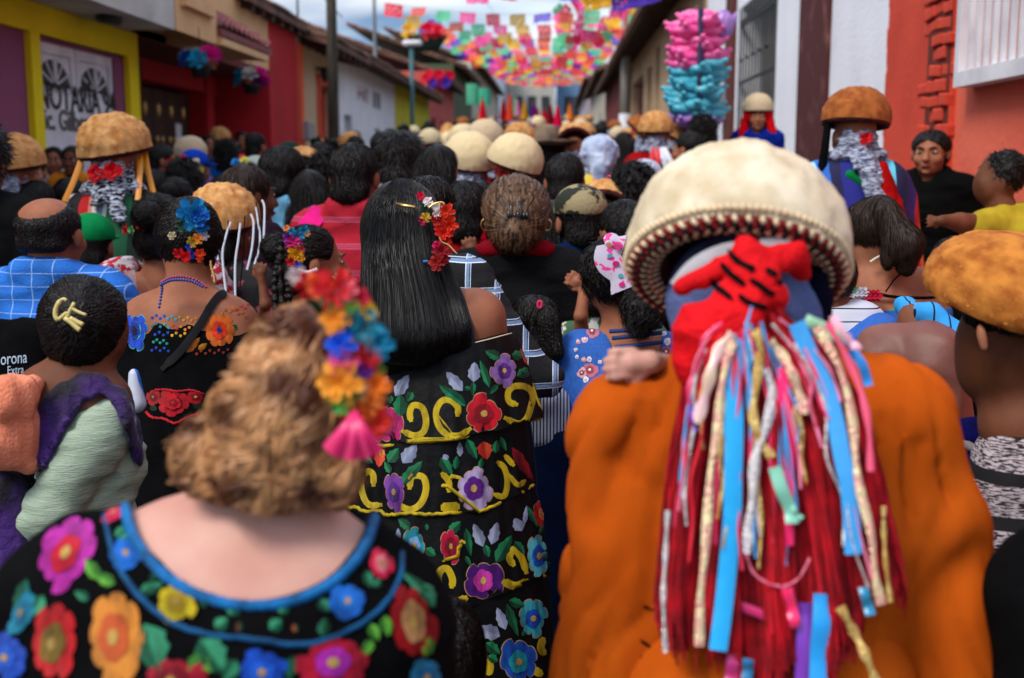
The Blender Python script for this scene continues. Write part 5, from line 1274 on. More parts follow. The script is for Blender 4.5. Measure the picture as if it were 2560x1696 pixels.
def hairpiece(name, prims, res, m, parent, n, ln, wd, flow, lift=.15, jit=.12, wr=(.004, (40, 40, 12)), curl=0, seg=4, seed=1, k=.02):
    V, Q = sdfvf(prims, res, k); V = relax(V, Q, 1); V = wrinkle(V, Q, *wr)
    f_ = fuzz(V, Q, n, ln, wd, lift=lift, jit=jit, flow=flow, curl=curl, seg=seg, seed=seed) if lift > .35 else comb(V, Q, n, ln, wd, lift=lift, jit=jit, flow=flow, curl=curl, seg=seg, seed=seed)
    return obj(name, mesh(name, np.concatenate([V, f_[0]]), Q.tolist() + (f_[1] + len(V)).tolist()), parent, m), V, Q
def flowfrom(px, py, d, down=.6):
    c0 = np.array(K(px, py, d)); 
    def f_(P):
        v = P - c0; v /= np.linalg.norm(v, axis=1, keepdims=True) + 1e-6; v[:, 2] -= down; return v
    return f_
def longcloth(parent, name, x, y, d, r0, r1, m, two_=False):
    p = K(x, y, d); s = d / F
    if two_: P = [cap_((p.x + q * r0 * s * .5, p.y, p.z), (p.x + q * r0 * s * .6, p.y, .1), r0 * s * .55, r1 * s * .4) for q in (-1, 1)]
    else: P = [cap_(tuple(p), (p.x, p.y, .05 + r1 * s * .2), r0 * s, r1 * s), half_((0, 0, .06), (0, 0, -1), k=.01)]
    return sobj(name, P, .02, m, parent, k=.04, wr=(.012, (14, 14, 3)))
def earring(parent, x, y, d, r, m=None):
    c = K(x, y, d); P = [c + CR @ Vector((math.cos(a) * r * d / F * .5, math.sin(a) * r * d / F, 0)) for a in np.linspace(0, 2 * PI, 17)[:-1]]
    obj('earring', tube(P, 1.6 * d / F, 5, closed=True), parent, m or GOLD)
GOLD = mat('gold_metal', (.75, .48, .16), .3, metal=1)

# ---------------- A: woman with auburn blonde curls and embroidered blouse
gA = K(640, 1400, 1.2)
A = thingw('person', 'woman with auburn blonde curls, bright flower band and black blouse embroidered with large flowers', 'person', (gA.x, gA.y, 0))
d = 1.2
tor = [cc(235, 1490, d, 188, 900, 1535, d, 182), cc(480, 1400, d, 165, 760, 1420, d, 165), cc(640, 1330, d, 130, 740, 1080, d + .02, 112), ee(580, 1650, d + .02, 470, 330, 330), cc(110, 1540, d, 110, 60, 1900, d, 120), cc(1000, 1560, d, 92, 1010, 1900, d, 110)]
body = sobj('body', tor + [ee(775, 960, d + .03, 165, 205, 190), ee(790, 1010, d + .09, 130, 170, 140)], .0075, SKIN_L, A, k=.045)
def inf(pr, e):
    out_ = []
    for p in pr:
        p = list(p)
        if p[0] == 'c': p[3] += e; p[4] += e
        elif p[0] == 'e': p[2] = p[2] + e
        out_.append(tuple(p))
    return out_
nc = (625, 1250); nrx, nry, nrot = 300, 252, math.radians(6)
def neckcut(G, D):
    P = (G - np.array(CAM)) @ CRn; dd = -P[:, 2]; px = 1280 + F * P[:, 0] / dd; py = 848 - F * P[:, 1] / dd
    x = px - nc[0]; y = py - nc[1]; u = x * math.cos(nrot) + y * math.sin(nrot); v = -x * math.sin(nrot) + y * math.cos(nrot)
    q = np.sqrt((u / nrx) ** 2 + (v / nry) ** 2); dn = (q - 1) * nry * d / F
    dn = np.maximum(-(dn), -(1.30 - dd)) if False else np.where(dd < 1.27, -dn, -.02)
    return np.maximum(D, np.where(G[:, 2] > 10, D, dn))
tb = inf([tor[0], tor[1], tor[3], tor[4], tor[5]], .009)
o, V, Q = sobj('blouse', tb, .0062, BLACK, A, k=.045, wr=(.004,), extra=neckcut) if False else (None, None, None)
V, Q = sdfvf(tb, .0062, .045, extra=neckcut); V = relax(V, Q, 1); V = wrinkle(V, Q, .004)
bl = obj('blouse', mesh('blouse', V, Q), A, BLACK)
B = bvh(V, Q)
def ell_px(k, a0, a1, n): return [(nc[0] + k * nrx * math.cos(a) * math.cos(nrot) - k * nry * math.sin(a) * math.sin(nrot), nc[1] + k * nrx * math.cos(a) * math.sin(nrot) + k * nry * math.sin(a) * math.cos(nrot)) for a in np.linspace(a0, a1, n)]
edging(B, bl, ell_px(1.045, -.12, PI + .1, 24), 14, d, '#1478c0', wob=3, n=130, off=.001)
edging(B, bl, [(262, 1290), (290, 1400), (350, 1490), (430, 1555), (520, 1585), (620, 1595), (760, 1610), (880, 1570), (960, 1510), (1000, 1440), (1005, 1380)], 7, d, '#0c5a90', wob=3)
fl = [(167, 1388, 62, 98, '#c428a4', '#d01030', 32), (319, 1388, 45, 47, '#1a6cd0', '#1a6cd0', 0), (289, 1289, 42, 15, '#e83060', '#e83060', -30), (444, 1507, 50, 53, '#ccb41c', '#b09018', 0), (289, 1592, 76, 122, '#e08a30', '#d05a28', 0),
      (137, 1606, 62, 104, '#d8141c', '#8a6a20', 8), (431, 1700, 82, 68, '#b00c2c', '#8a0820', 0), (654, 1680, 64, 54, '#1450c8', '#1a60d8', 0), (831, 1655, 90, 74, '#c01434', '#b028a8', -12), (1029, 1555, 58, 104, '#a40c16', '#c8905a', -6),
      (867, 1504, 44, 44, '#1a6cd0', '#2478d8', 0), (950, 1413, 30, 44, '#e81c4c', '#f0808a', -8), (60, 1530, 26, 60, '#1488a8', '#1478a0', 25), (20, 1640, 50, 60, '#1450c8', '#1a60d8', 0), (1060, 1690, 45, 50, '#2a88b0', '#1a70a0', 0)]
for i, (x, y, rx, ry, c1, c2, ro) in enumerate(fl): flower(B, bl, x, y, rx, ry, c1, c2, rot=ro, n=6 if rx < 50 else 8, seed=i, off=.002)
gl, gd_, lg = '#3a9a70', '#0f5a3c', '#6ab83c'
for l_ in [(250, 1450, 215, 1400, 16, lg), (290, 1460, 240, 1440, 15, lg), (300, 1365, 330, 1330, 12, gl), (290, 1345, 318, 1318, 10, gl), (352, 1480, 408, 1462, 15, gl), (375, 1450, 410, 1425, 9, gd_), (575, 1540, 600, 1500, 18, gl), (540, 1572, 570, 1548, 16, gl), (515, 1520, 500, 1490, 8, gd_), (700, 1535, 720, 1508, 13, gl), (675, 1575, 705, 1550, 16, gl), (800, 1500, 820, 1530, 14, gl), (805, 1590, 815, 1545, 15, gl),
           (915, 1430, 925, 1470, 12, gl), (935, 1470, 950, 1450, 10, gl), (360, 1560, 400, 1680, 44, gl), (500, 1600, 560, 1680, 40, gl), (525, 1640, 470, 1690, 30, lg), (960, 1540, 970, 1590, 14, lg), (925, 1560, 945, 1600, 14, lg), (930, 1600, 905, 1640, 13, lg), (1055, 1460, 1080, 1520, 18, gl), (1085, 1500, 1000, 1430, 12, gl), (110, 1490, 80, 1540, 18, gl), (70, 1450, 40, 1540, 16, '#14786a'), (1060, 1640, 1080, 1580, 14, lg), (590, 1650, 560, 1700, 22, gl), (735, 1640, 720, 1700, 16, gd_), (225, 1500, 190, 1480, 12, gl), (740, 1580, 735, 1560, 7, '#c85a28'), (600, 1580, 598, 1555, 8, '#8a4a28')]:
    leaf(B, bl, *l_[:5], l_[5], gd_ if l_[5] != lg else '#3a7a28', off=.0018)
# hair: a mass of loose curls
hp_ = [ee(790, 925, 1.2, 148, 195, 180), cc(745, 880, 1.17, 105, 700, 1010, 1.14, 92), cc(680, 1040, 1.14, 78, 600, 1110, 1.14, 76), cc(600, 1100, 1.14, 78, 540, 1150, 1.14, 72), cc(700, 1000, 1.13, 125, 700, 1110, 1.13, 115), cc(820, 1020, 1.15, 92, 835, 1150, 1.15, 62), cc(560, 1165, 1.14, 62, 830, 1195, 1.16, 62), cc(700, 1190, 1.14, 78, 760, 1195, 1.15, 72), cc(480, 1125, 1.15, 22, 540, 1080, 1.15, 34)]
Vh, Qh = sdfvf(hp_, .0075, .03); Vh = relax(Vh, Qh, 1)
N = vnormals(Vh, Qh); Vh = Vh + N * (vnoise(Vh * np.array([1, 1, .5]), 30) * .012 + vnoise(Vh * np.array([1, 1, .6]), 70) * .004)[:, None]
fz = comb(Vh, Qh, 11000, .075, .0007, lift=.05, jit=.12, flow=flowfrom(770, 790, 1.15, .9), curl=.004, seg=6, seed=4)
obj('hair', mesh('hair', np.concatenate([Vh, fz[0]]), Qh.tolist() + (fz[1] + len(Vh)).tolist()), A, BLONDE)
Bh = bvh(Vh, Qh)
# curl locks: each a twisted bundle of fine strands following the head
rs = random.Random(12); lines = []; nr_ = np.random.RandomState(6)
for i in range(620):
    x = rs.uniform(470, 905); y = rs.uniform(745, 1240); h, n_, ok = hit(Bh, x, y)
    if not ok: continue
    ang = math.atan2(y - 760, x - 790) + rs.uniform(-.35, .35) if y < 1040 else PI / 2 + rs.uniform(-1.1, 1.1); L_ = rs.uniform(90, 170); amp = rs.uniform(8, 20) if y < 1000 else rs.uniform(16, 34); ph = rs.uniform(0, 6); pts = []; ns_ = []
    for k in range(9):
        t_ = k / 8; px = x + math.cos(ang) * L_ * t_ - math.sin(ang) * amp * math.sin(t_ * 5 + ph); py = y + math.sin(ang) * L_ * t_ + math.cos(ang) * amp * math.sin(t_ * 5 + ph)
        q, nn, ok = hit(Bh, px, py)
        if not ok: break
        pts.append(np.array(q + nn * (.003 + .006 * math.sin(t_ * 5 + ph + 1.2)))); ns_.append(np.array(nn))
    if len(pts) < 5: continue
    P0 = np.array(pts); N0 = np.array(ns_); T0 = np.gradient(P0, axis=0); T0 /= np.linalg.norm(T0, axis=1, keepdims=True) + 1e-9; S0 = np.cross(T0, N0); R_l = rs.uniform(.005, .011)
    for q in range(26):
        a0 = nr_.rand() * 6.28; rr = R_l * math.sqrt(nr_.rand()); tt = np.linspace(0, 1, len(P0)); aa = a0 + tt * 2.2
        lines.append(P0 + S0 * (rr * np.cos(aa) * (1 - .5 * tt))[:, None] + N0 * (rr * .6 * np.sin(aa))[:, None])
sv = strands(lines, .0009, True, 3, -np.array(RAY(700, 1000)), .6); obj('hair_locks', mesh('hair_locks', *sv), A, BLONDE, kind='stuff')
# flower band
fb = [(832, 724, 46, '#e83038'), (867, 728, 26, '#f08090'), (767, 709, 32, '#d82030'), (800, 712, 30, '#f06838'), (745, 690, 20, '#c8b8b8'), (878, 766, 20, '#8ac850'), (913, 783, 24, '#e8c020'), (840, 800, 32, '#f09830'), (916, 812, 38, '#1888a8'), (880, 800, 26, '#147890'), (943, 862, 34, '#1888b0'), (912, 835, 20, '#c8dcc8'), (925, 858, 14, '#c8dcd8'), (855, 866, 33, '#1858d8'), (863, 902, 33, '#e85088'), (920, 894, 29, '#c81828'), (913, 925, 18, '#7838b8'), (945, 925, 16, '#508a30'),
      (855, 957, 48, '#f0a030'), (935, 967, 34, '#e87820'), (905, 969, 18, '#c8d0c0'), (859, 1011, 22, '#70d060'), (840, 1002, 22, '#308a50'), (913, 1018, 34, '#e88030'), (935, 1052, 36, '#e83830'), (890, 1045, 30, '#e04820'), (895, 745, 24, '#d82848'), (835, 760, 26, '#2a7a40'), (880, 985, 24, '#308a50')]
petals3d(A, [(x, y, r, c_, 1.08 + .0002 * abs(x - 850)) for x, y, r, c_ in fb], 1.08)
pk = satin('#e01868', trans=.2)
for i in range(9):
    a = 1.05 + i * .14; P = smoothpts([tuple(K(885, 1030, 1.075)), tuple(K(885 + 40 * math.cos(a), 1030 + 50 * math.sin(a), 1.06)), tuple(K(885 + 115 * math.cos(a), 1035 + 112 * math.sin(a), 1.07))], 8)
    obj('hair_ribbon', ribbon(P, [.0025 + .0007 * k for k in range(8)], (math.sin(i * 2.3) * .5, -1, .2)), A, [pk, satin('#c01058', trans=.2), satin('#f03878', trans=.2)][i % 3])
obj('hair_band', tube([tuple(K(760 + 170 * math.sin(t_ * 1.6), 735 + 320 * t_ ** 1.1, 1.11)) for t_ in np.linspace(0, 1, 12)], .004, 5), A, cloth('#1c3a24'))
longcloth(A, 'skirt', 600, 1800, 1.22, 330, 420, BLACK)

# ---------------- C: woman with long straight black hair and tiered embroidered dress
d = 2.5; gC = K(1110, 900, d)
Cw = thingw('person', 'woman with long straight black hair and black tiered dress embroidered with yellow scrolls', 'person', (gC.x, gC.y, 0))
sobj('body', [ee(1005, 560, d, 82, 98, 98), cc(1015, 640, d, 58, 1040, 740, d, 62), cc(940, 800, d, 60, 1180, 795, d - .02, 68), ee(1080, 900, d, 150, 150, 110), cc(1195, 800, d - .02, 66, 1235, 960, d + .02, 50), cc(925, 810, d, 60, 880, 980, d, 50)], .008, SKIN_D if False else SKIN, Cw, k=.04)
sobj('bodice', [ee(1100, 960, d + .0, 170, 170, 125), cc(985, 900, d, 70, 1215, 868, d - .02, 72), half_(tuple(K(1100, 838, d)), tuple(CR @ Vector((.17, 1, .1))), k=.01)], .009, BLACK, Cw, k=.04, wr=(.004,))
def tier(cx0, rx0, top, cx1, rx1, hem, seed, amp=7, nf=13, zr=.72, nj=14):
    """ruffled tier: top / hem are px->py functions"""
    n = 220; V = []; rs = random.Random(seed); ph = [rs.uniform(0, 6) for _ in range(4)]
    for j in range(nj + 1):
        t_ = j / nj
        for i in range(n):
            a = 2 * PI * i / n; cx = cx0 + (cx1 - cx0) * t_; rx = rx0 + (rx1 - rx0) * (t_ ** .8)
            wv = amp * (t_ ** .7) * (math.sin(nf * a + ph[0]) + .6 * math.sin(nf * 1.7 * a + ph[1] + t_) + .3 * math.sin(nf * 3.1 * a + ph[2])) * .6
            r_ = rx + wv; px = cx + r_ * math.cos(a); y0 = top(px); y1 = hem(px) + 3 * math.sin(nf * a + ph[3]); py = y0 + (y1 - y0) * t_
            V.append(tuple(K(px, py, d - (r_ * zr) * math.sin(a) * d / F)))
    Q = [[j * n + i, j * n + (i + 1) % n, (j + 1) * n + (i + 1) % n, (j + 1) * n + i] for j in range(nj) for i in range(n)]
    return V, Q
def interp(pts): X = [p[0] for p in pts]; Y = [p[1] for p in pts]; return lambda x: float(np.interp(x, X, Y))
h1 = interp([(860, 1135), (910, 1128), (1000, 1105), (1075, 1102), (1120, 1098), (1200, 1085), (1290, 1062), (1365, 1040)])
h2 = interp([(840, 1262), (900, 1284), (960, 1290), (1070, 1292), (1120, 1287), (1200, 1282), (1270, 1250), (1345, 1212)])
h3 = interp([(830, 1500), (1000, 1530), (1100, 1530), (1160, 1520), (1250, 1490), (1330, 1452), (1385, 1432)])
t1 = lambda x: 853 - .25 * (x - 1180)
tiers = [tier(1112, 172, t1, 1118, 236, h1, 1), tier(1105, 212, lambda x: h1(x) - 60, 1098, 244, h2, 2), tier(1100, 226, lambda x: h2(x) - 60, 1105, 270, h3, 3), tier(1105, 254, lambda x: h3(x) - 60, 1110, 300, lambda x: 1900, 4)]
satb = mat('black_satin', (.0018, .0018, .0021), .5, (.003, .003, .0035), nscale=9, spec=.1, bump=.35, bscale=24)
dr = []
for k, tv in enumerate(tiers): dr.append(obj('dress_tier' if k else 'dress_tier', tv, Cw, satb))
longcloth(Cw, 'underskirt', 1105, 1600, d, 200, 330, BLACK)
Bt = [bvh(*tv) for tv in tiers]
SV, MG = '#a8b0cc', '#1c7a4c'
z3 = w3(3.409, 860, 840); z4 = w3(3.596, 860, 1260)
YB = '#ccae1c'
def FW(k, z, f, x, y, rx, ry, c1, c2, c3='#c8a050', **kw): p = z(x, y); flower(Bt[k], dr[k], p[0], p[1], rx / f, ry / f, c1, c2, c3, edge='#c89a70', **kw)
def LF(k, z, f, x0, y0, x1, y1, w_, c_='g'):
    a = z(x0, y0); b_ = z(x1, y1); ca, cb = {'g': ('#1c8050', '#0a4a30'), 's': ('#a4acc8', '#8c94b4'), 'r': ('#a01020', '#801018'), 'o': ('#e05030', '#c83020'), 'y': ('#ccae1c', '#b89a18')}[c_]
    leaf(Bt[k], dr[k], a[0], a[1], b_[0], b_[1], w_ / f, ca, cb)
def SC(k, z, f, pts, w_=27): scroll(Bt[k], dr[k], [z(*p) for p in pts], w_ / f, YB)
f3, f4 = 3.409, 3.596
for p in [(585, 735), (552, 660), (585, 592), (670, 605), (712, 715), (690, 830), (600, 862), (490, 808)],: pass
SC(0, z3, f3, [(575, 735), (562, 660), (590, 595), (665, 610), (700, 715), (680, 815), (600, 850), (490, 808)])
SC(0, z3, f3, [(965, 690), (968, 610), (905, 550), (830, 560), (785, 650), (805, 760), (870, 835), (980, 850), (1085, 785)])
SC(0, z3, f3, [(1480, 590), (1405, 560), (1398, 480), (1455, 430), (1555, 440), (1605, 510), (1585, 620), (1550, 710), (1480, 750), (1360, 695)])
SC(0, z3, f3, [(1615, 400), (1645, 510), (1690, 620)], 22)
FW(0, z3, f3, 370, 760, 122, 180, '#b81c6c', '#7c1048'); FW(0, z3, f3, 1190, 665, 165, 172, '#cc1428', '#900c20'); FW(0, z3, f3, 1360, 300, 112, 130, '#9068b0', '#5a2a88')
for a in [(440, 515, 555, 335, 50, 's'), (350, 480, 362, 320, 28, 's'), (1010, 470, 875, 310, 48, 's'), (1105, 395, 1112, 225, 50, 's'), (1330, 190, 1205, 130, 40), (1240, 440, 1160, 210, 30), (1470, 345, 1610, 280, 42), (1425, 165, 1535, 175, 42), (1500, 50, 1525, 120, 22), (1560, 250, 1500, 110, 14, 'o'), (1040, 600, 815, 420, 46), (480, 690, 485, 500, 60), (585, 480, 540, 560, 32), (405, 510, 390, 580, 24), (1100, 395, 1095, 510, 24), (1310, 415, 1245, 495, 22), (1030, 440, 1085, 465, 20)]: LF(0, z3, f3, *a)
edging(Bt[0], dr[0], [z3(*p) for p in [(160, 955), (240, 930), (400, 928), (560, 892), (700, 872), (745, 890), (880, 870), (1060, 852), (1190, 842), (1330, 815), (1450, 775), (1560, 758), (1680, 690)]], 4.5, d, YB, wob=3, n=90)
edging(Bt[0], dr[0], [(985, 906), (1060, 888), (1140, 868), (1210, 852), (1278, 834)], 1.6, d, '#c8b890', m=satin('#c8b8a0'))
FW(1, z3, f3, 1105, 1300, 160, 198, '#b8a4d0', '#5c1c84', n=8); FW(1, z3, f3, 430, 1330, 90, 165, '#8040a0', '#5a2a90'); 
for a in [(1185, 900, 1215, 1055, 60, 'o'), (315, 960, 300, 1120, 45, 'o'), (320, 960, 330, 1040, 25, 'y'), (500, 1085, 620, 930, 58, 's'), (990, 1030, 985, 900, 25, 's'), (880, 1060, 850, 1010, 26, 's'), (825, 1040, 920, 1190, 45), (950, 1140, 965, 1020, 28), (1045, 880, 1130, 1050, 38), (1290, 1000, 1300, 890, 30), (1160, 1130, 1175, 1040, 22), (490, 1270, 670, 1070, 52), (380, 1080, 470, 960, 48), (110, 1000, 250, 1085, 38), (400, 1170, 350, 1070, 26), (1430, 950, 1610, 1240, 42, 'r'), (1330, 860, 1380, 980, 22, 'g')]: LF(1, z3, f3, *a)
for p, w_ in [([(255, 1285), (250, 1185), (205, 1155), (150, 1230), (165, 1360), (220, 1440), (330, 1440)], 27), ([(560, 1310), (570, 1220), (610, 1190), (680, 1210), (700, 1310), (655, 1430), (560, 1480), (440, 1430)], 28), ([(895, 1335), (890, 1240), (830, 1165)], 27), ([(825, 1465), (900, 1462), (985, 1455)], 42), ([(1365, 1015), (1450, 1110)], 24), ([(1300, 1070), (1365, 1130), (1390, 1250), (1360, 1365), (1270, 1350)], 25), ([(1400, 1180), (1480, 1270), (1545, 1230)], 22)]: SC(1, z3, f3, p, w_)
edging(Bt[1], dr[1], [z3(*p) for p in [(20, 1440), (60, 1462), (100, 1452), (180, 1490), (310, 1485), (350, 1518), (420, 1518), (560, 1505), (700, 1515), (820, 1510), (1000, 1500), (1090, 1515), (1200, 1475), (1330, 1420), (1500, 1345), (1610, 1262)]], 4.5, d, YB, wob=3, n=90)
FW(2, z4, f4, 635, 370, 105, 155, '#1c98a8', '#78a8dc'); FW(2, z4, f4, 960, 380, 105, 160, '#c01040', '#8a0c28'); FW(2, z4, f4, 1250, 690, 175, 205, '#501878', '#c838a0', n=6); FW(2, z4, f4, 1740, 470, 110, 190, '#54bccc', '#1454c4', n=8); FW(2, z4, f4, 1770, 95, 66, 108, '#dc2020', '#e87848', rot=-15)
for a in [(1250, 385, 1165, 180, 48, 's'), (1325, 365, 1378, 165, 46, 's'), (1595, 245, 1530, 130, 50, 's'), (1620, 180, 1640, 20, 20, 's'), (400, 330, 390, 240, 30, 's'), (490, 330, 490, 220, 22, 's'), (1365, 530, 1505, 285, 58), (600, 225, 490, 130, 40), (950, 260, 1050, 160, 44), (1095, 220, 1140, 470, 32), (735, 400, 825, 470, 40), (1640, 20, 1735, 215, 24), (1750, 270, 1790, 195, 20), (1270, 370, 1300, 480, 30), (740, 180, 750, 240, 14), (1530, 340, 1620, 450, 36), (1090, 470, 1140, 560, 20)]: LF(2, z4, f4, *a)
for p, w_ in [([(690, 570), (770, 660), (800, 800)], 32), ([(965, 760), (975, 680), (930, 585), (870, 600), (850, 690), (900, 850)], 32), ([(980, 905), (1110, 840)], 38), ([(1530, 560), (1485, 490), (1520, 410), (1590, 480), (1640, 630)], 32), ([(1420, 690), (1540, 740), (1660, 690)], 38)]: SC(2, z4, f4, p, w_)
edging(Bt[2], dr[2], [z4(*p) for p in [(930, 985), (1090, 955), (1150, 935), (1250, 920), (1350, 880), (1450, 830), (1560, 780), (1670, 712), (1830, 632)]], 4.5, d, YB, wob=3, n=80)
FW(3, z4, f4, 1690, 1030, 135, 165, '#3cb0c0', '#1454c4', n=8); FW(3, z4, f4, 1560, 1420, 165, 200, '#1654b8', '#1c98a8')
for a in [(1450, 1130, 1375, 935, 44, 's'), (1400, 1190, 1210, 1110, 66, 's'), (1480, 870, 1620, 920, 44), (1460, 900, 1560, 1190, 36), (1270, 1250, 1400, 1350, 50), (1290, 1370, 1380, 1420, 44), (1600, 1190, 1640, 1130, 20)]: LF(3, z4, f4, *a)
for p, w_ in [([(1790, 1200), (1765, 1290), (1800, 1360)], 34), ([(1290, 1390), (1310, 1470), (1290, 1540)], 36), ([(1690, 1480), (1780, 1540)], 36)]: SC(3, z4, f4, p, w_)
# cathedral and doll motif on the neckband
nb = []
th = satin('#b8683c')
Bb = bvh(*[np.array([v.co[:] for v in bpy.data.objects['bodice'].data.vertices]), [list(p.vertices) for p in bpy.data.objects['bodice'].data.polygons]])
z2 = w3(3.267, 860, 420); zz2 = lambda x, y: (z2(x, y)[0], z2(x, y)[1])
bo = bpy.data.objects['bodice']
for pts in [[(1100, 1290), (1160, 1275)], [(1095, 1335), (1165, 1320)], [(1110, 1270), (1115, 1250)], [(1150, 1280), (1155, 1262)], [(1095, 1360), (1105, 1420)], [(1120, 1350), (1135, 1415)], [(1160, 1345), (1170, 1400)], [(1180, 1340), (1190, 1395)], [(1060, 1370), (1080, 1425)], [(930, 1400), (940, 1460)], [(940, 1400), (980, 1460)], [(1100, 1345), (1180, 1325)]]:
    scroll(Bb, bo, [zz2(*p) for p in pts], 2.2, m=th, name='embroidered_arch')
for (x0, y0, x1, y1, w_, c_) in [(1235, 1205, 1235, 1245, 22, '#d8c8c0'), (1240, 1245, 1290, 1355, 30, '#a04860'), (1205, 1270, 1235, 1290, 8, '#3a70c8'), (1240, 1345, 1320, 1325, 14, '#c08030'), (1290, 1280, 1305, 1340, 14, '#c04050')]:
    a = zz2(x0, y0); b_ = zz2(x1, y1); leaf(Bb, bo, a[0], a[1], b_[0], b_[1], w_ / 3.267, c_, c_, name='embroidered_doll')
# hair
hv = [ee(1006, 552, d - .01, 98, 104, 104), cc(965, 580, d - .03, 62, 950, 850, d - .1, 52), cc(1030, 580, d - .04, 70, 1050, 850, d - .12, 66), cc(1080, 700, d - .04, 50, 1130, 835, d - .09, 52), cc(1000, 700, d - .06, 75, 990, 850, d - .12, 60)]
Vc, Qc = sdfvf(hv, .0062, .03); Vc = relax(Vc, Qc, 10); hob = obj('hair', mesh('hair', Vc, Qc), Cw, HAIR)
Bc = bvh(Vc, Qc); Lx = interp([(450, 985), (470, 962), (500, 936), (540, 918), (600, 908), (700, 904), (760, 899), (820, 890), (870, 890), (910, 905)]); Rx = interp([(450, 1030), (470, 1058), (500, 1082), (560, 1104), (640, 1118), (700, 1142), (760, 1168), (820, 1188), (870, 1192), (910, 1180)])
rs = np.random.RandomState(2); lines = []
for i in range(8000):
    u = rs.rand(); y1 = 840 + 65 * (1 - abs(u - .45)) + rs.randn() * 12; pts = []; y0 = 447 + rs.rand() ** 2 * 140; of = rs.rand() * .0022; wob = rs.randn() * 1.2; ph = rs.rand() * 6
    for k in range(13):
        y = y0 + (y1 - y0) * k / 12
        x = Lx(y) + (Rx(y) - Lx(y)) * (u * .97 + .015) + wob * math.sin(k * .5 + ph) * min(1, k / 5)
        q, nn, ok = hit(Bc, x, y, K(1020, y, d - .05))
        if not ok: q = K(x, y, (d - .03 - .07 * min(1, max(0, (y - 560) / 290))))
        pts.append(tuple(q + nn * (.0008 + of)))
    lines.append(np.array(pts))
sv = strands(lines, .0006, True, 0, -np.array(RAY(1020, 700)), .45); obj('hair_strands', mesh('hair_strands', *sv), hob, HAIR_S, kind='stuff')
petals3d(Cw, [(x, y, r, c_, 2.36) for x, y, r, c_ in [(1050, 490, 9, '#e01848'), (1071, 506, 11, '#e8d8d8'), (1060, 520, 10, '#2a5a38'), (1093, 518, 11, '#e8e0d8'), (1096, 535, 11, '#e0d0d0'), (1064, 545, 11, '#c8a030'), (1056, 552, 10, '#c01050'), (1117, 530, 18, '#c83018'), (1099, 550, 16, '#b82018'), (1123, 561, 19, '#d83018'), (1110, 585, 18, '#d82a18'), (1100, 575, 12, '#c01818'), (1105, 631, 20, '#901820'), (1093, 659, 17, '#a01c1c'), (1096, 616, 12, '#c01050'), (1115, 605, 12, '#b82020'), (1112, 645, 12, '#a81820')]], 2.36)
obj('hair_pin', tube([K(990, 511, 2.38), K(1038, 519, 2.365)], .0035, 6), Cw, GOLD)
obj('gold_cord', tube([K(*p, 2.35) for p in smoothpts([(1070, 522), (1085, 510), (1105, 506), (1112, 513)], 12)], .002, 5), Cw, GOLD)
obj('gold_cord', tube([K(*p, 2.35) for p in smoothpts([(1098, 592), (1105, 606), (1120, 612), (1135, 628), (1143, 636)], 12)], .002, 5), Cw, GOLD)
obj('hair_tie', tube([K(1058, 654, 2.37), K(1074, 654, 2.37)], .003, 5), Cw, cloth('#3a80c8'))

# ---------------- B: dancer in the orange robe with the big cream fleece hat
d = 1.45; gB = K(1900, 1200, d)
Bw = thingw('person', 'dancer in bright orange robe with large cream fleece hat and ribboned red yarn tail', 'person', (gB.x, gB.y, 0))
orange = mat('orange_felt', '#bc5412', .95, '#a6460c', nscale=5, bump=.3, bscale=700, spec=.04)
rp = [cc(1600, 1085, d, 165, 2190, 1060, d, 178), cc(1780, 960, d, 120, 2010, 930, d, 110), cc(1560, 1080, d, 130, 1515, 1800, d, 150), cc(2255, 1070, d, 138, 2330, 1300, d, 120), cc(2330, 1300, d, 120, 2400, 1800, d, 160), ee(1900, 1350, d, 430, 420, 260), cc(1900, 1300, d, 260, 1900, 1900, d, 360), cc(1850, 860, d + .03, 105, 1850, 950, d + .03, 120),
      cc(1640, 1230, d - .09, 22, 1615, 1750, d - .09, 40, op='-', k=.02), cc(1700, 1150, d - .1, 9, 1690, 1700, d - .12, 16, op='-', k=.015), cc(2222, 1070, d - .095, 14, 2205, 1380, d - .11, 30, op='-', k=.02), cc(2300, 1110, d - .085, 10, 2290, 1330, d - .095, 24, op='-', k=.02), cc(2235, 1440, d - .1, 18, 2200, 1640, d - .12, 14, op='-', k=.02), cc(2380, 1250, d - .07, 8, 2290, 1480, d - .09, 12, op='-', k=.02), cc(1525, 1180, d - .08, 12, 1560, 1420, d - .09, 14, op='-', k=.02), cc(2430, 1400, d - .06, 8, 2300, 1600, d - .1, 8, op='-', k=.05), cc(1560, 1150, d - .07, 8, 1620, 1050, d - .08, 8, op='-', k=.04), cc(1480, 1300, d - .06, 8, 1530, 1180, d - .08, 8, op='-', k=.04)]
rb, Vr, Qr = sobj('robe', rp, .0085, orange, Bw, k=.035)
def fold(P):
    x, y, dd = pxof(P); out_ = np.zeros(len(P))
    for cx, cy, nf, amp, m in ((1560, 700, 17, .016, np.clip((1800 - x) / 140, 0, 1)), (2240, 680, 17, .016, np.clip((x - 1980) / 140, 0, 1)), (1900, 400, 30, .006, 1.0)):
        a = np.arctan2(x - cx, y - cy) + vnoise(P, 3.5) * .10; r = np.hypot(x - cx, y - cy)
        k = vnoise(np.stack([a * 3 + cx, r / 260, a * 0], 1), 1); v = np.abs(np.sin(nf * a + 1.3 + 2 * k)); out_ += m * amp * np.clip((r - 230) / 450, 0, 1) * ((v - .6) * .25 - 1.25 * (1 - v) ** 5 * np.clip(.5 + 1.6 * k, 0, 1))
    return out_
Vr = Vr + vnormals(Vr, Qr) * fold(Vr)[:, None]; rb.data.vertices.foreach_set('co', Vr.astype(np.float32).ravel()); rb.data.update()
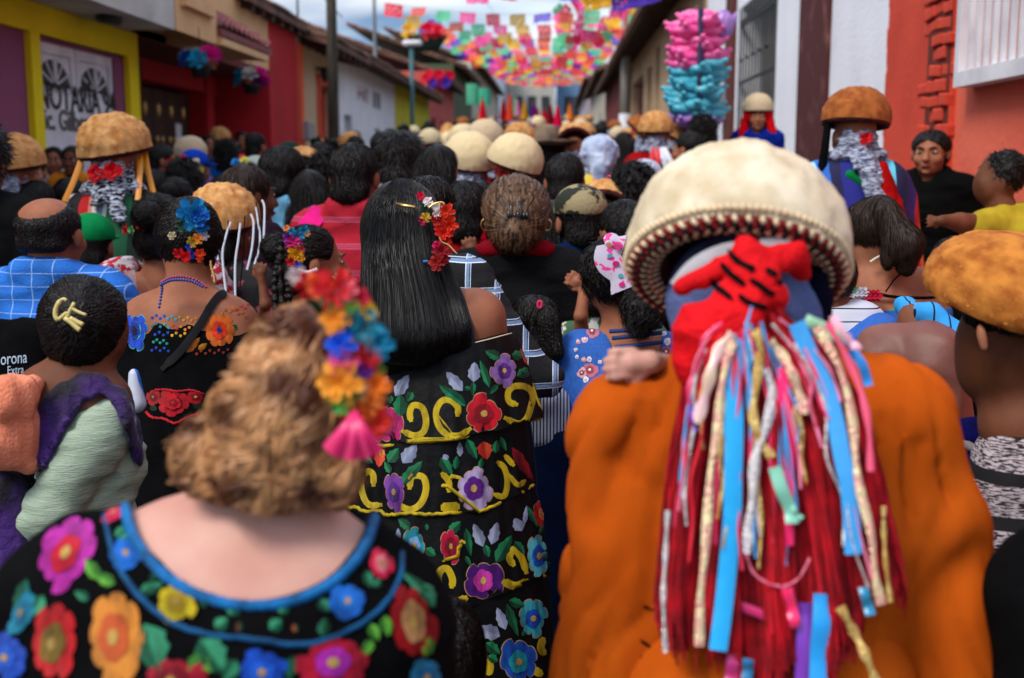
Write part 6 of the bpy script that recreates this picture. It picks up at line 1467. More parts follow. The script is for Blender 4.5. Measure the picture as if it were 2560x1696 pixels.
Br = bvh(Vr, Qr)
flower(Br, rb, 1396, 1500, 26, 12, '#d02010', '#d02010', '#d02010', rot=10, n=3, name='red_patch', mf=cloth)
for p in [[(1600, 1640), (1625, 1652), (1645, 1640)], [(1600, 1600), (1630, 1620)], [(1605, 1515), (1640, 1525)], [(2470, 1100), (2480, 1100)]][:3]: scroll(Br, rb, p, 4, m=BLACK, name='stitched_mark')
sobj('body', [ee(1845, 760, d, 150, 190, 180), cc(1845, 860, d, 100, 1850, 960, d, 105)], .008, SKIN_D, Bw)
sc_blue = mat('blue_grey_cloth', '#5c6a9c', .8, '#46527e', nscale=8, bump=.4, bscale=120)
sobj('head_cloth', [ee(1850, 750, d, 168, 180, 195), cc(1740, 760, d - .02, 50, 1740, 850, d - .03, 45), cc(1960, 740, d - .04, 60, 2005, 800, d - .05, 60), cc(1990, 700, d, 55, 2020, 860, d, 40)], .0075, sc_blue, Bw, k=.03, wr=(.008, (20, 20, 20)))
sobj('black_scarf', [cc(2040, 700, d - .06, 30, 2050, 850, d - .05, 42)], .007, cloth('#101528'), Bw, k=.03, wr=(.008, (20, 20, 20)))
# hat
HR = .142; hl, hq, m_ = hatlathe(.1415, .185, 120)
prof = [(0.001, .140)] + [(.143 * math.sin(t) ** .86, .140 * math.cos(t) ** .95) for t in np.linspace(.1, PI / 2 * .98, 22)] + [(.1435, -.006), (.142, -.02), (.136, -.031)]
prof2 = [(.136, -.0305), (.127, -.036), (.115, -.035), (.103, -.03), (.093, -.02), (.088, 0.0), (.084, .05), (.001, .08)]
Vd, Qd = lathe(prof, 120); Vd = np.array(Vd); Qd = np.array(Qd); N = vnormals(Vd, Qd); Vd = Vd + N * (vnoise(Vd, 22) * .0035 + vnoise(Vd, 70) * .0022)[:, None]
Vd = Vd + N * (vnoise(Vd + 2, 95) * .0022)[:, None]; fzh = fuzz(Vd, Qd, 26000, .009, .0008, lift=.7, jit=1.2, seg=2, flow=lambda P: P * np.array([1, 1, -.5]))
bigc = mat('big_cream_fleece', '#dacdb6', .95, '#c4b092', nscale=14, bump=.5, bscale=90, contrast=(.45, .78), detail=6)
Vf_, Qf_, mi_ = fleecevf(Vd, Qd, fzh); hat = obj('fleece_hat', mesh('fleece', Vf_, Qf_, True, [bigc, mat('big_cream_deep', '#b8a484', .95, '#d4c6ac', nscale=20)], mi_), Bw)
hc = K(1842, 634, 1.44); hat.matrix_parent_inverse = Matrix.Translation(Bw.location).inverted(); hat.location = hc; hat.scale = (.955,) * 3
hat.rotation_euler = (Euler((math.radians(-36), math.radians(1), math.radians(-8))))
obj('hat_lining', lathe(prof2, 96), hat, mat('dark_red_lining', '#4a1014', .9))
# knitted zigzag rows on the underside: each stitch a small loop, joined per row
kc = [mat('cream_yarn', '#d8c09c', .9, bump=.5), mat('dark_red_yarn', '#7a1418', .9, bump=.5), mat('black_yarn', '#15151a', .9, bump=.5)]
for r_, z_, cidx in ((.1405, -.022, (0, 0)), (.134, -.0335, (1, 0)), (.127, -.0375, (1, 2)), (.119, -.0375, (2, 0)), (.111, -.0345, (0, 1)), (.104, -.031, (0, 2))):
    for part in (0, 1):
        P = []
        for i in range(104):
            if i % 2 != part: continue
            a = 2 * PI * i / 104; a2 = a + .045 * (1 if r_ > .12 else -1)
            P.append(tube([(math.cos(a) * (r_ + .004), math.sin(a) * (r_ + .004), z_ + .001), (math.cos((a + a2) / 2) * r_, math.sin((a + a2) / 2) * r_, z_ - .0035), (math.cos(a2) * (r_ - .0045), math.sin(a2) * (r_ - .0045), z_ + .001)], .0034, 5))
        obj('knit_row', joinvf(P), hat, kc[cidx[part]], kind='stuff')
# head ties
red = mat('red_wool_cloth', '#d80814', .8, '#b0060e', nscale=7, bump=.5, bscale=140, spec=.15); whb = cloth('#c8c8cc')
obj('white_band', ribbon([K(*p, 1.325) for p in smoothpts([(1690, 720), (1740, 670), (1810, 635), (1870, 622)], 14)], [.009 + .003 * math.sin(i / 13 * PI) for i in range(14)]), Bw, whb)
obj('white_band', ribbon([K(*p, 1.325) for p in smoothpts([(1900, 612), (1960, 612), (2000, 640)], 8)], .007), Bw, whb)
sobj('red_scarf', [cc(1700, 720, 1.31, 16, 1880, 640, 1.30, 34), cc(1870, 640, 1.295, 45, 1880, 690, 1.29, 40), cc(1890, 660, 1.29, 40, 1990, 640, 1.32, 28), cc(1980, 640, 1.32, 28, 2010, 690, 1.34, 16), cc(1880, 690, 1.285, 42, 1770, 840, 1.28, 60), cc(1890, 700, 1.285, 50, 1935, 740, 1.28, 38), cc(1770, 830, 1.28, 55, 1730, 920, 1.29, 45), cc(1880, 740, 1.275, 50, 1840, 860, 1.27, 48), cc(1735, 800, 1.29, 38, 1720, 860, 1.29, 40)], .0055, red, Bw, k=.012, wr=(.006, (30, 30, 30)))
RS = bpy.data.objects['red_scarf'].data; Brs = bvh(np.array([v.co[:] for v in RS.vertices]), [list(p.vertices) for p in RS.polygons])
zs_ = w3(1770 / 700, 1500, 340)
for p in [[(820, 730), (870, 790), (930, 830), (980, 850)], [(770, 810), (830, 870), (890, 920), (920, 950)], [(700, 900), (740, 960), (790, 1000), (840, 1040)], [(950, 910), (1010, 950), (1060, 990), (1100, 1000)], [(880, 1010), (930, 1050), (990, 1070), (1050, 1095)], [(1040, 850), (1080, 870), (1110, 880)], [(1110, 920), (1140, 940)]]:
    scroll(Brs, bpy.data.objects['red_scarf'], [zs_(*q) for q in p], 7.5, m=BLACK, name='black_stripe', off=.0025)
# yarn tail
rs = np.random.RandomState(9); lines = []
Lt = interp([(700, 1870), (800, 1800), (860, 1745), (960, 1712), (1200, 1672), (1500, 1640), (1640, 1650)]); Rt = interp([(700, 1900), (800, 1960), (900, 2090), (1000, 2140), (1200, 2200), (1400, 2245), (1500, 2270), (1640, 2280)])
for i in range(9000):
    u = rs.rand(); e = 1500 + 60 * math.sin(u * 19) + rs.randn() * 40 + (120 if .2 < u < .7 else -60 * (u > .8)); pts = []; y0 = 745 + rs.rand() * 60; lay = rs.rand(); wob = rs.randn() * 6; ph = rs.rand() * 6
    for k in range(13):
        t_ = k / 12; y = y0 + (e - y0) * t_; x = Lt(y) + (Rt(y) - Lt(y)) * u + wob * math.sin(t_ * 7 + ph); dep = 1.275 - .03 * math.sin(PI * u) * min(1, t_ * 3) + .035 * lay + .012 * math.sin(u * 30 + t_ * 3)
        pts.append(tuple(K(x, y, dep)))
    lines.append(np.array(pts))
cr = [mat('crimson_yarn', '#a80818', .85, '#6c0410', nscale=30), mat('scarlet_yarn', '#cc0e22', .85, '#8c0614', nscale=30)]
for q in range(2):
    s_ = strands(lines[q::2], .0013, False, q); obj('yarn_tail', mesh('yarn_tail', *s_), Bw, cr[q], kind='stuff')
zr = w3(1392 / 760, 1560, 840)
def rib(pts, wd, c_, dep=1.235, sat=True, dz=0, name='ribbon'):
    P = smoothpts([zr(*p) for p in pts], 26); P3 = []
    for i, (x, y) in enumerate(P): P3.append(tuple(K(x, y, dep - .0022 * math.sin(i * .35 + wd) + dz * i / 25)))
    V, Q = ribbon(P3, wd / 1.83 * dep / F)
    obj(name, (V, Q), Bw, satin(c_))
GW = .72
glit = mat('pink_gold_lame', '#e8a898', .3, '#f0d8a8', nscale=90, metal=.55, bump=.6, bscale=260, contrast=(.4, .6)); silv = mat('silver_lame', '#c0b8c0', .3, '#e8e0d8', nscale=90, metal=.5, bump=.6, bscale=260); goldl = mat('gold_lame', '#b88a3c', .35, '#e8c880', nscale=70, metal=.5, bump=.6, bscale=260)
def ribm(pts, wd, m, dep=1.232):
    P = smoothpts([zr(*p) for p in pts], 26); P3 = [tuple(K(x, y, dep - .002 * math.sin(i * .4 + wd))) for i, (x, y) in enumerate(P)]
    ws = [GW * wd / 1.83 * dep / F * (1 + .25 * math.sin(i * .8 + wd)) for i in range(26)]
    obj('ribbon', ribbon(P3, ws), Bw, m)
rib([(545, 20), (500, 180), (505, 400), (500, 620), (495, 850), (475, 1060), (455, 1250), (430, 1440)], 42, '#18a0e0'); rib([(520, 40), (490, 150), (480, 270)], 30, '#68b8e0', 1.24)
rib([(790, -60), (850, 80), (930, 250), (970, 400), (1000, 560), (1030, 700), (1045, 880), (1050, 1000)], 40, '#3c9ce0'); rib([(1030, 60), (1090, 130), (1120, 230)], 22, '#2088d8', 1.25)
ribm([(500, -10), (440, 60), (400, 160), (370, 280), (330, 400)], 34, mat('pale_pink_gold', '#e0c0a0', .35, '#f0b8c8', nscale=40, metal=.3)); ribm([(500, 20), (470, 120), (440, 280), (430, 420), (400, 600), (385, 780), (370, 1000), (350, 1200), (345, 1420)], 26, glit)
ribm([(600, -30), (625, 60), (610, 200), (590, 350), (620, 470), (680, 560)], 26, goldl); ribm([(650, 150), (680, 260), (650, 420), (600, 560), (590, 720), (570, 880), (565, 1000)], 28, silv)
ribm([(670, 20), (740, 110), (790, 220), (830, 360)], 28, glit); ribm([(880, -40), (960, 90), (1020, 250), (1050, 420), (1060, 560), (1080, 700), (1130, 900), (1150, 1100), (1180, 1230)], 26, glit); ribm([(930, -60), (1010, 80), (1080, 240), (1120, 420), (1130, 620)], 20, mat('pink_yarn', '#e85878', .6)); ribm([(950, -90), (1030, 20), (1080, 60)], 24, mat('pale_pink', '#e8a8b8', .5)); 
ribm([(1190, 780), (1190, 900), (1200, 1050), (1220, 1220)], 14, goldl); rib([(730, 150), (740, 350), (750, 520), (745, 700), (745, 960)], 32, '#f01868', 1.238); rib([(690, 600), (720, 700), (760, 790), (770, 860)], 30, '#78b8a0', 1.225); rib([(770, 780), (790, 820), (815, 835)], 12, '#78b8a0', 1.226)
ribm([(560, 1000), (590, 1080), (650, 1130), (720, 1150)], 8, mat('pink_cord', '#d86880', .5)); ribm([(730, 1150), (800, 1110), (850, 1020)], 7, mat('pink_cord', '#d86880', .5))
rib([(910, 1180), (905, 1300), (895, 1430), (890, 1600)], 42, '#1a90d8', 1.24); rib([(830, 1220), (825, 1350), (815, 1600)], 34, '#7a38b0', 1.245); rib([(745, 1150), (770, 1260), (785, 1330)], 26, '#f02060', 1.235); rib([(720, 1210), (715, 1330)], 22, '#e0306a', 1.242); ribm([(990, 1240), (1050, 1350), (1100, 1450), (1160, 1600)], 26, goldl); rib([(500, 1450), (490, 1600)], 30, '#b82870', 1.25); rib([(570, 1480), (560, 1600)], 26, '#186a98', 1.25); ribm([(200, 800), (190, 1000), (180, 1200), (190, 1450)], 14, silv); rib([(1095, 1150), (1130, 1280)], 24, '#1880a8', 1.25); ribm([(310, 300), (310, 380), (330, 440)], 9, satin('#7038c0')); rib([(520, 1230), (720, 1340), (700, 1600)], 22, '#c02060', 1.25)
rs_ = random.Random(44)
for i in range(38):
    u = rs_.random(); y0 = rs_.uniform(760, 900); y1 = y0 + rs_.uniform(180, 620); pts = []
    for k in range(6):
        y = y0 + (y1 - y0) * k / 5; xx = Lt(y) + (Rt(y) - Lt(y)) * (u * .92 + .04) + rs_.uniform(-12, 12); pts.append(((xx - 1560) * 1392 / 760, (y - 840) * 1392 / 760))
    m_ = rs_.choice([satin('#e83068'), satin('#d81028'), glit, goldl, satin('#e87898'), satin('#d02848'), satin('#b8203c'), silv, satin('#3090d0')])
    ribm(pts, rs_.uniform(6, 13), m_, 1.236)
rib([(830, -75), (930, -30), (1010, 30)], 26, '#98c8a0', 1.252)
sobj('chin_strap', [cc(1715, 720, 1.42, 14, 1700, 860, 1.40, 14)], .006, BLACK, Bw, k=.01)
longcloth(Bw, 'skirt_of_robe', 1900, 1800, d, 380, 520, orange)
# ================================================================ near people, second set
def handp(x, y, d, ang, L_=60, curl=.3, spread=.16, thumb=1, w_=1.0, flip=1):
    """a palm, four unequal bent fingers and a thumb; L_ = hand length in photo pixels, ang = pointing direction in the picture (degrees, 0 right, 90 down)"""
    a = math.radians(ang); ux, uy = math.cos(a), math.sin(a); vx, vy = -uy, ux; s = L_ / 60; P = []
    P.append(cc(x, y, d, 11 * s, x + ux * 20 * s, y + uy * 20 * s, d, 14 * s, k=.006)); 
    for k, ln in enumerate((26, 30, 28, 21)):
        o = (k - 1.5) * 9.0 * s * flip; b0 = (x + ux * 26 * s + vx * o, y + uy * 26 * s + vy * o); sp = (k - 1.5) * spread * flip
        dx, dy = ux + vx * sp, uy + vy * sp; m1 = (b0[0] + dx * ln * .5 * s, b0[1] + dy * ln * .5 * s); m2 = (m1[0] + dx * ln * .45 * s * (1 - curl * .6), m1[1] + dy * ln * .45 * s * (1 - curl * .6))
        z1 = -.006 * curl * s; z2 = .02 * curl
        P.append(cc(b0[0] - dx * 8 * s, b0[1] - dy * 8 * s, d, 5.6 * s, m1[0], m1[1], d + z1, 4.9 * s, k=.003)); P.append(cc(m1[0], m1[1], d + z1, 4.9 * s, m2[0], m2[1], d + z2, 4 * s, k=.003))
    if thumb:
        o = -15 * s * flip; t0 = (x + ux * 6 * s + vx * o * .6, y + uy * 6 * s + vy * o * .6); t1_ = (t0[0] + (ux * .7 - vx * .75 * flip) * 16 * s, t0[1] + (uy * .7 - vy * .75 * flip) * 16 * s); t2_ = (t1_[0] + ux * 13 * s, t1_[1] + uy * 13 * s)
        P += [cc(t0[0], t0[1], d, 7 * s, t1_[0], t1_[1], d + .004, 6 * s, k=.004), cc(t1_[0], t1_[1], d + .004, 6 * s, t2_[0], t2_[1], d + .01, 4.6 * s, k=.003)]
    return P
def W_thing(label, x, y, d):
    g = K(x, y, d); return thingw('person', label, 'person', (g.x, g.y, ground(g.y)))
def kgrain(P): return P
# ---- I: left red dancer with striped serape
def ex_I(t):
    [add_flower(t, '#d01020', (x, -.115, z), (x * 3, -1, .2), .035, nn=3, name='scarf_bow') for x, z in ((-.03, 1.44), (.025, 1.45))]
    for s_, P in ((-1, [(-.09, -.02, 1.55), (-.13, -.06, 1.42), (-.19, -.1, 1.25), (-.2, -.17, 1.0), (-.19, -.18, .85)]), (1, [(.1, -.0, 1.55), (.12, -.03, 1.45), (.15, -.05, 1.33)]), (1, [(.095, -.02, 1.55), (.1, -.06, 1.45), (.1, -.1, 1.35)])):
        obj('ribbon', ribbon(smoothpts(P, 12), .010, (0, -1, 0)), t, satin('#e08a10'))
    obj('braid_trim', tube(smoothpts([(-.02, -.17, 1.24), (0, -.185, 1.1), (.04, -.19, .9), (.06, -.2, .75)], 10), .006, 6), t, cloth('#c0bcc0'))
    for q in ((-.03, -.175, 1.2),): obj('tassel', tube([q, (q[0] - .005, q[1] - .01, q[2] - .08)], [.006, .016], 6), t, cloth('#c8c8cc'))
person('tall dancer with tan fleece hat, black and white scarf and red green striped serape', 284, 276, 4.5, None, ('shirt', '#b00d16'), hat=('tan', 1), cape=SAR, scarf=WSC, rot=.05, hatrot=(.12, -.14), extra=ex_I, xs=1.04)
# ---- right serape dancer
def ex_R(t):
    obj('black_tail', tube(smoothpts([(-.11, -.02, 1.56), (-.13, -.05, 1.42), (-.16, -.08, 1.26), (-.18, -.1, 1.1)], 10), [.014 + .0008 * i for i in range(10)], 8), t, BLACK)
    V, Q = sdfvf([cap_((.06, -.13, 1.33), (.1, -.19, 1.1), .03, .055), ell_((.1, -.19, 1.08), (.06, .04, .06))], .009, .02); obj('red_neckerchief', mesh('red_neckerchief', wrinkle(V, Q, .01, (30, 30, 20)), Q), t, cloth('#a80c14'))
    V, Q = sdfvf([cap_((0, -.13, 1.36), (.03, -.18, 1.2), .035, .03), cap_((.03, -.18, 1.2), (.06, -.2, 1.02), .03, .018)], .009, .02); obj('scarf_tail', mesh('scarf_tail', wrinkle(V, Q, .01, (30, 30, 20)), Q), t, GSC)
    V, Q = sdfvf([cap_((-.05, -.11, 1.31), (.03, -.14, 1.25), .022, .02)], .009, .02); obj('green_collar', mesh('green_collar', V, Q), t, cloth('#108040'))
    add_flower(t, '#d01020', (0, -.11, 1.455), (0, -1, .2), .03, nn=3, name='scarf_bow')
person('tall dancer with a rust brown fleece hat, grey striped scarf and blue striped serape', 2140, 218, 4.55, None, ('shirt', '#14187a'), hat=('brown', 0), cape=SARB, scarf=GSC, rot=.12, hatrot=(-.12, .1), gz=.3, extra=ex_R, xs=1.06)
# ---- J: shaggy tan hat with white ribbons
JT = person('dancer in a shaggy tan fleece hat with thin white ribbons and dark flowered clothes', 560, 450, 3.85, 'h_short', ('long', mat('dark_floral', '#0c0a0e', .8, '#7a3048', nscale=24, contrast=(.6, .66))), hat=('tan', 1), rot=-.3, hatrot=(.15, .08), skin=SKIN_D, xs=.95)
for i, (P, c_) in enumerate([([(577, 555), (565, 590), (556, 640), (565, 735)], 'w'), ([(601, 558), (596, 600), (588, 660), (588, 750)], 'w'), ([(627, 535), (634, 560), (630, 620), (618, 675)], 'w'), ([(640, 518), (645, 550), (650, 610), (634, 670)], 'w'), ([(655, 500), (661, 520), (660, 580), (657, 640)], 'w'), ([(640, 505), (648, 560), (642, 640), (646, 700)], 'b'), ([(612, 540), (610, 600), (606, 660), (600, 720)], 'b'), ([(540, 560), (538, 600), (545, 650)], 'w'), ([(570, 552), (575, 620), (571, 690)], 'b')]):
    o = obj('hat_ribbon', ribbon([K(x, y, 3.55) for x, y in smoothpts(P, 14)], .0032 if c_ == 'w' else .002), None, satin('#c4ccd8') if c_ == 'w' else BLACK); o.parent = JT; o.matrix_parent_inverse = (Matrix.LocRotScale(JT.location, JT.rotation_euler, JT.scale)).inverted()
# ---- F: balding man, G green cap, H rose band, M left edge
plaidB = mat('blue_check_shirt', '#1c68c4', .8, '#1858a8', nscale=9, lines=[(0, .055, .045, '#88a8d8', .2), (2, .04, .05, '#88a8d8', 0)], bump=.4, bscale=200)
def ex_F(t):
    obj('bag_strap', ribbon(smoothpts([(.1, -.0, 1.385), (.085, -.1, 1.33), (.03, -.155, 1.2), (-.04, -.165, 1.0), (-.06, -.17, .9)], 16), .022, (0, -1, 0)), t, BLACK)
person('balding man in a blue checked shirt with a black bag strap', 122, 494, 3.45, 'h_bald', ('shirt', plaidB), rot=-.05, skin=SKIN, xs=1.2, extra=ex_F)
gb = K(52, 890, 3.05); bt = thingw('backpack', 'black backpack with white lettering below the blue checked shirt', 'backpack', tuple(gb))
_, Vb, Qb = sobj('bag', [cc(5, 850, 3.08, 52, 80, 845, 3.08, 50), cc(0, 950, 3.08, 55, 90, 960, 3.08, 52), ee(45, 900, 3.08, 90, 90, 60)], .009, BLACK, bt, wr=(.006, (16, 16, 8)))
Bb_ = bvh(Vb, Qb)
def textpatch(B, parent, s, px, py, w_, h_, m, slant=0, name='lettering', off=.003):
    V, Q = textvf(s, 1, 0.0); x0, x1 = V[:, 0].min(), V[:, 0].max(); y0, y1 = V[:, 1].min(), V[:, 1].max(); out_ = []
    for x, y, z in V:
        q, n_, ok = hit(B, px + (x - x0) / (x1 - x0) * w_, py - (y - y0) / (y1 - y0) * h_ + slant * (x - x0) / (x1 - x0)); out_.append(tuple(q + n_ * off))
    return obj(name, mesh(name, out_, Q, False), parent, m)
textpatch(Bb_, bt, 'Corona', -16, 915, 84, 30, satin('#a8b8c8'), -8); textpatch(Bb_, bt, 'Extra', 20, 936, 40, 20, satin('#a8b8c8'), -3)
person('child in a bright green baseball cap', 226, 530, 4.05, 'h_short', ('tee', '#141418'), cap='#0a8a4c', xs=.95)
pat = mat('red_white_lace_print', '#b8b0b8', .8, '#a01424', nscale=38, contrast=(.5, .52), detail=3)
def ex_H(t): 
    for s_ in (-1, 1): obj('tote_strap', ribbon(smoothpts([(s_ * .04 - .1, -.12, 1.34), (s_ * .045 - .08, -.16, 1.2), (s_ * .05 - .07, -.165, 1.0)], 8), .012, (0, -1, 0)), t, cloth('#c8a8a8'))
person('woman with a band of small red roses and a red white patterned top', 398, 485, 3.75, 'h_bun', ('blouse', pat), flowers=[('#b01020', (-.085, -.06, 1.5), .022), ('#5a9a60', (-.06, -.09, 1.5), .016), ('#c01828', (-.02, -.105, 1.52), .024), ('#5a9a60', (.03, -.1, 1.54), .018), ('#c01828', (.06, -.08, 1.56), .02)], extra=ex_H, xs=1.03)
person('man with black hair and black shirt cut by the left edge', 4, 478, 4.1, 'h_short', ('tee', '#0b0b0d'), xs=1.1)
person('tall person with tousled dark hair, barely inside the left edge', -62, 305, 3.9, 'h_curly', ('tee', '#1a1a1c'), xs=1.0)
# ---- girl in profile with foil flowers and braids, hand at her mouth
GT = person('girl in profile with bright foil flowers in her black hair and fingers at her lips', 778, 566, 3.35, 'h_bun', ('blouse', '#c01848'), rot=-1.15, face=True, skin=SKIN, xs=1.0)
gt = W_thing('hand', 0, 0, 1) if False else None
def wch(o, par):
    o.parent = par; o.matrix_parent_inverse = Matrix.LocRotScale(par.location, par.rotation_euler, par.scale).inverted(); return o
dG = 3.12
for i, (x, y, r, c_) in enumerate([(735, 605, 20, '#c01868'), (722, 595, 15, '#7a2890'), (745, 590, 16, '#2878a8'), (760, 575, 13, '#1c80a8'), (730, 580, 11, '#1878a0'), (716, 572, 9, '#e0904a'), (768, 585, 8, '#d89048'), (738, 632, 20, '#e8a818'), (750, 645, 13, '#d89010'), (728, 655, 14, '#c01828'), (745, 662, 12, '#1a3cb0'), (752, 625, 10, '#c02850'), (735, 665, 10, '#b01828'), (720, 612, 10, '#a03080')]):
    o = obj('hair_flower', rose(c_, nn=5), None); o.location = K(x, y, dG); o.rotation_mode = 'QUATERNION'; o.rotation_quaternion = (-RAY(x, y) + Vector((.3 * math.sin(i * 3), 0, .3 * math.cos(i * 5)))).to_track_quat('Z', 'Y'); o.scale = (r * 1.1 * dG / F,) * 3; o.parent = GT; 
    o.matrix_parent_inverse = Matrix.LocRotScale(GT.location, GT.rotation_euler, GT.scale).inverted()
for i, P in enumerate([[(705, 600), (700, 660), (706, 760), (715, 820)], [(722, 680), (722, 740), (728, 820)], [(700, 640), (688, 700), (690, 790)]]):
    Q_ = smoothpts(P, 40); wch(obj('braid', tube([K(x, y, 3.18) for x, y in Q_], [(9 + 2.5 * math.sin(k * 1.3)) * 3.18 / F for k in range(40)], 7), None, HAIR), GT)
wch(obj('necklace', joinvf([xf(lathe([(.001, .0075), (.0075, 0), (.001, -.0075)], 8), tuple(K(748 + i * 6, 678 + 5 * math.sin(i * .5), 3.1))) for i in range(8)]), None, satin('#d8c0c8')), GT)
_o, _, _ = sobj('hand', handp(868, 716, 3.12, 235, 50, .3) + [cc(868, 716, 3.12, 11, 900, 760, 3.2, 15)], .0035, SKIN, None, k=.006); wch(_o, GT)
# ---- hands resting among the crowd: each belongs to the person built with it
def arm_person(label, hx, hy, hd, ang, L_, elbow, shoulder, skin, px, yt, d, kind, top, **kw):
    T = person(label, px, yt, d, kind, top, skin=skin, **kw)
    o, _, _ = sobj('forearm', handp(hx, hy, hd, ang, L_, .7, .08) + [cc(hx, hy, hd, L_ * .2, *elbow, L_ * .27), cc(*elbow, L_ * .27, *shoulder, L_ * .36)], .0045, skin, None, k=.008); wch(o, T); return T
U = arm_person('adult with black hair low behind the girl in red, hand spread to lift her', 1186, 640, 3.75, 250, 60, (1215, 700, 3.8), (1250, 760, 4.0), SKIN_D, 1262, 470, 4.2, 'h_short', ('tee', '#101010'))
arm_person('woman with long dark hair right of the red collared sweater, hand on its shoulder', 1462, 712, 3.42, 205, 62, (1452, 790, 3.42), (1456, 870, 3.5), SKIN, 1378, 502, 4.0, 'h_long', ('tee', '#100e14'))
_o, _, _ = sobj('forearm', handp(655, 700, 3.45, 262, 52, .35) + [cc(655, 700, 3.45, 10, 664, 760, 3.45, 14), cc(664, 760, 3.45, 14, 650, 830, 3.6, 19)], .0045, SKIN_D, None, k=.008); wch(_o, JT)
# ---- W: updo woman in black sweater with red collar, child with ponytail
def ex_W(t):
    V, Q = sdfvf([cap_((-.075, -.055, 1.372), (0, -.075, 1.378), .026), cap_((.075, -.055, 1.372), (0, -.075, 1.378), .026), cap_((-.075, -.05, 1.37), (-.1, 0, 1.36), .024), cap_((.075, -.05, 1.37), (.1, 0, 1.36), .024)], .008, .02); obj('red_collar', mesh('red_collar', V, Q), t, cloth('#8a0c20'))
    for k in range(7): 
        a = k * .5; obj('hair_clip', tube(smoothpts([(-.02 + .008 * k, -.125, 1.5 + .02 * math.sin(k * 2)), (-.015 + .008 * k, -.14, 1.48), (-.02 + .008 * k, -.125, 1.455)], 6), .004, 5), t, mat('black_plastic', (.01, .01, .01), .2, spec=.6))
    for s_ in (-1, 1): obj('earring', tube([(s_ * .085 + .012 * math.cos(b) * 1, -.01, 1.445 + .018 * math.sin(b)) for b in np.linspace(0, 2 * PI, 13)[:-1]], .002, 5, closed=True), t, GOLD)
person('woman with highlighted brown hair clipped up, black sweater and dark red collar', 1291, 448, 3.6, 'h_updo', ('long', mat('black_knit', (.0035, .0035, .0045), .9, spec=.1, bump=.5, bscale=160)), hairmat=HAIR_L, extra=ex_W, xs=1.13)
# ---- V: man in black and white plaid, pale striped blouse and jeans in front
V_ = W_thing('black haired man in black and white plaid, arm round the long haired woman', 1120, 700, 2.85)
def axis(name, base, ls, coordmat=None):
    return mat(name, base, .85, lines=ls, bump=.3, bscale=160)
plaid = axis('black_white_plaid', '#08080c', [(0, .07, .11, '#6880a0', 0), (0, .07, .03, '#c8d4e4', .03), (0, .07, .03, '#a8b8d0', -.14), (2, .07, .11, '#6880a0', 0), (2, .07, .03, '#c8d4e4', .03), (2, .07, .03, '#a8b8d0', -.14)])
hairpiece('hair', [ee(1070, 500, 2.9, 62, 58, 60)], .006, HAIR, V_, 1500, .03, .0012, flowfrom(1070, 450, 2.9), lift=.2, jit=.3)
sobj('body', [ee(1070, 520, 2.92, 54, 62, 58), cc(1070, 560, 2.92, 40, 1070, 620, 2.92, 46)], .009, SKIN_D, V_)
sobj('shirt', [cc(1040, 690, 2.9, 60, 1160, 700, 2.88, 62), cc(1172, 705, 2.84, 62, 1262, 840, 2.78, 46), cc(1262, 840, 2.78, 46, 1362, 945, 2.74, 38), cc(1362, 945, 2.74, 38, 1250, 985, 2.68, 36), ee(1110, 850, 2.95, 130, 200, 90), cc(1110, 950, 2.95, 110, 1110, 1200, 2.95, 110)], .0085, plaid, V_, k=.03, wr=(.009, (16, 16, 16)))
longcloth(V_, 'trousers', 1120, 1200, 2.95, 110, 60, cloth('#0c1630'), True)
VB = W_thing('child whose ponytail is held by a pink band, in a pin striped blouse and jeans', 1330, 1050, 2.96)
sobj('blouse', [ee(1335, 1040, 2.99, 92, 110, 65), cc(1330, 955, 3.02, 55, 1330, 1010, 3.00, 80), half_(tuple(K(1330, 1118, 2.99)), (0, 0, -1))], .008, mat('pin_striped_cotton', '#a8b0c0', .8, lines=[(0, .0085, .42, '#141824', 0)]), VB, k=.03, wr=(.01, (14, 14, 14)))
longcloth(VB, 'jeans', 1335, 1110, 2.99, 95, 60, cloth('#10203c'), True)
sobj('body', [ee(1335, 790, 3.14, 40, 50, 45), cc(1335, 820, 3.12, 34, 1335, 900, 3.04, 40)], .01, SKIN_D, VB)
hairpiece('hair', [ee(1338, 795, 3.10, 60, 58, 58), cc(1350, 765, 3.00, 14, 1370, 800, 2.98, 26), cc(1370, 800, 2.98, 26, 1385, 880, 2.97, 20), cc(1350, 800, 3.00, 25, 1345, 900, 2.98, 22)], .007, HAIR, VB, 3000, .06, .0011, lambda P: np.tile([.1, 0, -1.], (len(P), 1)), lift=.08)
obj('hair_band', tube([K(1349 + 5 * math.cos(b), 762 + 9 * math.sin(b), 2.96) for b in np.linspace(0, 2 * PI, 11)[:-1]], .004, 5, closed=True), VB, cloth('#e0406a'))
# ---- D: woman with bead necklace and black floral blouse
d = 2.85; D_ = W_thing('woman with jewelled flower bun, beads and black blouse with blue and orange embroidered flowers', 470, 760, d)
sobj('body', [ee(470, 600, d, 68, 80, 78), cc(475, 650, d, 50, 470, 720, d - .01, 56), cc(395, 790, d, 62, 560, 800, d, 60), cc(350, 800, d, 48, 320, 980, d, 40), cc(600, 810, d, 46, 640, 960, d, 38), ee(480, 860, d, 150, 140, 95)], .008, SKIN, D_, k=.04)
_, Vd_, Qd_ = sobj('blouse', [cc(365, 835, d, 58, 590, 850, d, 60), ee(480, 930, d, 155, 190, 105), cc(345, 850, d, 52, 322, 960, d, 48), cc(610, 850, d, 50, 640, 950, d, 46), cc(470, 1000, d, 130, 470, 1100, d, 140), ee(470, 700, d - .12, 165, 72, 150, op='-', k=.008)], .0085, BLACK, D_, k=.035, wr=(.008, (12, 12, 8)))
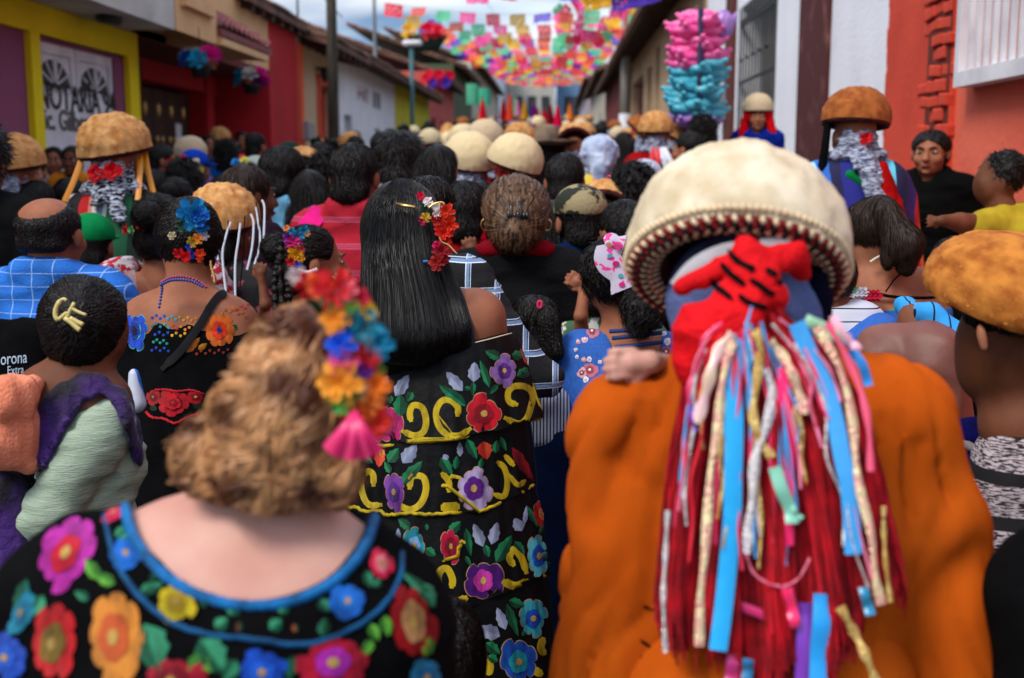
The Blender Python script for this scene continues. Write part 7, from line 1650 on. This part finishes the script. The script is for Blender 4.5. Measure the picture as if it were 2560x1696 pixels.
_bo = [o for o in D_.children if o.name.startswith('body')][0].data; Bd = bvh(np.concatenate([Vd_, np.array([v.co[:] for v in _bo.vertices])]), Qd_.tolist() + [[q + len(Vd_) for q in p.vertices] for p in _bo.polygons]); bd_ = bpy.data.objects[[o.name for o in D_.children if o.name.startswith('blouse')][0]]
zd = w3(1730 / 640, 0, 660)
def zf(x, y): return zd(x, y)
flower(Bd, bd_, *zf(918, 452), 32, 45, '#1a48d0', '#38b0c0', '#101030', n=9, edge='#40c0c8'); flower(Bd, bd_, *zf(915, 452), 14, 24, '#1838b0', '#101850', '#501020', n=6, off=.005)
flower(Bd, bd_, *zf(1480, 450), 38, 46, '#e06a20', '#e83c18', '#2040a0', n=9); leaf(Bd, bd_, *zf(1260, 600), *zf(1350, 500), 9, '#c87818', '#a05010'); leaf(Bd, bd_, *zf(1340, 580), *zf(1400, 540), 7, '#c88018', '#a06010'); leaf(Bd, bd_, *zf(1600, 440), *zf(1560, 420), 8)
rs = random.Random(3)
for (xa, ya, xb, yb, n_, cs) in [(1030, 355, 1350, 380, 13, ['#1850d0', '#18a8b8', '#e0a020', '#e08020']), (1030, 410, 1280, 440, 10, ['#1890a8', '#20b0b0', '#e04020', '#e08820']), (1050, 470, 1250, 480, 8, ['#1850c0', '#e0a828']), (1040, 520, 1130, 530, 5, ['#18a090']), (1030, 575, 1140, 580, 5, ['#1850d0']), (1500, 330, 1680, 280, 8, ['#d87820', '#d84030']), (1560, 310, 1660, 350, 5, ['#c85a28']), (1330, 600, 1540, 590, 8, ['#a03828'])]:
    for i in range(n_):
        t_ = i / (n_ - 1); x, y = zf(xa + (xb - xa) * t_, ya + (yb - ya) * t_ + 9 * (-1) ** i); c_ = cs[int(t_ * (len(cs) - .01))]
        leaf(Bd, bd_, x - 3.5, y + 2, x + 3.5, y - 2, 3.2, c_, c_, name='embroidered_stitch')
flower(Bd, bd_, *zf(1175, 940), 42, 36, '#c01020', '#80081a', '#c01828', n=8, edge='#300408'); flower(Bd, bd_, *zf(1175, 940), 22, 19, '#d01424', '#90101a', '#d01828', n=6, off=.006); flower(Bd, bd_, *zf(1040, 900), 17, 20, '#b80c1c', '#80081a', n=5); flower(Bd, bd_, *zf(1320, 900), 22, 17, '#c01020', '#800818', n=5); leaf(Bd, bd_, *zf(1300, 950), *zf(1380, 965), 10, '#0c3018', '#082010'); leaf(Bd, bd_, *zf(1020, 960), *zf(1060, 990), 8, '#0c3018', '#082010')
edging(Bd, bd_, [zf(*p) for p in [(1050, 850), (1120, 848), (1200, 860), (1290, 852), (1380, 880)]], 3, d, '#c81828', wob=2, n=40); edging(Bd, bd_, [zf(*p) for p in [(990, 1000), (1030, 1035), (1110, 1045), (1180, 1075), (1260, 1040), (1340, 1010)]], 3.5, d, '#d01828', wob=2, n=40)
scroll(Bd, bd_, [zf(1530, 215), zf(1480, 225), zf(1420, 300), zf(1380, 370), zf(1250, 560), zf(1100, 720)], 10, m=mat('black_strap', (.004, .004, .005), .7, spec=.12), name='bag_strap', off=.006)
longcloth(D_, 'skirt', 470, 1080, d, 140, 220, BLACK)
hairpiece('hair', [ee(472, 590, d - .01, 82, 84, 84), ee(470, 545, d - .03, 62, 50, 55), ee(475, 655, d, 55, 42, 50)], .006, HAIR, D_, 3000, .05, .0011, flowfrom(475, 600, d - .3), lift=.05)
petals3d(D_, [(478, 535, 34, '#1c88c0', d - .16), (500, 545, 22, '#1858b8', d - .165), (460, 530, 18, '#2098c8', d - .16), (505, 568, 16, '#1a70b0', d - .155), (512, 590, 10, '#d0c0c8', d - .15), (495, 598, 12, '#e08a30', d - .155), (480, 605, 12, '#c0a030', d - .155), (475, 618, 9, '#1830a0', d - .15), (448, 632, 12, '#c81420', d - .14), (465, 640, 13, '#d81818', d - .14), (500, 635, 11, '#e04018', d - .14), (480, 640, 8, '#1830a0', d - .14), (455, 565, 14, '#2a4a3a', d - .15), (500, 648, 8, '#c03018', d - .14), (431, 590, 9, '#b8a888', d - .13)], d)
def beads(parent, pts, r, n_, c_, dd, name='bead'):
    P = smoothpts(pts, n_); bm_ = lathe([(.001, 1), (.7, .7), (1, 0), (.7, -.7), (.001, -1)], 8); me = mesh(name, *bm_, True, [satin(c_)])
    for i, (x, y) in enumerate(P):
        o = obj(name, me, parent); o.matrix_parent_inverse = Matrix.Translation(parent.location).inverted(); o.location = K(x, y, dd(i / (n_ - 1)) if callable(dd) else dd); o.scale = (1.25 * r * d / F,) * 3
beads(D_, [(404, 706), (420, 697), (445, 692), (470, 694), (500, 705), (515, 718)], 3.3, 20, '#8a1848', 2.72); beads(D_, [(403, 712), (425, 702), (450, 700), (480, 704), (505, 716)], 3.3, 18, '#1c2c78', 2.715); beads(D_, [(404, 712), (405, 725), (402, 745), (398, 768)], 3.2, 9, '#1c3080', 2.725)
obj('earring', tube([K(*p, 2.82) for p in smoothpts([(525, 650), (528, 670), (534, 690), (537, 712)], 14)], [.003 + .0022 * (i % 2) for i in range(14)], 5), D_, GOLD)
sobj('ear', [ee(522, 632, d - .01, 9, 20, 9, rot=15)], .004, SKIN, D_); earring(D_, 545, 640, d - .02, 14, satin('#8a8a98'))
# ---- E: woman with claw clip, sage sweater, purple shawl
d = 2.15; E_ = W_thing('woman with a cream claw clip, sage green sweater and purple shawl carrying a peach bundle', 200, 1000, d)
sobj('body', [ee(215, 810, d, 82, 98, 100), ee(262, 830, d + .03, 55, 80, 60), cc(215, 880, d, 62, 170, 960, d, 72), cc(120, 1000, d, 90, 240, 1010, d, 90), ee(288, 835, d - .0, 10, 27, 12)], .0075, SKIN_D, E_, k=.03)
sage = mat('sage_jersey', '#9aa894', .85, '#8a9a86', nscale=40, stretch=(.4, .4, 4), bump=.5, bscale=120, spec=.15)
EP = [cc(150, 1085, d, 88, 250, 1065, d, 88), cc(262, 1062, d - .03, 76, 125, 1275, d - .06, 66), cc(125, 1275, d - .06, 64, 92, 1318, d - .06, 48), cc(100, 1310, d - .06, 44, 185, 1420, d + .0, 40), cc(185, 1420, d, 40, 300, 1440, d + .04, 34), ee(262, 1150, d + .04, 100, 135, 88), cc(215, 1150, d + .05, 115, 200, 1500, d + .05, 125), cc(312, 1120, d - .095, 7, 205, 1290, d - .085, 14, op='-', k=.008), cc(205, 1290, d - .08, 12, 235, 1390, d - .04, 18, op='-', k=.008)]
sobj('sweater', EP, .0062, sage, E_, k=.012, wr=(.0075, (12, 12, 34)), sm=2)
purple = mat('purple_shawl', '#34105c', .75, '#0c0414', nscale=10, contrast=(.4, .6), bump=.5, bscale=90, sheen=.1)
shP = inf(EP[:7] + [cc(215, 880, d, 52, 170, 960, d, 66), cc(120, 1000, d, 84, 240, 1005, d, 84)], .013)
Vw, Qw = sdfvf(shP, .0065, .02, extra=region([(150, 965), (200, 940), (262, 944), (318, 985), (345, 1080), (352, 1170), (330, 1130), (300, 1030), (255, 985), (215, 1000), (165, 1060), (130, 1130), (105, 1175), (85, 1160), (70, 1110), (75, 1060), (105, 1005)], d + .12)); Vw = wrinkle(relax(Vw, Qw, 1), Qw, .009, (26, 26, 14)); obj('shawl', mesh('shawl', Vw, Qw), E_, purple)
sobj('shawl_tail', [cc(25, 1230, d - .05, 60, 20, 1700, d - .05, 95)], .009, purple, E_, k=.03, wr=(.014, (26, 26, 5)))
hairpiece('hair', [ee(208, 795, d - .01, 103, 106, 108), ee(195, 860, d - .02, 75, 62, 70)], .0065, HAIR, E_, 4500, .07, .0010, flowfrom(170, 790, d - .35, .1), lift=.04)
clip = mat('cream_plastic', '#c0ac6c', .3, spec=.5)
cp = [([(150, 752), (140, 770), (138, 790), (146, 802)], 7), ([(186, 757), (176, 775), (168, 792), (162, 800)], 6), ([(150, 752), (160, 748), (166, 752)], 5), ([(162, 795), (180, 808), (195, 822), (200, 825)], 8), ([(175, 795), (195, 806), (208, 812)], 7), ([(178, 770), (195, 780), (216, 788)], 5), ([(146, 800), (160, 788), (168, 782)], 6)]
for P, r in cp: obj('claw_clip', tube([K(x, y, d - .135) for x, y in smoothpts(P, 8)], r * .8 * d / F, 7), E_, clip)
longcloth(E_, 'skirt', 180, 1450, d, 170, 260, cloth('#101018'))
bn_ = W_thing('x', 40, 1080, 2.05); bn_.name = 'cloth_bundle'; WTH.add(bn_.name); bn_['label'] = 'peach cloth bundle slung at the back of the woman in sage green'; bn_['category'] = 'cloth bundle'
sobj('cloth', [cc(85, 960, 2.08, 28, 20, 1000, 2.03, 62), cc(20, 1000, 2.05, 50, 5, 1110, 2.04, 66), cc(10, 1120, 2.04, 50, 70, 1165, 2.06, 18), ee(20, 1080, 2.07, 80, 92, 50)], .0065, mat('peach_muslin', '#e08868', .85, '#cc7454', nscale=8, bump=.4, bscale=160), bn_, k=.012, wr=(.010, (34, 34, 7)))
obj('label_tag', box(-.02, .02, -.003, .003, -.035, .03), bn_, cloth('#c0c4d4')).location = tuple(K(22, 1190, 1.96) - bn_.location)
# ---- small glimpses left
fgp = W_thing('x', 335, 960, 2.5); fgp.name = 'plastic_bag'; WTH.add(fgp.name); fgp['label'] = 'blue and white plastic bag held between the sage sweater and black blouse'; fgp['category'] = 'bag'
sobj('bag', [cc(335, 935, 2.5, 14, 342, 1010, 2.5, 24)], .006, mat('blue_white_plastic', '#b0b4c4', .4, '#1868c0', nscale=6, stretch=(3, 3, .5), contrast=(.48, .52)), fgp)
# ---- AA: girl with patterned bow, blue floral top with strap back
d = 3.05; G_ = W_thing('girl with a wide patterned hair bow and a blue floral top open across the back', 1540, 820, d)
sobj('body', [ee(1535, 690, d, 66, 82, 78), cc(1545, 740, d, 44, 1555, 820, d, 50), cc(1470, 890, d, 56, 1640, 890, d, 56), ee(1550, 990, d, 140, 150, 95), cc(1440, 900, d, 50, 1395, 1150, d, 40), cc(1690, 900, d, 50, 1720, 1150, d, 40), ee(1493, 735, d - .01, 8, 19, 9)], .0075, SKIN, G_, k=.04)
def opn(G, D):
    P = (G - np.array(CAM)) @ CRn; dd = -P[:, 2]; px = 1280 + F * P[:, 0] / dd; py = 848 - F * P[:, 1] / dd
    l = 1515 + (py - 820) * .28; q = np.minimum(px - l, (1650 - px)); q = np.minimum(q, 925 - py) * d / F
    return np.where(dd < d + .02, np.maximum(D, q), D)
bluef_ = mat('blue_jersey', '#2a5cae', .8, '#20509c', nscale=50, stretch=(4, 4, .6), bump=.3, bscale=160)
V, Q = sdfvf([cc(1465, 893, d, 64, 1645, 893, d, 64), ee(1550, 1000, d, 150, 165, 104), cc(1445, 900, d, 60, 1415, 990, d, 58), cc(1690, 900, d, 60, 1700, 1000, d, 54), cc(1550, 1050, d, 130, 1550, 1200, d, 135)], .0075, .035, extra=opn); V = relax(V, Q, 1); V = wrinkle(V, Q, .006, (14, 14, 10))
gt_ = obj('top', mesh('top', V, Q), G_, bluef_); Bg = bvh(V, Q)
def prt(c_): return mat('print_' + c_, c_, .8)
for x, y, r, c1 in [(1480, 830, 17, '#b06a78'), (1462, 850, 8, '#c8a0a8'), (1445, 855, 7, '#b88090'), (1460, 900, 7, '#c08a90'), (1473, 898, 7, '#d8d4e0'), (1475, 925, 20, '#b06070'), (1455, 932, 13, '#d0a0a8'), (1530, 890, 8, '#c890a0'), (1545, 888, 7, '#d0c8d8'), (1442, 893, 5, '#d8d8e0'), (1440, 875, 5, '#c8c0d0'), (1665, 880, 17, '#a85868'), (1668, 855, 9, '#d0c8d0'), (1672, 815, 10, '#b07080'), (1660, 835, 7, '#c8c8d8'), (1675, 905, 10, '#a04858'), (1465, 950, 8, '#d8d4e0'), (1500, 905, 5, '#d8d4e0')]:
    flower(Bg, gt_, x, y, r, r, c1, '#8a3a4c' if r > 12 else '#c8a8b0', '#e0d8c8', n=5, off=.001, name='printed_flower', mf=prt)
for k, (y0, y1) in enumerate(((829, 816), (846, 832), (868, 856))):
    obj('back_strap', tube([K(x, y0 + (y1 - y0) * t_ + 2 * math.sin(t_ * 3), d - .115 - .015 * math.sin(t_ * PI)) for x, t_ in ((1524 + 7 * k, 0), (1560, .3), (1600, .6), (1654, 1))], .0055, 7), G_, cloth('#3a4a80'))
hairpiece('hair', [ee(1535, 680, d - .01, 74, 84, 82), cc(1580, 740, d - .1, 30, 1605, 780, d - .13, 40), cc(1605, 780, d - .13, 40, 1600, 815, d - .13, 22), cc(1640, 750, d - .1, 15, 1610, 770, d - .12, 25)], .006, HAIR, G_, 4200, .05, .0012, lambda P: np.tile([.3, 0, -1.], (len(P), 1)), lift=.3, jit=.5, curl=.01, wr=(.009, (30, 30, 30)))
bow = mat('pink_print_bow', '#b8aec0', .7, '#d83888', nscale=55, contrast=(.58, .6), detail=1)
for P, wd in (([(1512, 612), (1520, 650), (1545, 690), (1560, 725)], .028), ([(1512, 612), (1535, 606), (1560, 612)], .02)):
    obj('hair_bow', ribbon([K(x, y, d - .13) for x, y in smoothpts(P, 10)], [wd * (.75 + .5 * abs(math.sin(i * .5))) for i in range(10)], thick=.003), G_, bow)
for (x, y, r, c_) in [(1545, 618, 9, '#e0408a'), (1525, 640, 7, '#58a0b8'), (1540, 660, 9, '#d03080'), (1552, 690, 7, '#60b0b8'), (1555, 712, 8, '#d83888'), (1522, 612, 7, '#c87850')]:
    obj('bow_print', (lambda c, rr: ([tuple(c + CR @ Vector((math.cos(a) * rr, math.sin(a) * rr * .8, .0))) for a in np.linspace(0, 2 * PI, 9)[:-1]], [list(range(8))]))(K(x, y, d - .142), r * d / F), G_, cloth(c_))
longcloth(G_, 'trousers', 1550, 1190, d, 130, 60, cloth('#20304c'), True)
person('woman in a green flowered blouse half hidden beyond the girl with the bow', 1500, 640, 3.6, 'h_short', ('tee', mat('green_floral', '#3a5a40', .8, '#c8c8c0', nscale=26, contrast=(.52, .56))), xs=1.15)
# ---- BB: woman with ponytail and bare shoulders
d = 3.2; H_ = W_thing('woman with a high dark ponytail, hoop earrings and bare shoulders in an off shoulder blouse', 2200, 700, d)
sobj('body', [ee(2185, 580, d, 62, 76, 74), cc(2190, 630, d, 42, 2200, 690, d, 46), cc(2130, 730, d, 52, 2290, 720, d, 54), ee(2210, 810, d, 125, 130, 85), cc(2100, 745, d, 44, 2070, 900, d, 36), cc(2330, 740, d, 42, 2360, 900, d, 36), ee(2152, 630, d - .01, 8, 17, 8)], .008, SKIN, H_, k=.04)
_, Vq, Qq = sobj('blouse', [ee(2210, 860, d, 135, 150, 95), cc(2100, 800, d, 46, 2330, 790, d, 48), cc(2210, 900, d, 120, 2210, 1100, d, 130), half_(tuple(K(2210, 745, d)), tuple(CR @ Vector((-.16, 1, .2))), k=.01)], .0085, mat('blue_woven_band', '#1c4c94', .8, lines=[(2, .055, .2, '#0c1020', 0), (2, .055, .45, '#2a8050', .35)]), H_, k=.03, wr=(.006,))
Bq = bvh(Vq, Qq); bq = [o for o in H_.children if o.name.startswith('blouse')][0]
for x, y, c1 in ((2118, 722, '#2a8a48'), (2147, 733, '#c8c4d0'), (2180, 740, '#c01838')):
    c0 = K(x, y, d - .115)
    for k in range(3): add_flower(H_, c1, c0 + CR @ Vector((.012 * (k - 1), 0, 0)), -RAY(x, y), .017, name='band_rose', world=True)
obj('blouse_edge', tube([K(x, y, d - .1) for x, y in smoothpts([(2095, 712), (2150, 724), (2230, 742), (2320, 745), (2350, 740)], 16)], .0045, 6), H_, BLACK)
obj('shoulder_strap', tube([K(2214, 730, d - .11), K(2235, 700, d - .1), K(2258, 680, d - .08)], .0022, 5), H_, BLACK)
hairpiece('hair', [ee(2185, 565, d - .01, 70, 70, 76), ee(2205, 520, d - .06, 30, 30, 30), cc(2220, 530, d - .1, 30, 2262, 610, d - .13, 38), cc(2262, 610, d - .13, 38, 2265, 665, d - .12, 20), cc(2235, 600, d - .12, 25, 2220, 660, d - .12, 12)], .0065, HAIR_B, H_, 4200, .07, .0010, lambda P: np.tile([.15, 0, -1.], (len(P), 1)), lift=.1, jit=.18, wr=(.006, (30, 30, 14)))
earring(H_, 2164, 645, d - .02, 17, satin('#c8c0b0'))
beads(H_, [(2178, 654), (2190, 646), (2202, 640)], 3, 6, '#c8c0b0', d - .09, name='pearl')
longcloth(H_, 'skirt', 2210, 1080, d, 130, 200, cloth('#20283c'))
# ---- DD: striped white top, blue floral sleeve; brown satin; right man with hat
d = 2.85; T_ = W_thing('person in a white top with thin black stripes and a blue floral sleeve', 2120, 850, d)
sobj('body', [ee(2075, 700, d, 52, 64, 60), cc(2080, 740, d, 38, 2085, 790, d, 44)], .009, SKIN_D, T_); hairpiece('hair', [ee(2075, 690, d - .01, 60, 66, 66)], .008, HAIR, T_, 1500, .03, .0012, flowfrom(2075, 620, d), lift=.2, jit=.3)
_, Vs_, Qs_ = sobj('top', [cc(2010, 830, d, 62, 2150, 815, d, 64), ee(2080, 960, d, 140, 160, 95)], .0085, mat('white_black_stripe', '#b4b8c8', .85, lines=[(2, .030, .1, '#14161e', .1)]), T_, k=.03, wr=(.006,))
_, Vs2, Qs2 = sobj('sleeve', [cc(2185, 845, d - .03, 62, 2235, 900, d - .04, 52), cc(2120, 870, d - .06, 40, 2190, 860, d - .05, 60)], .0085, bluef_, T_, k=.03, wr=(.006,))
Bs2 = bvh(Vs2, Qs2)
for x, y, r in [(2205, 840, 9), (2222, 846, 8), (2214, 862, 10), (2235, 866, 8), (2200, 858, 7), (2240, 880, 8), (2225, 885, 7)]: flower(Bs2, [o for o in T_.children if o.name.startswith('sleeve')][0], x, y, r, r, '#c0bccc', '#8a94b8', '#808898', n=5, off=.001, name='printed_flower', mf=prt)
longcloth(T_, 'skirt', 2080, 1080, d, 130, 160, cloth('#202838'))
d = 2.5; S_ = W_thing('person in a loose brown satin blouse under a blue striped shawl', 2300, 950, d)
sobj('blouse', [cc(2200, 880, d, 62, 2330, 900, d - .02, 80), cc(2330, 900, d - .02, 80, 2340, 1180, d, 90), ee(2290, 1030, d + .02, 120, 180, 95), cc(2290, 1150, d, 110, 2300, 1400, d, 130)], .0085, mat('brown_satin', '#7a4a40', .5, '#5e382f', nscale=4, spec=.3, bump=.2, bscale=20), S_, k=.04, wr=(.014, (9, 9, 12)))
sobj('shawl', [cc(2330, 790, d - .0, 26, 2390, 850, d - .02, 34), cc(2390, 850, d - .02, 34, 2400, 960, d - .03, 22), cc(2260, 765, d + .1, 24, 2330, 790, d, 26)], .0075, mat('blue_striped_shawl', '#2a8cd0', .8, lines=[(0, .03, .12, '#0c1830', 0)]), S_, k=.02, wr=(.008, (20, 20, 20)))
sobj('body', [ee(2290, 800, d + .06, 45, 50, 50), cc(2290, 820, d + .05, 38, 2290, 900, d, 44)], .01, SKIN_D, S_)
longcloth(S_, 'skirt', 2300, 1380, d, 130, 200, cloth('#141420'))
nv = W_thing('person in navy blue with pale grey strap low beside the orange robe', 2400, 1200, 2.2)
sobj('top', [cc(2400, 1180, 2.25, 85, 2400, 1500, 2.2, 120), ee(2430, 1110, 2.25, 110, 70, 70)], .01, cloth('#10104a'), nv, k=.03, wr=(.008,)); sobj('strap', [cc(2410, 1110, 2.1, 12, 2520, 1160, 2.05, 17)], .006, cloth('#8a8484'), nv, k=.01); sobj('body', [ee(2440, 1340, 2.05, 55, 60, 50)], .009, SKIN, nv)
longcloth(nv, 'trousers', 2400, 1500, 2.2, 110, 60, cloth('#10101c'), True)
# right man
d = 1.95; R_ = W_thing('man in a large amber fleece hat at the right edge, ear and cheek showing', 2540, 900, d)
sobj('body', [ee(2535, 860, d, 140, 140, 135), ee(2500, 930, d + .02, 100, 90, 100), cc(2560, 950, d, 90, 2620, 1100, d, 110),  cc(2550, 1060, d, 100, 2700, 1070, d, 110)], .0065, SKIN_D, R_, k=.025)
sobj('ear', [ee(2455, 842, d - .115, 12, 34, 14, rot=-10), ee(2462, 838, d - .135, 7, 18, 8, rot=-10, op='-', k=.004), ee(2460, 868, d - .115, 9, 11, 10)], .0035, SKIN, R_, k=.004)
hairpiece('hair', [ee(2560, 800, d - .02, 140, 72, 130)], .007, HAIR, R_, 3000, .02, .001, flowfrom(2560, 700, d), lift=.1, jit=.3)
wv_ = mat('woven_black_white', '#1a1216', .85, '#a89a9e', nscale=150, stretch=(.5, .5, 3.5), contrast=(.48, .52), lines=[(2, .07, .3, '#0c0a0e', 0)])
sobj('jacket', [cc(2560, 1170, d, 125, 2760, 1170, d, 130), cc(2530, 1180, d - .02, 95, 2500, 1420, d - .05, 80), cc(2640, 1200, d, 160, 2640, 1800, d, 200)], .0085, wv_, R_, k=.03, wr=(.008, (14, 14, 9)))
longcloth(R_, 'trousers', 2640, 1700, d, 170, 90, cloth('#0c0c12'), True)
Vd2 = Vd.copy(); Va_, Qa_, ma_ = fleecevf(Vd, Qd, fuzz(Vd, Qd, 26000, .013, .0009, lift=.7, jit=1.2, seg=2, seed=5, flow=lambda P: P * np.array([1, 1, -.5]))); ht_ = obj('fleece_hat', mesh('fleece', Va_, Qa_, True, [mat('amber_fleece', '#d09040', .95, '#b06a28', nscale=22, bump=.5, bscale=90, contrast=(.4, .7), detail=7), mat('amber_deep', '#8a4812', .95, '#b8742c', nscale=30)], ma_), R_)
ht_.matrix_parent_inverse = Matrix.Translation(R_.location).inverted(); ht_.location = K(2540, 745, d - .03); ht_.rotation_euler = (math.radians(12), math.radians(14), 0); ht_.scale = (1.07, 1.07, .72)
obj('hat_lining', lathe(prof2, 48), ht_, LIN)
# black clad person at right bottom edge
X_ = W_thing('person in plain black cut by the bottom right corner', 2700, 1400, 1.25)
sobj('coat', [cc(2640, 1500, 1.3, 150, 2700, 2000, 1.3, 190), cc(2660, 1480, 1.3, 170, 2950, 1400, 1.3, 180), ee(2800, 1700, 1.32, 260, 300, 200)], .01, BLACK, X_, k=.04); sobj('body', [ee(2850, 1080, 1.3, 120, 150, 130), cc(2850, 1150, 1.3, 90, 2850, 1300, 1.3, 110)], .012, SKIN_D, X_); hairpiece('hair', [ee(2850, 1060, 1.29, 135, 155, 145)], .012, HAIR, X_, 500, .03, .001, flowfrom(2850, 900, 1.3))
longcloth(X_, 'trousers', 2800, 1900, 1.3, 230, 120, BLACK, True)
# child's head at the bottom centre
N_ = W_thing('child with black hair low at the bottom edge between the flowered blouse and orange robe', 1125, 1640, 1.75)
hairpiece('hair', [ee(1118, 1640, 1.74, 92, 150, 100)], .007, HAIR, N_, 3500, .05, .001, flowfrom(1110, 1490, 1.7), lift=.04); sobj('body', [ee(1132, 1650, 1.77, 86, 150, 95), cc(1130, 1760, 1.77, 55, 1130, 1850, 1.77, 60), ee(1192, 1660, 1.76, 10, 30, 14)], .009, SKIN, N_); sobj('shirt', [cc(1050, 1900, 1.77, 70, 1210, 1900, 1.77, 70), cc(1130, 1900, 1.77, 110, 1130, 2300, 1.77, 120)], .014, cloth('#282838'), N_); longcloth(N_, 'trousers', 1130, 2250, 1.77, 110, 60, cloth('#101828'), True)
# hand laid on the orange shoulder: belongs to a person hidden behind the robe
Hn = W_thing('person hidden behind the orange robe whose hand rests on its shoulder', 1600, 1000, 1.72)
sobj('forearm', handp(1625, 905, 1.40, 176, 135, .35, .03) + [cc(1625, 905, 1.40, 27, 1700, 930, 1.55, 38)], .0035, SKIN_L, Hn, k=.006)
sobj('body', [cc(1700, 930, 1.56, 36, 1700, 950, 1.62, 40), cc(1700, 950, 1.62, 40, 1760, 1100, 1.72, 55), ee(1850, 780, 1.75, 90, 110, 100), cc(1850, 860, 1.75, 60, 1850, 980, 1.75, 80), cc(1740, 1080, 1.75, 80, 1960, 1080, 1.75, 80), cc(1850, 1100, 1.75, 120, 1850, 1500, 1.75, 140)], .006, SKIN_L, Hn, k=.012)
longcloth(Hn, 'skirt', 1850, 1400, 1.75, 170, 260, cloth('#30303c'))
# ---- yellow shirt man at right edge, arm reaching left
d = 4.2; Y_ = W_thing('man in a yellow shirt at the right edge reaching his arm to the left', 2500, 520, d)
sobj('body', [ee(2495, 445, d, 48, 60, 55), ee(2465, 465, d, 30, 45, 40), cc(2490, 490, d, 34, 2510, 540, d, 40), cc(2500, 570, d, 34, 2400, 557, d - .1, 24), cc(2400, 557, d - .1, 24, 2355, 552, d - .15, 14), ee(2455, 462, d - .03, 6, 14, 8)] + handp(2352, 552, d - .15, 178, 46, .6), .0055, SKIN_D, Y_, k=.012)
hairpiece('hair', [ee(2512, 430, d - .01, 52, 52, 58)], .007, HAIR, Y_, 2200, .02, .0014, flowfrom(2500, 380, d), lift=.6, jit=.6, wr=(.008, (50, 50, 50)))
sobj('shirt', [cc(2520, 560, d, 55, 2650, 560, d, 60), cc(2500, 560, d - .02, 44, 2440, 568, d - .06, 36), cc(2580, 600, d, 90, 2580, 800, d, 100)], .009, cloth('#b8a030'), Y_, k=.03, wr=(.010, (14, 14, 14)))
longcloth(Y_, 'trousers', 2580, 800, d, 95, 50, cloth('#181820'), True)
